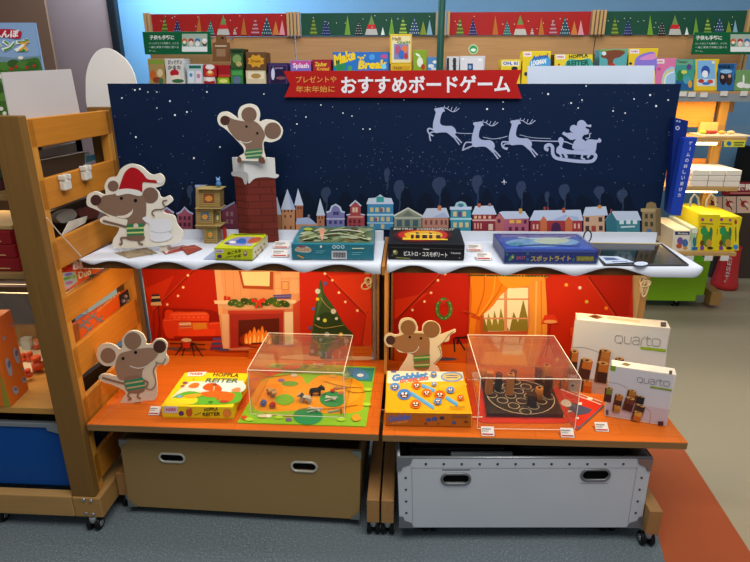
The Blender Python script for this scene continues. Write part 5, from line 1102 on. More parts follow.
# silhouettes: three reindeer, harness line, sleigh with a mouse driver
SIL = '#a9b4d8'
def deer(dx, dy, legs):
    a = Art(PB_, 420 + dx / 7.49, 95 + dy / 7.49, 7.49, rough=.5, base=.0016)
    a.blob([(108, 112), (112, 100), (140, 96), (168, 92), (180, 105), (186, 122), (170, 128), (156, 160), (150, 205), (166, 226), (200, 232), (235, 232), (262, 252), (270, 280), (262, 302), (268, 330), (250, 322), (225, 300), (200, 282), (160, 280), (118, 284), (100, 265), (97, 215), (108, 170), (118, 130)], SIL)
    if legs == 0:
        a.line([(105, 265), (75, 250), (58, 258), (66, 285), (100, 308)], 11, SIL, True); a.line([(108, 275), (80, 282), (72, 310), (80, 345)], 10, SIL, True)
    elif legs == 1:
        a.line([(110, 250), (60, 248), (40, 270), (32, 300)], 10, SIL, True); a.line([(112, 272), (70, 288), (25, 308)], 10, SIL, True)
    else:
        a.line([(105, 262), (60, 258), (44, 268), (52, 300), (85, 315)], 11, SIL, True); a.line([(105, 274), (66, 276), (60, 300), (90, 306)], 9, SIL, True)
    a.line([(245, 305), (268, 335), (295, 372)], 10, SIL, True); a.line([(258, 300), (285, 328), (312, 358)], 10, SIL, True)
    a.line([(168, 95), (200, 100), (235, 122), (262, 122), (295, 98)], 6, SIL, True); a.line([(205, 102), (215, 84)], 5, SIL); a.line([(230, 118), (240, 90)], 5, SIL); a.line([(250, 124), (275, 90)], 5, SIL); a.line([(178, 96), (184, 80)], 5, SIL)
    a.build('reindeer_print', t)
deer(0, 0, 0); deer(290, 106, 1); deer(568, 92, 2)
a = Art(PB_, 420, 95, 7.49, rough=.5, base=.0015)
a.line([(268, 282), (330, 288), (402, 288)], 5, SIL, True); a.line([(470, 315), (540, 328), (600, 322), (655, 308)], 5, SIL, True); a.line([(745, 298), (850, 320), (980, 326)], 4, SIL, True); a.build('harness_print', t)
a = Art(PB_, 520, 105, 8.33, rough=.5, base=.0016)
a.line([(80, 295), (200, 300), (330, 302)], 8, SIL); a.line([(335, 300), (385, 308), (440, 330)], 9, SIL)
a.line([(236, 372), (214, 366), (216, 342), (242, 330), (268, 348), (272, 400), (292, 436), (350, 452), (480, 468), (580, 470), (618, 452), (628, 418), (606, 402)], 28, SIL, True)
a.blob([(300, 380), (310, 350), (328, 330), (316, 290), (336, 266), (362, 285), (358, 320), (350, 350), (380, 366), (440, 376), (470, 350), (545, 300), (570, 285), (640, 290), (655, 275), (676, 290), (668, 312), (640, 316), (632, 370), (612, 408), (560, 418), (450, 410), (360, 408), (310, 404)], SIL)
a.line([(330, 405), (345, 430), (325, 445)], 16, SIL); a.line([(370, 405), (390, 440)], 24, SIL); a.line([(520, 410), (510, 440), (540, 455)], 18, SIL); a.line([(580, 410), (560, 440)], 18, SIL)
a.blob([(350, 240), (366, 222), (386, 232), (430, 228), (450, 232), (415, 212), (420, 178), (448, 164), (470, 172), (480, 140), (510, 124), (540, 138), (560, 164), (590, 162), (588, 184), (560, 180), (544, 182), (552, 195), (572, 206), (566, 240), (530, 250), (515, 280), (540, 300), (560, 370), (440, 365), (446, 310), (462, 285), (420, 290), (380, 262)], SIL)
a.line([(545, 278), (575, 270), (578, 240), (592, 236)], 8, SIL, True)
a.build('sleigh_print', t)

# ---- red ribbon title, clipped on the top of the board
yR = yBD - .012; pR = PY(yR)
xf = (280, 60, 2.885)
rib = [pR.hit(280 + x / 2.885, 60 + y / 2.885) for x, y in ((10, 32), (697, 28), (683, 66), (698, 111), (13, 107), (29, 70))]
t2 = thing('ribbon_sign', 'red ribbon title sign with white Japanese lettering on the backdrop top', 'sign', (sum(p.x for p in rib) / 6, yR, min(p.z for p in rib)))
G().prism(rib, (0, .004, 0), M('#ae1a17', .5)).build('ribbon_board', t2)
for x in (rib[0].x + .12, rib[1].x - .12): G().box(x - .015, x + .015, yR + .0045, yR + .0112, rib[0].z - .05, rib[0].z - .02, M('#d9d4cc', .6)).build('foam_pad', t2)
a = Art(pR, *xf, rough=.45)
a.text('プレゼントや', (46, 66), (163, 65), (46, 47), '#d99a4a', .01); a.text('年末年始に', (46, 94), (158, 93), (46, 75), '#d99a4a', .01)
a.text('おすすめボードゲーム', (176, 98), (664, 94), (176, 47), '#e6e4ec', .028)
a.build('lettering_print', t2)
# blank white card behind the top of the board
y = yBD + .035; p = PY(y)
t2 = thing('hanging_card', 'blank white card standing behind the right half of the backdrop', 'card', tuple(p.hit(590, 84)))
G().prism([p.hit(*q) for q in ((527, 95), (527.5, 66), (654.5, 65.5), (654, 95))], (0, .004, 0), M('#cfdcf0', .5)).build('card', t2)
for u in (545, 635):
    q = p.hit(u, 80); G().box(q.x - .012, q.x + .012, yBD + .0105, y - .0005, q.z - .055, q.z - .02, M('#8d9298', .4), .002).build('spacer_clip', t2)

# ---- blue upright boards leaning at the right end
def bluebar(lab, fl_, fr_, tl_, tr_, y, col, txt=None, lean=0):
    p = PY(y); q = [p.hit(*k) for k in (fl_, fr_, tr_, tl_)]
    t = thing('blue_standing_sign', lab, 'sign', (q[0].x, y, q[0].z), 'blue upright signs at the backdrop end')
    G().prism(q, (0, .03, 0), M(col, .4)).build('sign_panel', t)
    a = Art(p, rough=.4)
    if txt: txt(a)
    a.build('face_print', t)
def tx1(a): a.circ(677.5, 128, 2.2, '#a9b4d8'); a.rect(676.6, 127, 678.4, 129, '#22357a'); a.ell(677, 121, 1.2, 1, '#8fa0d0'); a.ell(679.5, 121.5, 1, 1, '#8fa0d0')
def tx2(a):
    s_ = 'ゲームの詳しい遊び方'
    for k, ch in enumerate(s_):
        f = k / (len(s_) - 1); x = 690.5 - 11.5 * f; y = 143 + 52 * f
        if ch == 'ー': a.line([(x + 1, y - 1.8), (x + .5, y + 1.8)], .6, '#c9d0ea')
        else: a.text(ch, (x - 1.9, y + 1.9), (x + 1.7, y + 1.9), (x - 1.5, y - 1.9), '#c9d0ea', .02)
bluebar('dark blue upright sign board directly at the backdrop end, with small emblem', (667.5, 212), (675, 212), (675, 117.5), (688.5, 121), yBD - .0312, '#142a72', tx1)
bluebar('brighter blue upright sign board with vertical white lettering, outermost', (670, 214), (680.5, 216), (684.5, 138), (697.5, 137.5), yBD - .065, '#2140a8', tx2)

# ================================================================== ON THE UPPER SNOW SHELF
z1 = zS + .0003
# chimney carton
A_, B_, D_ = onS(250, 243.2), onS(279, 242.2), onS(250, 243.2) + V((-.042, .024, 0))
e1, e2 = B_ - A_, D_ - A_
hc = Pl(A_, V((-e1.y, e1.x, 0))).hit(248.5, 157.5).z - zS
t = thing('paper_chimney', 'brown brick paper chimney with a white snow cap', 'chimney', tuple((A_ + B_ + D_) / 3), None)
zc = hc * .80
G().obox(A_ + V((0, 0, .0005)), e1, e2, V((0, 0, zc)), M('#6c2a22', .6, 'bricks')).build('brick_body', t)
o_ = e1.normalized() * .0012 + e2.normalized() * .0012
G().obox(A_ - o_ + V((0, 0, zc - .002)), e1 + 2 * e1.normalized() * .0012, e2 + 2 * e2.normalized() * .0012, V((0, 0, hc - zc)), M('#d3d3d2', .6)).build('snow_cap', t)
pf1 = Pl(A_, V((-e1.y, e1.x, 0))); pf2 = Pl(A_, V((-e2.y, e2.x, 0)))
Art(pf1, 180, 90, 3.125, base=.0016).blob([(212, 262), (302, 262), (301, 275), (270, 272), (235, 276), (216, 292), (212, 280)], '#d3d3d2').build('snow_drip', t)
Art(pf2, 180, 90, 3.125, base=.0016).blob([(165, 255), (211, 258), (211, 290), (203, 294), (196, 276), (180, 270), (165, 268)], '#c4c4c6').build('snow_drip', t)
FUR, FUR2, NOSE = '#866b5a', '#7c6152', '#4d302a'
def face(a, ears, nose, eyes, head, mouth, neck=None, er=1):
    a.blob(head, FUR)
    for x, y, r in ears: a.circ(x, y, r, FUR2, 24)
    a.circ(nose[0], nose[1], nose[2], NOSE, 20)
    for x, y, r in eyes: a.circ(x, y, r, '#17100e', 14)
    if mouth: a.line(mouth, 3, '#e8ded0', True)
# mouse in the chimney (sits in the snow cap)
yC = (A_ + (e1 + e2) * .5).y
t, a = cutout('mouse_cutout', 'grey-brown mouse cutout peeking out of the chimney, green scarf', 'display cutout', min(A_.y, B_.y) - .0095,
              [(117, 86), (128, 70), (150, 68), (172, 82), (182, 88), (181, 72), (190, 52), (215, 43), (240, 52), (250, 76), (247, 98), (268, 92), (300, 98), (321, 124), (312, 152), (285, 163), (262, 162), (262, 190), (266, 218), (232, 222), (182, 218), (186, 206), (200, 196), (196, 178), (172, 152), (142, 122), (122, 108)], (180, 90, 3.125), group='mouse cutouts in the display')
for o in [o for o in t.children if o.name.startswith('easel')]: bpy.data.objects.remove(o)
face(a, [(216, 77, 24), (290, 127, 26)], (141, 95, 15), [(208, 114, 4), (242, 135, 4)], [(146, 84), (170, 92), (205, 98), (228, 96), (250, 110), (266, 140), (258, 165), (254, 205), (204, 205), (206, 182), (196, 166), (172, 150), (150, 118)], None)
a.line([(186, 158), (200, 164), (214, 164), (224, 159)], 2.5, '#e0d6c8', True)
a.poly([(205, 188), (254, 182), (256, 212), (206, 214)], '#3f7a5a'); a.line([(205, 196), (256, 190)], 4, '#a9c08a'); a.line([(206, 207), (256, 202)], 4, '#a9c08a')
a.blob([(180, 212), (186, 208), (192, 214), (191, 226), (186, 228), (180, 224)], '#6c4c3c'); a.blob([(246, 214), (256, 208), (264, 214), (266, 228), (258, 230), (248, 226)], '#6c4c3c')
a.build('mouse_print', t)
# santa mouse
yM = onS(125, 246.5).y
t, a = cutout('mouse_cutout', 'mouse cutout in a red cap carrying a white sack, left end of snow shelf', 'display cutout', yM - .055,
              [(20, 345), (26, 326), (48, 317), (72, 326), (80, 322), (77, 298), (90, 275), (114, 270), (128, 246), (155, 231), (190, 238), (222, 264), (250, 261), (264, 278), (258, 298), (236, 306), (246, 320), (252, 334), (262, 336), (280, 330), (290, 345), (276, 358), (262, 368), (264, 384), (294, 393), (304, 420), (322, 445), (316, 470), (290, 482), (240, 488), (180, 493), (108, 493), (103, 470), (114, 452), (122, 436), (118, 428), (72, 418), (62, 405), (74, 396), (92, 398), (80, 388), (46, 372), (24, 362)], (80, 90, 3.125), zmin=zS + .0003, strut=(.07, .28), group='mouse cutouts in the display')
face(a, [(104, 300, 17)], (50, 344, 17), [], [(52, 360), (68, 334), (100, 326), (150, 320), (192, 330), (204, 352), (206, 400), (200, 425), (150, 425), (148, 405), (120, 398), (80, 384)], None)
a.circ(220, 329, 25, FUR2, 24); a.blob([(185, 330), (206, 345), (204, 400), (178, 380)], FUR)
a.circ(130, 338, 5, '#17100e'); a.circ(174, 345, 5.5, '#17100e')
a.blob([(114, 394), (140, 391), (160, 380), (166, 371), (163, 386), (150, 398), (130, 400)], '#e8ded0')
a.blob([(122, 318), (130, 284), (142, 256), (160, 242), (180, 246), (198, 262), (212, 278), (238, 282), (240, 290), (210, 288), (196, 290), (192, 322), (150, 314)], '#b01620')
a.blob([(112, 320), (118, 312), (150, 308), (185, 314), (194, 324), (186, 331), (150, 324), (118, 330)], '#e6e2dc'); a.circ(250, 283, 10, '#e6e2dc')
a.line([(72, 408), (110, 418), (148, 428)], 7, FUR2, True)
a.poly([(146, 420), (200, 416), (201, 455), (148, 458)], '#2f7a52'); a.line([(146, 432), (201, 430)], 5, '#c9d07a'); a.line([(147, 446), (201, 444)], 5, '#c9d07a')
a.blob([(148, 456), (200, 454), (196, 470), (152, 468)], FUR2); a.line([(152, 462), (130, 462), (132, 478), (124, 482)], 6, FUR2, True); a.line([(184, 464), (186, 478), (198, 482)], 6, FUR2, True)
a.blob([(196, 400), (212, 394), (224, 406), (240, 402), (280, 404), (290, 430), (280, 444), (292, 455), (270, 470), (230, 472), (218, 450), (218, 420), (206, 412)], '#e4e4e8'); a.line([(222, 440), (250, 446), (285, 440)], 2, '#b3b4ba', True)
a.line([(234, 394), (226, 384), (234, 374), (256, 372), (268, 364), (260, 354), (262, 346), (274, 344)], 4, FUR2, True); a.circ(176, 424, 8, '#d9c9b8')
a.build('mouse_print', t)
# card tower: three storeys of folded picture cards
tw = thing('card_tower', 'three-storey tower of patterned game cards beside the chimney', 'card tower', tuple(onS(210, 243)))
ym = onS(211, 243.5).y; pt = PY(ym)
def cardwall(u0, v0, u1, v1, seed, dy=0):
    p = PY(ym + dy); r = random.Random(seed)
    q = [p.hit(*k) for k in ((u0, v1), (u1, v1), (u1, v0), (u0, v0))]
    q = [V((k.x, k.y, max(k.z, zS + .0004))) for k in q]
    G().prism(q, (0, .0012, 0), M('#b59a6a', .5)).build('wall_card', tw)
    a = Art(p); w, h = u1 - u0, v1 - v0
    a.rect(u0 + .5, v0 + .5, u1 - .5, v1 - .5, r.choice(['#a88a50', '#9a8450', '#b0935a']))
    for k in range(int(h / 2)): a.line([(u0 + .5, v0 + 1 + 2 * k), (u1 - .5, v0 + 1 + 2 * k)], .3, '#6a5230')
    a.rect(u0 + w * .25, v0 + h * .22, u0 + w * .75, v0 + h * .7, r.choice(['#4a6a7a', '#8a4a32', '#6a7a4a'])); a.ell(u0 + w * .5, v0 + h * .5, w * .18, h * .16, r.choice(['#d08a3a', '#c05a3a', '#d9c08a']))
    a.build('card_print', tw)
def sidewall(u, v0, v1, depth, z0=None):
    p = PY(ym); q0, q1 = p.hit(u, v1), p.hit(u, v0)
    G().prism([q0, q1, q1 + V((.0, depth, 0)), q0 + V((0, depth, 0))], (.0012, 0, 0), M('#8a744a', .5)).build('wall_card', tw)
cardwall(204, 225.5, 217, 243.5, 1); sidewall(217.2, 225.5, 243.5, .038); cardwall(204.5, 226.5, 216.5, 243.2, 5, .037)
cardwall(197, 208.5, 213, 225, 2); sidewall(213.4, 208.5, 225, .038); cardwall(214.5, 209.5, 221, 226, 3, .012); cardwall(198, 209.5, 213, 225, 6, .037)
cardwall(198.5, 189.5, 219.5, 207.5, 4); sidewall(220, 189.5, 207.5, .038); cardwall(199, 190.5, 219, 207, 7, .037)
for u0, u1, v in ((196, 222, 225.3), (196, 222, 208), (197, 222, 188.8)):
    q0, q1 = pt.hit(u0, v), pt.hit(u1, v)
    G().box(q0.x, q1.x, ym - .012, ym + .044, q0.z, q0.z + .0015, M('#a8925c', .5)).build('floor_card', tw)
q = pt.hit(216.8, 188.3)
t = thing('game_figure', 'tiny blue figure standing on top of the card tower', 'game figure', (q.x, ym + .02, q.z + .0016))
zq = q.z + .0045
G().lathe((q.x, ym + .02, zq - .002), [(.004, 0), (.008, .001), (.009, .010), (.006, .015), (.003, .0165)], M('#4a7ab0', .4), 14).build('figure_body', t)
G().ball((q.x, ym + .02, zq + .0185), .0065, M('#6f9ac9', .4), 12).build('figure_head', t)
G().cyl((q.x + .004, ym + .02, zq + .023), (q.x + .006, ym + .02, zq + .028), .002, M('#6f9ac9', .4), n=8).build('figure_ear', t); G().cyl((q.x - .004, ym + .02, zq + .023), (q.x - .006, ym + .02, zq + .028), .002, M('#6f9ac9', .4), n=8).build('figure_ear', t)
q = onS(223.5, 241); o = G().obox(q + V((.0, 0, .0008)), V((.012, .003, 0)), V((-.001, .004, 0)), V((0, 0, .045)), M('#b0301f', .5)).build('red_card'); tag(o, 'small red card leaning behind the card tower', 'card')
# flat cards on the snow
def flat(name, label, cat, pts, z, col, art=None, th=.0012, group=None, xf=(0, 0, 1), rough=.45):
    pl = PZ(z + th); q = [pl.hit(xf[0] + x / xf[2], xf[1] + y / xf[2]) for x, y in pts]
    c = sum(q, V()) / len(q); t = thing(name, label, cat, (c.x, c.y, z), group)
    G().prism([V((p.x, p.y, z + .0003)) for p in q], (0, 0, th), M(col, rough)).build('sheet', t)
    if art:
        a = Art(pl, *xf, rough=rough, base=.0006); art(a); a.build('face_print', t)
    return t
Z6 = (100, 220, 6.25)
def mapart(c1, c2):
    def f(a):
        r = random.Random(len(c1) + 3)
        for k in range(26): a.ell(110 + r.random() * 220, 188 + r.random() * 34, 10, 3, r.choice([c1, c2, '#8a6a44', '#b3a58a']), 8, r.random())
    return f
flat('game_card_sheet', 'beige patterned card sheet lying before the red-capped mouse', 'card', [(92, 204), (290, 172), (362, 206), (178, 238)], zS, '#9c8a70', mapart('#7d6a4a', '#a89a80'), xf=Z6)
flat('game_card', 'red and white striped card on the snow, nearest the beige sheet', 'card', [(372, 184), (520, 158), (590, 172), (408, 214)], zS, '#a0453a', lambda a: (a.line([(400, 200), (530, 165)], 5, '#d9b5a4'), a.line([(385, 190), (500, 166)], 4, '#c9a59a'), a.ell(416, 198, 9, 14, '#cfc4bc')), xf=Z6, group='red cards on the snow shelf')
flat('game_card', 'plain red-brown card on the snow, overlapping the striped card', 'card', [(500, 170), (590, 155), (640, 178), (546, 216)], zS + .0016, '#93402f', lambda a: a.line([(520, 180), (610, 170)], 5, '#b56a50'), xf=Z6, group='red cards on the snow shelf')
flat('grey_sheet', 'grey-blue sheet lying under the yellow game box corner', 'sheet', [(100, 292), (200, 215), (330, 240), (200, 296)], zS + .0, '#9aa6c4', xf=(190, 220, 7.5))
# game boxes on the snow shelf
zb = zS + .0022
bx = Box(zb, (215.3, 259.7), (252.7, 260.6), (215.3, 247.6), (234, 233.3))
t = carton('game_box', 'lime yellow game box on the snow shelf before the chimney', 'game box', bx, '#b9bf1c', 'game boxes on the snow shelf', side='#a9ad20')
a = Art(bx.front, 190, 220, 7.5, rough=.45); a.rect(192, 222, 250, 246, '#d9cfdc'); a.trect('HABA', 198, 226, 246, 240, '#7a2a6a', .03); a.ell(222, 272, 18, 14, '#4a2a6a'); a.text('ねこたち', (280, 262), (382, 240), (282, 238), '#2a2a14', .03); a.text('の塔', (330, 284), (384, 276), (332, 262), '#2a2a14', .03); a.line([(265, 278), (325, 268)], 4, '#4a5a2a', True); a.ell(415, 250, 14, 20, '#7a5a6a'); a.ell(415, 245, 9, 9, '#d9c08a'); a.build('front_print', t)
a = Art(bx.top, 190, 220, 7.5, rough=.45); a.poly([(225, 198), (315, 118), (572, 118), (480, 198)], '#c3c62a'); a.blob([(255, 180), (300, 150), (360, 130), (470, 128), (500, 150), (440, 190), (340, 195)], '#8f8ab0'); a.blob([(340, 170), (380, 140), (420, 150), (410, 180)], '#2f5fa8'); a.blob([(430, 170), (470, 135), (540, 135), (500, 170)], '#b0523a'); a.ell(320, 168, 26, 9, '#e0dcd8'); a.ell(445, 190, 30, 8, '#a8a8b0'); a.ell(280, 178, 16, 7, '#5a3a5a'); a.line([(330, 112), (560, 108)], 6, '#6a7a1a'); a.build('lid_print', t)
a = Art(bx.right, 190, 220, 7.5, rough=.45); a.poly([(470, 298), (470, 210), (582, 112), (582, 180)], '#d3cca0'); 
for x, y in ((490, 240), (510, 225), (530, 205), (555, 180), (500, 265), (540, 225)): a.ell(x, y, 8, 11, '#a87a5a', 10)
a.build('side_print', t)
def wrapped(bx, t, g=.0016):
    G().obox(bx.A - bx.e1 * g - bx.e2 * g + V((0, 0, .0004)), bx.e1 * (bx.w + 2 * g), bx.e2 * (bx.d + 2 * g), V((0, 0, bx.h + g)), WRAP).build('clear_wrap', t)
bx = Box(z1, (292.1, 259.9), (373.5, 260.4), (292.1, 243.8), (305, 226))
t = carton('game_box', 'teal shrink-wrapped game box with a barcode on front', 'game box', bx, '#157a8c', 'game boxes on the snow shelf')
a = Art(bx.front, 280, 170, 5.35, rough=.4); a.blob([(80, 430), (95, 410), (130, 405), (165, 420), (160, 440), (110, 440)], '#c9d6d0'); a.text('TUCANO', (84, 437), (164, 434), (86, 418), '#d9902a', .05); a.ell(118, 410, 22, 5, '#b03a30'); a.rect(276, 432, 358, 476, '#d9d6d6')
for k in range(13): a.rect(286 + k * 5, 440, 286 + k * 5 + (2.6 if k % 3 else 3.6), 468, '#3a3a40')
a.line([(95, 455), (128, 470)], 7, '#c98a2a'); a.rect(190, 430, 240, 433, '#6fb0bc'); a.rect(190, 440, 232, 443, '#6fb0bc'); a.circ(220, 408, 6, '#d9e6e8')
for x in (290, 312, 336): a.ringl(x, 410, 8, 8, 4, '#b9d9dc', 10)
a.line([(385, 418), (450, 418)], 5, '#c9d9b0'); a.line([(385, 440), (440, 440)], 3, '#6fb0bc'); a.line([(385, 450), (430, 450)], 3, '#6fb0bc'); a.build('front_print', t)
a = Art(bx.top, 280, 170, 5.35, rough=.4); a.poly([(92, 388), (145, 308), (498, 306), (494, 390)], '#5a6a44')
r = random.Random(3)
for k in range(46): a.ell(130 + r.random() * 350, 318 + r.random() * 62, 18 + r.random() * 20, 5 + r.random() * 4, r.choice(['#3f4f2c', '#7d8a5a', '#8f9a78', '#4a5a34', '#a9a88a', '#6a5a34']), 9, r.random() - .5)
a.blob([(210, 330), (240, 325), (236, 350), (228, 384), (222, 384), (214, 350)], '#c98a6a'); a.ell(150, 326, 24, 8, '#9fae3a'); a.line([(120, 385), (300, 350), (480, 384)], 4, '#b9b89a', True); a.line([(270, 335), (360, 330), (450, 345)], 4, '#c9c6b0', True); a.build('lid_print', t)
wrapped(bx, t)
bx = Box(z1, (387.9, 259.5), (464, 260.9), (387.9, 243.2), (391, 227))
t = carton('game_box', 'black game box with yellow-red glow and white front lettering', 'game box', bx, '#17161b', 'game boxes on the snow shelf')
a = Art(bx.front, 380, 170, 5.35, rough=.4); a.text('ビストロ・コスモポリート', (128, 458), (360, 466), (128, 432), '#d9d6d0', .02); a.line([(52, 412), (445, 424)], 1.6, '#5a564e'); a.text('TROPE', (378, 448), (432, 450), (378, 440), '#b9b6ae', .03); a.circ(82, 440, 14, '#6a6a3a', 12); a.circ(78, 436, 7, '#c9c48a', 10); a.line([(85, 468), (160, 472)], 5, '#7d7a3a'); a.circ(66, 455, 5, '#4a5a3a', 8); a.line([(232, 422), (262, 424)], 5, '#b9b6ae'); a.circ(425, 470, 4, '#7a766a', 8); a.build('front_print', t)
a = Art(bx.top, 380, 170, 5.35, rough=.4); a.blob([(72, 350), (100, 328), (180, 318), (300, 318), (370, 330), (385, 352), (340, 378), (240, 386), (130, 382)], '#4a1014'); a.blob([(95, 348), (140, 326), (240, 320), (330, 326), (362, 350), (320, 372), (160, 376)], '#b0281c'); a.blob([(130, 345), (170, 330), (240, 326), (310, 332), (335, 350), (300, 368), (170, 368)], '#d9a020'); a.poly([(122, 362), (360, 370), (362, 376), (120, 374)], '#d9b92a')
for x, w, h in ((165, 14, 26), (190, 20, 34), (225, 26, 22), (262, 16, 32), (300, 22, 26)): a.poly([(x, 368), (x + 2, 368 - h), (x + w, 368 - h + 4), (x + w + 3, 368)], '#3a1a18')
a.line([(160, 345), (320, 348)], 4, '#f0dc6a'); a.text('BISTRO  COSMOPOLIT', (72, 322), (396, 326), (76, 312), '#c9c2b4', .02); a.build('lid_print', t)
bx = Box(z1, (504, 263.8), (597, 264.3), (504, 250.6), (491.9, 233.6))
t = carton('game_box', 'blue shrink-wrapped game box with yellow Japanese title, right on snow shelf', 'game box', bx, '#1d2f80', 'game boxes on the snow shelf', side='#5a6aa0')
a = Art(bx.front, 490, 170, 5.35, rough=.4); a.text('スポットライト', (216, 490), (432, 488), (218, 458), '#c9b45a', .035); a.rect(462, 460, 556, 488, '#7d7a2a'); a.trect('タイムアタック', 468, 465, 550, 482, '#d9c83a', .02); a.text('SPOT', (140, 480), (190, 478), (140, 462), '#b05a7a', .04); a.blob([(98, 486), (112, 458), (128, 452), (124, 474)], '#4a9a5a'); a.circ(122, 466, 6, '#d9d07a', 10); a.line([(80, 436), (568, 438)], 3, '#5a74c0')
for x, y in ((200, 478), (445, 480), (200, 445), (90, 450), (570, 480)): a.ell(x, y, 8, 10, '#2f6a8a', 10)
a.build('front_print', t)
a = Art(bx.top, 490, 170, 5.35, rough=.4); a.poly([(82, 425), (24, 350), (474, 348), (560, 428)], '#2f4a9a'); a.blob([(80, 390), (140, 372), (260, 360), (400, 366), (480, 385), (430, 402), (300, 412), (160, 410)], '#6f94b8'); a.blob([(230, 380), (300, 362), (400, 366), (420, 384), (320, 398)], '#a9b49a'); a.blob([(100, 396), (150, 385), (180, 400), (120, 408)], '#3f7f9a'); a.line([(150, 408), (300, 402), (470, 410)], 7, '#24366f', True); a.line([(90, 418), (520, 420)], 6, '#3f62c0'); a.line([(60, 355), (460, 356)], 8, '#7a6a9a'); a.line([(150, 362), (300, 372), (430, 362)], 4, '#c9cfd0', True); a.build('lid_print', t)
wrapped(bx, t, .0025)
# price cards in clear holders
def pricecard(u, v, z, label, w=.05, d=.030, group='clear price holders on the snow shelf', rot=0):
    q = PZ(z).hit(u, v); t = thing('price_holder', label, 'price tag', (q.x, q.y, z), group)
    ca, sa = math.cos(rot), math.sin(rot); ex, ey = V((ca, sa, 0)), V((-sa, ca, 0))
    o = q - ex * w / 2
    G().obox(o + V((0, 0, .0004)), ex * w, ey * d, V((0, 0, .0012)), ACRYL).build('holder_foot', t)
    up = V((0, 0, .018)) + ey * d * .8
    G().prism([o + ex * .004 + V((0, 0, .002)), o + ex * (w - .004) + V((0, 0, .002)), o + ex * (w - .004) + up, o + ex * .004 + up], ey * .0015, M('#dcd4cd', .4)).build('price_card', t)
    pl = Pl(o + V((0, 0, .002)), (ex).cross(up))
    b = o + V((0, 0, .002)); n = pl.n * .0008
    def q4(f0, f1, g0, g1): return [b + ex * w * f0 + up * g0 + n, b + ex * w * f1 + up * g0 + n, b + ex * w * f1 + up * g1 + n, b + ex * w * f0 + up * g1 + n]
    gg = G(); 
    for f0, f1, g0, g1, c_ in ((.12, .7, .66, .76, '#8a8580'), (.12, .55, .44, .52, '#a8a29a'), (.12, .85, .10, .24, '#b03a3a')): gg.add(q4(f0, f1, g0, g1), [(0, 1, 2, 3)], M(c_, .5))
    gg.build('lines_print', t); return t
pricecard(281, 249, zS, 'clear price holder left of the teal box, rear one', .055)
pricecard(279.5, 257.5, zS, 'clear price holder left of the teal box, front one', .055)
pricecard(475, 252, zS, 'clear price holder between black and blue boxes, rear one', .05)
pricecard(484, 260.5, zS, 'clear price holder between black and blue boxes, front one', .05)
# black tray on the right end
q = [onS(589, 244), onS(661, 245), onS(688, 266), onS(604, 266)]
t = thing('black_tray', 'glossy black display tray on the right end of snow shelf', 'tray', tuple(sum(q, V()) / 4))
G().prism([p + V((0, 0, .0004)) for p in q], (0, 0, .003), M('#17191c', .12)).build('tray_base', t)
for i, (p0, p1) in enumerate(zip(q, q[1:] + q[:1])): G().tube([p0 + V((0, 0, .004)), p1 + V((0, 0, .004))], .0022, M('#cdbb93' if i in (0,) else '#4a4c50', .4), 6).build('tray_rim', t)
flat('leaflet', 'white leaflet with blue print lying on the black tray', 'leaflet', [(598, 256), (618, 256.5), (634, 262), (606, 263.5)], zS + .0075, '#b9c4d6', lambda a: (a.poly([(603, 257.5), (614, 257.8), (620, 260), (606, 260.5)], '#4a5a80'), a.line([(612, 261.8), (628, 261.4)], .8, '#6a7a9a')))
flat('oval_card', 'small white oval card on the black tray', 'card', [(641 + 7 * math.cos(k * .45), 263.6 + 2.0 * math.sin(k * .45)) for k in range(14)], zS + .0075, '#bcc6d8')
p0 = onS(585, 246)
o = G().tube([p0 + V((.004 + .012 * math.sin(k * .5), 0, .012 + .02 * (1 - math.cos(k * .5)))) for k in range(1, 11)], .0022, M('#1a1c22', .4), 8).build('black_loop'); tag(o, 'small black wire loop beside the black tray', 'wire loop')
# ================================================================== ON THE LEFT TABLE
zt = zT + .0004
Zm = (80, 260, 3.122)
FUR, FUR2 = '#9f7f68', '#93735c'; yM = onT(140, 403.5).y
MG = 'mouse cutouts in the display'
t, a = cutout('mouse_cutout', 'whole mouse cutout with outstretched arm standing on the left table', 'display cutout', yM,
              [(52, 292), (58, 270), (82, 260), (108, 266), (124, 278), (132, 268), (132, 246), (148, 226), (170, 220), (194, 230), (206, 252), (206, 262), (222, 262), (236, 248), (258, 247), (273, 264), (268, 290), (276, 308), (270, 326), (248, 328), (236, 342), (240, 390), (236, 434), (200, 440), (130, 450), (134, 430), (142, 412), (102, 390), (70, 380), (58, 366), (70, 356), (92, 358), (112, 362), (114, 346), (104, 332), (76, 330), (56, 312)], Zm, zmin=zT + .0003, group=MG, col='#e3d2b8')
face(a, [(88, 298, 24), (165, 252, 27)], (249, 270, 20), [(135, 307, 5), (174, 288, 5)], [(110, 330), (122, 296), (150, 284), (190, 276), (225, 274), (246, 284), (236, 306), (212, 326), (196, 345), (190, 372), (150, 376), (122, 372), (113, 350)], [(156, 330), (180, 337), (205, 332), (228, 318)])
a.blob([(140, 368), (190, 362), (204, 390), (196, 412), (150, 412)], FUR2)
a.poly([(138, 378), (196, 366), (206, 398), (148, 408)], '#2f8f6a'); a.line([(141, 386), (200, 376)], 5, '#c9b57a'); a.line([(146, 400), (205, 390)], 5, '#c9b57a')
a.line([(70, 366), (104, 376), (142, 386)], 6, FUR2, True); a.line([(198, 374), (212, 382), (206, 398)], 6, FUR2, True)
a.line([(160, 408), (150, 422), (160, 432), (150, 436)], 5, FUR2, True); a.line([(188, 408), (180, 424), (190, 432)], 5, FUR2, True)
a.line([(236, 318), (258, 322), (268, 306)], 3.5, '#9a7a62', True); a.line([(242, 322), (230, 345), (238, 380), (226, 402), (206, 400)], 3.5, '#9a7a62', True)
a.build('mouse_print', t)
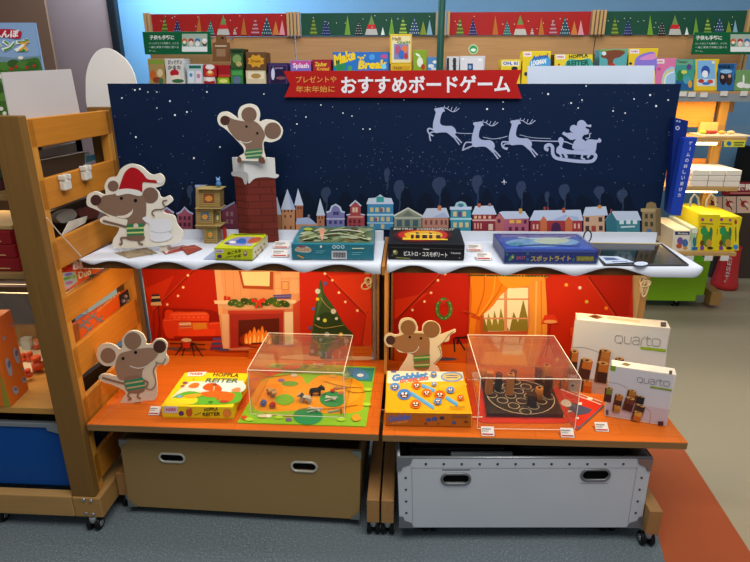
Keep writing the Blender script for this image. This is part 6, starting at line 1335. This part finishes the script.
bx = Box(zt, (162.7, 418.3), (233.8, 419.6), (163.6, 406), (187, 372.3))
t = carton('game_box', 'yellow horse-riding game box on the left table', 'game box', bx, '#e3c81e', 'game boxes on the printed tables')
Zh = (160, 330, 5.62)
a = Art(bx.front, *Zh, rough=.45); a.rect(24, 428, 98, 466, '#d6c6d4'); a.trect('HABA', 34, 436, 92, 456, '#b5305a', .03); a.ell(120, 468, 15, 14, '#5a3a6a'); a.text('HOPPLA', (248, 458), (326, 452), (248, 438), '#4a4a1a', .03); a.text('REITER', (240, 484), (340, 480), (240, 464), '#4a4a1a', .03); a.ell(165, 460, 18, 26, '#c05a2a'); a.ell(160, 440, 8, 7, '#e0a05a'); a.ell(378, 465, 24, 24, '#d98a3a'); a.line([(195, 478), (232, 462)], 4, '#6a7a3a'); a.build('front_print', t)
a = Art(bx.top, *Zh, rough=.45)
a.poly([(100, 345), (170, 290), (470, 285), (440, 400), (415, 412), (40, 405)], '#d9d8c8'); a.blob([(200, 330), (300, 285), (470, 300), (455, 350), (300, 350)], '#c6dbe0'); a.blob([(60, 390), (160, 345), (300, 365), (445, 345), (425, 412), (140, 418)], '#5aa832'); a.blob([(30, 405), (60, 385), (200, 380), (190, 415), (40, 420)], '#e8cf2a')
a.poly([(160, 238), (268, 236), (240, 260), (150, 262)], '#e8dede'); a.text('HABA', (166, 254), (236, 254), (176, 240), '#c02a3a', .03)
a.text('HOPPLA', (296, 262), (440, 268), (304, 240), '#6a4a24', .03); a.text('REITER', (252, 296), (436, 298), (266, 272), '#3f6a5a', .03)
a.blob([(240, 330), (262, 305), (310, 302), (345, 325), (340, 345), (280, 345)], '#c9561e'); a.blob([(160, 318), (190, 300), (220, 302), (214, 322), (180, 328)], '#d9742a'); a.blob([(230, 355), (300, 345), (380, 350), (420, 365), (400, 400), (350, 412), (330, 385), (250, 375)], '#d9621e'); a.blob([(400, 340), (440, 325), (455, 340), (430, 352)], '#e08a5a'); a.line([(330, 380), (320, 396)], 12, '#c9561e'); a.line([(300, 345), (306, 315)], 8, '#e8b080'); a.ell(308, 310, 12, 8, '#8a3a1a')
a.ell(110, 378, 16, 8, '#6fa0d0'); a.ell(142, 300, 15, 7, '#8a5a6a'); a.ell(128, 318, 12, 5, '#8a5a6a'); a.blob([(130, 375), (200, 362), (240, 370), (180, 385)], '#e0a02a'); a.ell(190, 280, 5, 3, '#8a6a3a'); a.ell(360, 405, 26, 7, '#b0402a'); a.ell(285, 408, 14, 5, '#3a7a2a')
a.build('lid_print', t)
a = Art(bx.right, *Zh, rough=.45); a.blob([(430, 440), (470, 372), (490, 360), (480, 400), (445, 450)], '#c9621e'); a.build('side_print', t)
# game board and its pieces under the acrylic case
Zg = (230, 320, 4.68)
fl4 = [onT(230 + x / 4.68, 320 + y / 4.68) for x, y in ((34, 484), (636, 502), (682, 222), (196, 206))]
zb = zT + .0035
t = thing('game_board', 'green and orange picture game board of meadow paths on left table', 'game board', tuple(sum(fl4, V()) / 4))
G().prism([V((p.x, p.y, zT + .0004)) for p in fl4], (0, 0, .0026), M('#8fbf2c', .45)).build('board_panel', t)
a = Art(PZ(zT + .003), *Zg, rough=.45)
a.poly([(44, 480), (632, 497), (676, 226), (198, 210)], '#86b82e')
a.blob([(120, 420), (105, 360), (150, 290), (240, 262), (330, 262), (360, 300), (420, 260), (530, 265), (620, 300), (628, 390), (600, 430), (470, 440), (330, 425), (200, 430)], '#e0931c')
a.blob([(130, 415), (118, 370), (170, 310), (230, 300), (250, 345), (220, 400), (180, 425)], '#d98416'); a.blob([(440, 300), (520, 285), (600, 310), (610, 360), (540, 395), (460, 370)], '#e8a22a')
a.poly([(545, 222), (676, 226), (664, 290), (600, 285), (560, 260)], '#2f8a7a'); a.blob([(560, 240), (590, 225), (630, 240), (650, 270), (610, 280), (575, 266)], '#4a86b8')
a.blob([(200, 212), (360, 210), (350, 232), (280, 248), (200, 240)], '#3f8a3a'); a.blob([(150, 245), (210, 225), (260, 240), (200, 262), (150, 280)], '#d0572a'); a.blob([(250, 214), (330, 212), (320, 226), (260, 232)], '#c9401e')
for x, y, w, h, c_ in ((480, 372, 60, 38, '#2f8a4a'), (365, 452, 70, 40, '#2a8a52'), (255, 375, 46, 26, '#6fa82a'), (280, 300, 40, 12, '#6a9a3a')): a.ell(x, y, w, h, c_, 20)
for x0, y0, x1, y1 in ((128, 270, 360, 240), (440, 290, 620, 320), (330, 420, 600, 400), (160, 440, 330, 450), (540, 330, 630, 340)): a.line([(x0, y0), ((x0 + x1) / 2, (y0 + y1) / 2 + 8), (x1, y1)], 3.5, '#a8641a', True)
for x, y, c_ in ((180, 452, '#e8e0c0'), (500, 322, '#8a5a3a'), (520, 345, '#b06a4a'), (610, 262, '#d9e4e8'), (240, 285, '#8a6a9a'), (300, 262, '#c9c0b0'), (480, 265, '#c9a04a'), (585, 462, '#d98a1e'), (66, 460, '#c04a2a'), (150, 455, '#c9a05a'), (275, 470, '#7a5a8a')): a.ell(x, y, 16, 8, c_, 12)
a.blob([(55, 455), (75, 452), (82, 468), (62, 472)], '#c9481e'); a.blob([(570, 455), (600, 445), (612, 470), (580, 478)], '#d99a2a'); a.rect(130, 450, 172, 460, '#d9d0a0')
for x, y in ((90, 470), (230, 460), (520, 470), (640, 400), (645, 330)): a.ell(x, y, 20, 8, '#a9cf3a', 12)
a.build('meadow_print', t)
def bz(u, v): return PZ(zb).hit(230 + u / 4.68, 320 + v / 4.68)
# wooden obstacles: white crossed poles on green bushes
def hurdle(u, v, s_, label):
    q = bz(u, v); t = thing('jump_hurdle', label, 'game piece', tuple(q), 'white crossed hurdles on the game board')
    for k, (dx, dy, an) in enumerate(((0, 0, .5), (0, .003, -.6), (.004, -.004, .12))):
        d = V((math.cos(an), math.sin(an), 0)) * s_; c_ = q + V((dx, dy, .0045 + .0055 * k))
        G().cyl(c_ - d, c_ + d, .0022, M('#dcd8d0', .5), n=8).build('pole', t)
hurdle(470, 378, .020, 'white crossed hurdle on the right green bush'); hurdle(395, 430, .024, 'white crossed hurdle on the front green bush'); hurdle(410, 222, .020, 'white crossed hurdle at the back edge of game board')
q = bz(490, 436); t = thing('plank_piece', 'grey plank piece leaning beside the front hurdle', 'game piece', tuple(q))
G().obox(q + V((-.02, -.004, .0006)), V((.038, .016, 0)), V((-.003, .008, 0)), V((0, 0, .004)), M('#8a9a8a', .5), .001).build('plank', t)
# horses: flat wooden cut-outs
def horse(u, v, s_, rot, col, label, mane, two=None):
    q = bz(u, v); t = thing('toy_horse', label, 'game piece', tuple(q))
    prof = [(-1, 0), (-.72, 0), (-.62, .5), (-.1, .58), (.32, .5), (.36, 0), (.66, 0), (.7, .62), (.78, .98), (1.0, 1.0), (1.36, .9), (1.40, 1.12), (1.06, 1.36), (.92, 1.62), (.76, 1.46), (.42, 1.14), (-.4, 1.1), (-.84, 1.08), (-1.08, .9), (-1.22, .42), (-1.1, .42), (-.98, .72)]
    ca, sa = math.cos(rot), math.sin(rot); ex = V((ca, sa, 0)); ey = V((-sa, ca, 0)) * .016
    o = q + V((0, 0, .0008))
    pts = [o + ex * x * s_ + V((0, 0, z * s_)) - ey / 2 for x, z in sm(prof, 3)]
    m0 = min(p.z for p in pts); pts = [p + V((0, 0, o.z - m0)) for p in pts]
    G().prism(pts, ey, M(col, .5)).build('horse_body', t)
    f = [o + ex * x * s_ + V((0, 0, z * s_)) - ey * .56 for x, z in ((.46, 1.12), (.92, 1.54), (.80, 1.58), (.30, 1.20))]
    G().prism(f, ey * 1.12, M(mane, .5)).build('mane', t)
    f = [o + ex * x * s_ + V((0, 0, z * s_)) - ey * .56 for x, z in ((-.35, 1.12), (.3, 1.14), (.22, .72), (-.28, .70))]
    G().prism(f, ey * 1.12, M(two or mane, .5)).build('saddle', t)
horse(195, 355, .019, -.9, '#b08a58', 'light brown wooden toy horse at left on game board', '#d9c08a', '#c9a878')
horse(352, 385, .0185, 2.9, '#b9b3a4', 'grey-white wooden toy horse standing in front of the black one', '#4a4238', '#8a8478')
horse(405, 352, .020, .2, '#18161a', 'black wooden toy horse behind the grey-white one', '#0e0c10', '#2a262c')
q = bz(480, 340); o = G().ball(q + V((0, 0, .0075)), .007, M('#c23a1e', .4), 12, (1.2, 1, 1)).build('red_marker'); tag(o, 'red marker lump on the right of the game board', 'game piece')
q = bz(495, 330); o = G().obox(q + V((-.004, .006, .0008)), V((.045, .004, 0)), V((-.002, .012, 0)), V((0, 0, .004)), M('#b0784a', .5), .001).build('log_piece'); tag(o, 'flat brown log piece right of the black horse', 'game piece')
q = bz(515, 440); o = G().obox(q + V((0, 0, .0006)), V((.006, .001, 0)), V((-.0, .007, 0)), V((0, 0, .018)), M('#c26a2a', .5), .001).build('orange_peg'); tag(o, 'small orange upright peg at the front right of game board', 'game piece')
# disc tokens with symbol dice
for u, v, c_, l in ((157, 402, '#3f62b0', 'blue cylinder die'), (200, 412, '#b02020', 'red cylinder die')):
    q = bz(u, v); t = thing('symbol_die', l + ' with pale marks at front left of game board', 'die', tuple(q))
    G().cyl(q + V((0, -.006, .0104)), q + V((0, .008, .0104)), .0098, M(c_, .4), n=20).build('die_body', t)
    for k in range(6): an = k * 1.047; G().ball(q + V((.0055 * math.cos(an), -.0062, .0104 + .0055 * math.sin(an))), .0014, M('#d9b0b0' if c_[1] == 'b' else '#a9c0e0', .4), 8, (1, .4, 1)).build('pip', t)
q = bz(100, 250)
bx = Box(zT + .0034, (251, 414.5), (344.5, 418), (250.3, 370.5), (274, 333.5))
acrylic('acrylic_case', 'clear acrylic case covering the horse game board', bx)
pricecard(153.5, 415.5, zT, 'price holder beside the yellow horse box at left', .042, .03, 'price holders on the printed tables')
tag(flat('instruction_leaflet', 'orange-red leaflet between the yellow box and the game board', 'leaflet', [(240, 409), (244.5, 397), (248, 391), (245.5, 405)], zT, '#c9481e'), 'orange-red leaflet between the yellow box and the game board', 'leaflet')

# ================================================================== ON THE RIGHT TABLE
Zr = (380, 310, 4.323)
FUR, FUR2 = '#9c7048', '#90653e'; yM = onT(415, 377).y
t, a = cutout('mouse_cutout', 'mouse cutout peeking from behind the orange figure game box', 'display cutout', yM,
              [(18, 135), (22, 112), (42, 100), (66, 108), (84, 100), (80, 70), (92, 42), (122, 34), (150, 46), (164, 76), (162, 92), (180, 92), (184, 66), (206, 48), (234, 50), (258, 68), (264, 96), (258, 108), (296, 94), (324, 84), (326, 96), (304, 108), (296, 134), (262, 146), (268, 200), (236, 236), (252, 250), (248, 290), (80, 290), (84, 258), (100, 232), (120, 190), (84, 182), (62, 162), (34, 158)], Zr, zmin=zT + .0003, group=MG, col='#ead9b4')
face(a, [(122, 76, 33), (222, 84, 36)], (46, 130, 20), [(129, 117, 5.5), (177, 122, 5.5)], [(48, 150), (56, 120), (84, 112), (118, 100), (160, 100), (196, 104), (214, 130), (214, 180), (210, 255), (150, 255), (148, 212), (140, 192), (104, 182), (72, 168)], [(118, 186), (146, 182), (162, 170), (168, 156)])
a.poly([(143, 200), (216, 192), (214, 216), (145, 222)], '#4a8a42'); a.line([(144, 207), (215, 202)], 5, '#c9c27a'); a.poly([(145, 232), (215, 228), (212, 244), (150, 248)], '#5a9a4a'); a.line([(146, 238), (213, 235)], 5, '#d9d08a')
a.line([(250, 160), (272, 140), (296, 108), (318, 92)], 3, '#8a6a40', True); a.line([(252, 155), (262, 180), (262, 200), (232, 232)], 3, '#8a6a40', True)
a.build('mouse_print', t)
bx = Box(zt, (385.0, 426), (471.5, 427.8), (385.0, 412.2), (387.4, 370.6))
t = carton('game_box', 'orange game box with blue and orange round figures on right table', 'game box', bx, '#e3ab1c', 'game boxes on the printed tables', side='#b8641c')
a = Art(bx.front, *Zr, rough=.45); a.poly([(24, 444), (394, 448), (393, 504), (24, 498)], '#b0661e'); a.text('Gobblet', (34, 484), (134, 474), (36, 456), '#5a6ab0', .06); a.text('GOBBLERS', (50, 494), (120, 486), (52, 484), '#d08a4a', .04)
for x, y, c_, r_ in ((210, 474, '#4a5a90', 12), (236, 470, '#4a5a90', 14), (268, 466, '#3f3a4a', 11), (198, 490, '#8a3a2a', 7), (320, 486, '#4a5a90', 10), (372, 482, '#6a3a2a', 8), (180, 470, '#c95a1e', 9), (252, 490, '#8a2a2a', 4)): a.ell(x, y, r_, r_ * .7, c_, 12)
a.rect(312, 456, 380, 464, '#8a5a3a'); a.build('front_print', t)
a = Art(bx.top, *Zr, rough=.45)
a.poly([(34, 264), (358, 268), (360, 310), (30, 322)], '#e0d6c0'); a.poly([(30, 318), (360, 306), (392, 442), (24, 438)], '#e3a41a'); a.blob([(30, 340), (60, 322), (120, 316), (200, 322), (300, 318), (360, 312), (362, 330), (200, 345), (60, 352)], '#e6ae2c')
a.text('Gobblet', (50, 312), (206, 296), (52, 280), '#4a86c8', .07); a.text('GOBBLERS', (84, 318), (210, 304), (86, 302), '#cf5a2a', .05); a.ell(310, 290, 48, 22, '#6a9ad0'); a.ell(310, 290, 40, 16, '#c9b56a'); a.rect(285, 282, 335, 286, '#5a6a9a'); a.rect(285, 292, 335, 296, '#5a6a9a'); a.rect(48, 264, 70, 272, '#5a5a90')
for x0, y0, x1, y1 in ((132, 360, 232, 425), (180, 328, 236, 352), (285, 380, 335, 412)): a.line([(x0, y0), (x1, y1)], 16, '#5aa4d0'); a.line([(x0, y0 + 5), (x1, y1 + 5)], 3, '#3f7aa8')
for x, y, r_, c_ in ((64, 335, 22, '#4a86c8'), (105, 368, 30, '#3f7ac0'), (158, 330, 22, '#d9661e'), (202, 362, 22, '#d9661e'), (154, 412, 24, '#d9661e'), (258, 372, 24, '#c95a1e'), (304, 352, 18, '#4a86c8'), (250, 402, 18, '#4a86c8'), (348, 386, 15, '#d9661e'), (234, 328, 11, '#5a94c8'), (232, 286, 14, '#4a86c8')):
    a.ell(x, y, r_, r_ * .8, c_, 16); a.ell(x, y + r_ * .15, r_ * .62, r_ * .45, '#5a3424', 12); a.ell(x - r_ * .25, y - r_ * .1, r_ * .17, r_ * .17, '#f2ece0', 8); a.ell(x + r_ * .25, y - r_ * .1, r_ * .17, r_ * .17, '#f2ece0', 8); a.line([(x - r_ * .3, y + r_ * .3), (x + r_ * .3, y + r_ * .3)], r_ * .14, '#e8dccb')
a.rect(300, 428, 366, 433, '#8a6a2a'); a.build('lid_print', t)
# rule sheets under the tactics board
Zq = (460, 330, 4.68)
flat('rule_sheet', 'red rule sheet with white marks under the left side of black board', 'leaflet', [(28, 225), (82, 225), (520, 425), (500, 436), (112, 436), (60, 415)], zT, '#c9301a', lambda a: (a.line([(34, 232), (80, 232)], 4, '#e8d0c0'), a.line([(60, 240), (92, 400)], 3, '#e08a70'), a.line([(56, 408), (105, 408)], 5, '#e8d8c8')), xf=Zq)
flat('picture_leaflet', 'red leaflet with dark blue shapes at right of black board', 'leaflet', [(436, 275), (455, 268), (668, 346), (674, 358), (548, 470), (500, 420)], zT + .0016, '#c9301a', lambda a: (a.poly([(480, 330), (540, 345), (620, 372), (600, 392), (545, 400), (500, 362)], '#4a4a5e'), a.blob([(470, 345), (486, 326), (510, 332), (522, 352), (500, 360)], '#d9ccbc'), a.poly([(560, 452), (672, 350), (674, 358), (552, 468), (540, 450)], '#5a5a68'), a.line([(470, 278), (660, 350)], 4, '#e8c9b8'), a.line([(520, 285), (665, 338)], 3, '#e8c9b8'), a.rect(552, 340, 570, 352, '#e8dccb'), a.rect(505, 378, 522, 386, '#e8dccb'), a.rect(540, 410, 556, 418, '#e8dccb'), a.rect(595, 318, 620, 328, '#e8dccb')), xf=Zq)
pb = [onT(460 + x / 4.68, 330 + y / 4.68) for x, y in ((116, 414), (492, 418), (426, 258), (90, 242))]; pm = sum(pb, V()) / 4; pb = [pm + (k - pm) * .955 for k in pb]
t = thing('tactics_board', 'square black wooden board with a grid of white rings', 'game board', tuple(sum(pb, V()) / 4))
zq = zT + .0165
G().prism([V((p.x, p.y, zT + .0045)) for p in pb], (0, 0, .0115), M('#1e1410', .35)).build('board_panel', t)
plq = PZ(zT + .016); a = Art(plq, rough=.4)
cc = sum(pb, V()) / 4; ex = ((pb[1] - pb[0]) + (pb[2] - pb[3])) / 2; ey = ((pb[3] - pb[0]) + (pb[2] - pb[1])) / 2
dg_ = G(); n0 = V((0, 0, zT + .0166))
def ring3(c_, rx, w):
    ex_, ey_ = ex.normalized(), V((-ex.normalized().y, ex.normalized().x, 0)); n = 36
    vs = [];
    for k in range(n):
        an = 2 * math.pi * k / n; d = ex_ * math.cos(an) + ey_ * math.sin(an)
        vs += [c_ + d * (rx - w / 2), c_ + d * (rx + w / 2)]
    dg_.add([V((p.x, p.y, n0.z)) for p in vs], [(2 * k, 2 * k + 1, (2 * k + 3) % (2 * n), (2 * k + 2) % (2 * n)) for k in range(n)], M('#c9b594', .4))
S_ = ex.length; ring3(cc, S_ * .46, .0022)
d1_, d2_ = (ex.normalized() + V((-ex.normalized().y, ex.normalized().x, 0))) * .5 ** .5, (ex.normalized() * -1 + V((-ex.normalized().y, ex.normalized().x, 0))) * .5 ** .5
cells = {}
for i in range(4):
    for j in range(4):
        c_ = cc + d1_ * (i - 1.5) * S_ * .185 + d2_ * (j - 1.5) * S_ * .185; cells[i, j] = c_; ring3(c_, S_ * .073, .0018)
dg_.build('rings_print', t)
def piece(u, v0, v1, w, dark, square, hollow, label):
    q = PZ(zq).hit(460 + u / 4.68, 330 + v1 / 4.68); p = PY(q.y); h = p.hit(460 + u / 4.68, 330 + v0 / 4.68).z - zq
    r = w / 4.68 / 2 * (q - EYE).length / F * .98; q = q + V((0, r, 0)); m = M('#2e1c14' if dark else '#b8702c', .4, 'wood', 0, 0, 3.0)
    t = thing('tactics_piece', label, 'game piece', (q.x, q.y, zq))
    z0 = zq + .0005; h = max(.02, h * .92)
    if square:
        b = G(); k = r * .92; b.box(q.x - k, q.x + k, q.y - k, q.y + k, z0, z0 + h, m, .002); b.build('piece_body', t)
    else: G().cyl((q.x, q.y, z0), (q.x, q.y, z0 + h), r, m, n=20).build('piece_body', t)
    if hollow: G().cyl((q.x, q.y, z0 + h + .0001), (q.x, q.y, z0 + h + .0006), r * .5, M('#140c08', .8), n=16).build('hollow', t)
for q in ((135, 195, 306, 34, 0, 1, 0, 'tall light square piece, front left of the black board'), (180, 205, 290, 32, 1, 0, 1, 'tall dark round piece right of the front left light one'), (233, 205, 310, 36, 0, 1, 1, 'tall light square hollow piece at the middle of front row'),
          (250, 192, 244, 30, 1, 0, 0, 'short dark round piece at board rear centre'), (104, 188, 244, 32, 0, 0, 0, 'short light round piece at the rear left corner'), (365, 182, 250, 30, 1, 1, 0, 'tall dark square piece at the rear right'),
          (402, 165, 252, 36, 0, 0, 1, 'tall light round hollow piece at the rear right'), (412, 225, 316, 38, 1, 0, 0, 'tall dark round piece at right edge of black board'), (370, 276, 334, 35, 0, 0, 1, 'short light round hollow piece in front of dark ones'), (337, 306, 360, 44, 1, 1, 0, 'short dark square piece nearest the front edge')): piece(*q)
bx = Box(zT + .0034, (477, 429), (574.5, 430.5), (476.7, 378.5), (467.5, 338)); bx.d += .022
acrylic('acrylic_case', 'clear acrylic case covering the black tactics board', bx)
pricecard(488, 436.5, zT, 'price holder before the black board, at its left corner', .046, .03, 'price holders on the printed tables')
pricecard(568, 438, zT, 'price holder before the red leaflet and black board', .046, .03, 'price holders on the printed tables')
pricecard(602.5, 432, zT, 'price holder in front of the small white box', .046, .03, 'price holders on the printed tables')
# two white boxes standing upright
Zw = (560, 300, 4.014)
def qbox(A, B, T, K, label, big):
    bx = Box(zt, A, B, T, K)
    t = thing('game_box', label, 'game box', (bx.mid.x, bx.mid.y, zt), 'white upright game boxes')
    bx.solid(M('#d6d0c6', .4), .0015, 0, .0004).build('carton', t)
    return bx, t
def pz_(a, x, y, w, h, c1, c2, an=.25):
    w *= 1.18; ca, sa = math.cos(an), math.sin(an)
    R = lambda px, py: (x + px * ca - py * sa, y + px * sa + py * ca)
    a.poly([R(-w / 2, 0), R(w / 2, 0), R(w / 2, h * .45), R(-w / 2, h * .45)], c1); a.poly([R(-w / 2, h * .45), R(w / 2, h * .45), R(w / 2, h), R(-w / 2, h)], c2)
    a.poly([R(-w / 2, 0), R(-w * .3, -h * .1), R(w * .3, -h * .1), R(w / 2, 0), R(w * .25, h * .08), R(-w * .25, h * .08)], '#d0a060'); a.ell(x, y, w * .18, h * .05, '#5a3a1c', 10); a.poly([R(-w / 2, 0), R(-w * .3, 0), R(-w * .3, h), R(-w / 2, h)], '#5a3420')
def logo(a, bl, br, h, w, col):
    ux, uy = br[0] - bl[0], br[1] - bl[1]
    T = lambda x, y: (bl[0] + ux * x + h * .10 * y, bl[1] + uy * x - h * y)
    L_ = lambda *p: a.line([T(*q) for q in p], w, col)
    L_((.02, .15), (.0, .3), (.0, .8), (.02, .98), (.13, 1.0), (.165, .85), (.165, .2), (.13, .02), (.03, .02)); L_((.11, .2), (.15, -.12))
    L_((.21, 1), (.21, .2), (.235, .02), (.33, .02), (.355, .2), (.355, 1)); 
    L_((.40, .9), (.43, 1), (.51, 1), (.535, .85), (.535, 0)); L_((.535, .55), (.42, .52), (.395, .35), (.40, .1), (.42, .0), (.535, .0))
    L_((.585, 0), (.585, .55), (.61, .9), (.66, 1.15)); L_((.71, 1.3), (.71, .2), (.735, .02), (.79, .02)); L_((.67, .92), (.79, .92))
    L_((.85, .02), (.825, .2), (.825, .8), (.85, .98), (.97, .98), (1.0, .8), (1.0, .2), (.97, .02), (.84, .02))
bx, t = qbox((567.8, 390), (657, 401), (574.3, 319), (574.3, 312.2), 'large white game box with wooden pieces, leaning at the right rear', True)
a = Art(bx.front, *Zw, rough=.4)
a.poly([(60, 80), (435, 122), (420, 300), (35, 372)], '#d3d1cd'); a.poly([(36, 310), (200, 320), (200, 400), (34, 374)], '#bda596'); a.line([(48, 190), (100, 192), (165, 215), (200, 250)], 2.5, '#8a8a84', True)
logo(a, (219, 172), (400, 186), 30, 2.6, '#7a7870'); a.poly([(322, 186), (425, 197), (424, 208), (322, 196)], '#8fae1e')
for q in ((58, 205, 28, 92, '#b8692a', '#4a2c24', .1), (108, 240, 42, 80, '#b8692a', '#4a2a22', .22), (182, 202, 40, 66, '#b07032', '#a8642a', .2), (172, 252, 42, 78, '#b0692a', '#3f2820', .15), (108, 322, 36, 46, '#c9702a', '#b8561a', .1), (16, 320, 30, 44, '#c9702a', '#b8561a', .1), (238, 232, 30, 60, '#2a2020', '#2a2020', .1)): pz_(a, *q)
a.ringl(160, 370, 24, 20, 2, '#a89a90'); a.rect(38, 328, 62, 362, '#b9b4ae'); a.circ(50, 340, 6, '#4a4440'); a.build('front_print', t)
a = Art(bx.top, *Zw, rough=.4); a.poly([(112, 66), (140, 58), (172, 70), (150, 78)], '#7a4a34'); a.ell(140, 68, 12, 4, '#4a2c20'); a.rect(404, 90, 426, 108, '#3a3634'); a.poly([(190, 68), (320, 84), (318, 92), (190, 76)], '#d3b89a'); a.build('top_print', t)
bx, t = qbox((604.3, 416), (666.5, 426.5), (610, 365.3), (609.8, 359.2), 'small white game box with wooden pieces in front of the large one', False)
a = Art(bx.front, *Zw, rough=.4)
a.poly([(203, 266), (456, 306), (424, 500), (182, 458)], '#c6c6cc'); a.poly([(190, 400), (440, 440), (426, 500), (182, 458)], '#c2b2b8'); a.line([(194, 330), (240, 338), (270, 355)], 2, '#8a8a90', True); a.line([(335, 425), (362, 450), (360, 494)], 2, '#7d7a80', True)
a.poly([(203, 262), (224, 266), (222, 286), (202, 282)], '#6f9a24'); logo(a, (309, 330), (438, 346), 20, 2.2, '#74747a'); a.poly([(362, 344), (449, 358), (448, 364), (362, 350)], '#7f9a24')
for q in ((197, 352, 26, 56, '#7a7a30', '#4a2c28', .15), (238, 380, 28, 48, '#a8682c', '#4a2c24', .22), (290, 362, 30, 44, '#a8702c', '#8a5a2c', .25), (282, 392, 34, 52, '#6a3a28', '#4a2824', .3), (322, 384, 32, 30, '#26262e', '#26262e', .25), (228, 422, 26, 24, '#c08a2c', '#a8702a', .2), (322, 420, 36, 40, '#3a2c2c', '#4a3028', .35), (312, 446, 32, 36, '#c9963a', '#b8642a', .3)): pz_(a, *q)
a.rect(392, 482, 414, 499, '#4a2a2a'); a.rect(184, 436, 194, 456, '#5a5450'); a.build('front_print', t)
a = Art(bx.top, *Zw, rough=.4); a.poly([(244, 258), (262, 252), (286, 260), (270, 266)], '#7d6a44'); a.rect(438, 284, 450, 298, '#3a3634'); a.build('top_print', t)
# cable coils hung on the rack posts
def coil(u, v, y, label, loops, col='#d9cbb0'):
    q = PY(y).hit(u, v); t = thing('cable_coil', label, 'cable', tuple(q))
    for k, (dx, dz, rx, rz, tl) in enumerate(loops):
        pts = [q + V((dx + rx * math.cos(a_), .004 * math.sin(a_ + k) - .004 * k, dz + rz * math.sin(a_) + tl * math.cos(a_))) for a_ in [2 * math.pi * j / 20 for j in range(20)]]
        G().tube(pts, .0028, M(col, .45), 8, True).build('cable_loop', t)
    G().cyl(q + V((0, .002, .022)), q + V((0, .012, .022)), .004, M('#8d9298', .4), n=10).build('hook', t)
coil(368.5, 281, 1.915, 'looped white cable hanging by the middle posts near the printed tree', ((0, .014, .012, .012, 0), (.003, .008, .011, .016, .004), (-.006, -.014, .018, .014, .004), (.002, -.002, .009, .019, -.004), (.001, .006, .013, .013, .002)), '#d6c29a')
coil(642.5, 286, 1.90, 'coiled cream cable hanging on the right end post', ((0, .018, .012, .014, 0), (.003, .002, .011, .026, .003), (.006, -.010, .010, .028, -.003), (-.001, .004, .010, .022, .002), (.004, -.004, .008, .030, .001), (.001, .016, .014, .010, .004)), '#d9ccb0')

# ================================================================== LIGHT
w = bpy.data.worlds.new('world'); sc.world = w; w.use_nodes = True
wn = w.node_tree.nodes; wl_ = w.node_tree.links
bg = wn['Background']; bg.inputs[0].default_value = (.80, .90, 1.0, 1); bg.inputs[1].default_value = .26
def area(name, loc, target, size, power, col, sy=None):
    l = bpy.data.lights.new(name, 'AREA'); l.shape = 'RECTANGLE'; l.size = size; l.size_y = sy or size; l.energy = power; l.color = col
    o = bpy.data.objects.new(name, l); C.objects.link(o); o.location = loc
    o.rotation_euler = (V(target) - V(loc)).to_track_quat('-Z', 'Y').to_euler(); return o
area('ceiling_light_front', (.3, .5, 2.9), (.1, 1.6, .5), 2.2, 62, (1, .96, .90), 1.2)
area('ceiling_light_middle', (0, 2.3, 3.0), (0, 2.2, 0), 2.6, 30, (.93, .96, 1), .8)
area('ceiling_light_rear', (.8, 2.5, 2.9), (.5, 3.5, 1.3), 3.0, 11, (1, .97, .92), .5)
area('back_wall_wash', (-1.7, 3.75, 2.6), (-1.6, 4.3, 1.8), .8, 70, (.55, .82, 1), .4)  # area lamp added to wash the back wall's left end with light
for t, x0, x1 in ((LR, SL0.x + .06, SL1.x - .05), (RR, SR0.x + .05, SR1.x - .08)):
    area('shelf_strip_light', ((x0 + x1) / 2, 1.70, zS - .046), ((x0 + x1) / 2, 1.74, 0), x1 - x0 - .05, 2.9, (1, .74, .40), .05)
area('low_shelf_light', (PY(3.24).hit(700, 142).x, 3.24, shz['b'] - .05), (PY(3.24).hit(700, 142).x, 3.30, 0), .3, 1.4, (1, .82, .55), .03)
area('low_shelf_light', (PY(3.24).hit(700, 192).x, 3.24, shz['c'] - .05), (PY(3.24).hit(700, 192).x, 3.2, 0), .3, .8, (1, .85, .6), .03)
area('top_shelf_light', (PY(3.3).hit(700, 100).x, 3.3, zsh - .055), (PY(3.3).hit(700, 100).x, 3.38, 0), .5, 1.5, (1, .78, .45), .03)
area('rack_shelf_light', (-1.45, 1.66, 1.07), (-1.4, 1.6, 0), .6, 1.5, (1, .72, .4), .1)
area('rack_shelf_light', (-1.45, 1.66, zs2 - .03), (-1.4, 1.6, 0), .6, 2.0, (1, .75, .45), .1)
sc.view_settings.view_transform = 'Standard'; sc.view_settings.look = 'None'; sc.view_settings.exposure = 0
sc.cycles.max_bounces = 8; sc.cycles.transparent_max_bounces = 16; sc.cycles.caustics_reflective = False; sc.cycles.caustics_refractive = False
sc.cycles.use_denoising = True
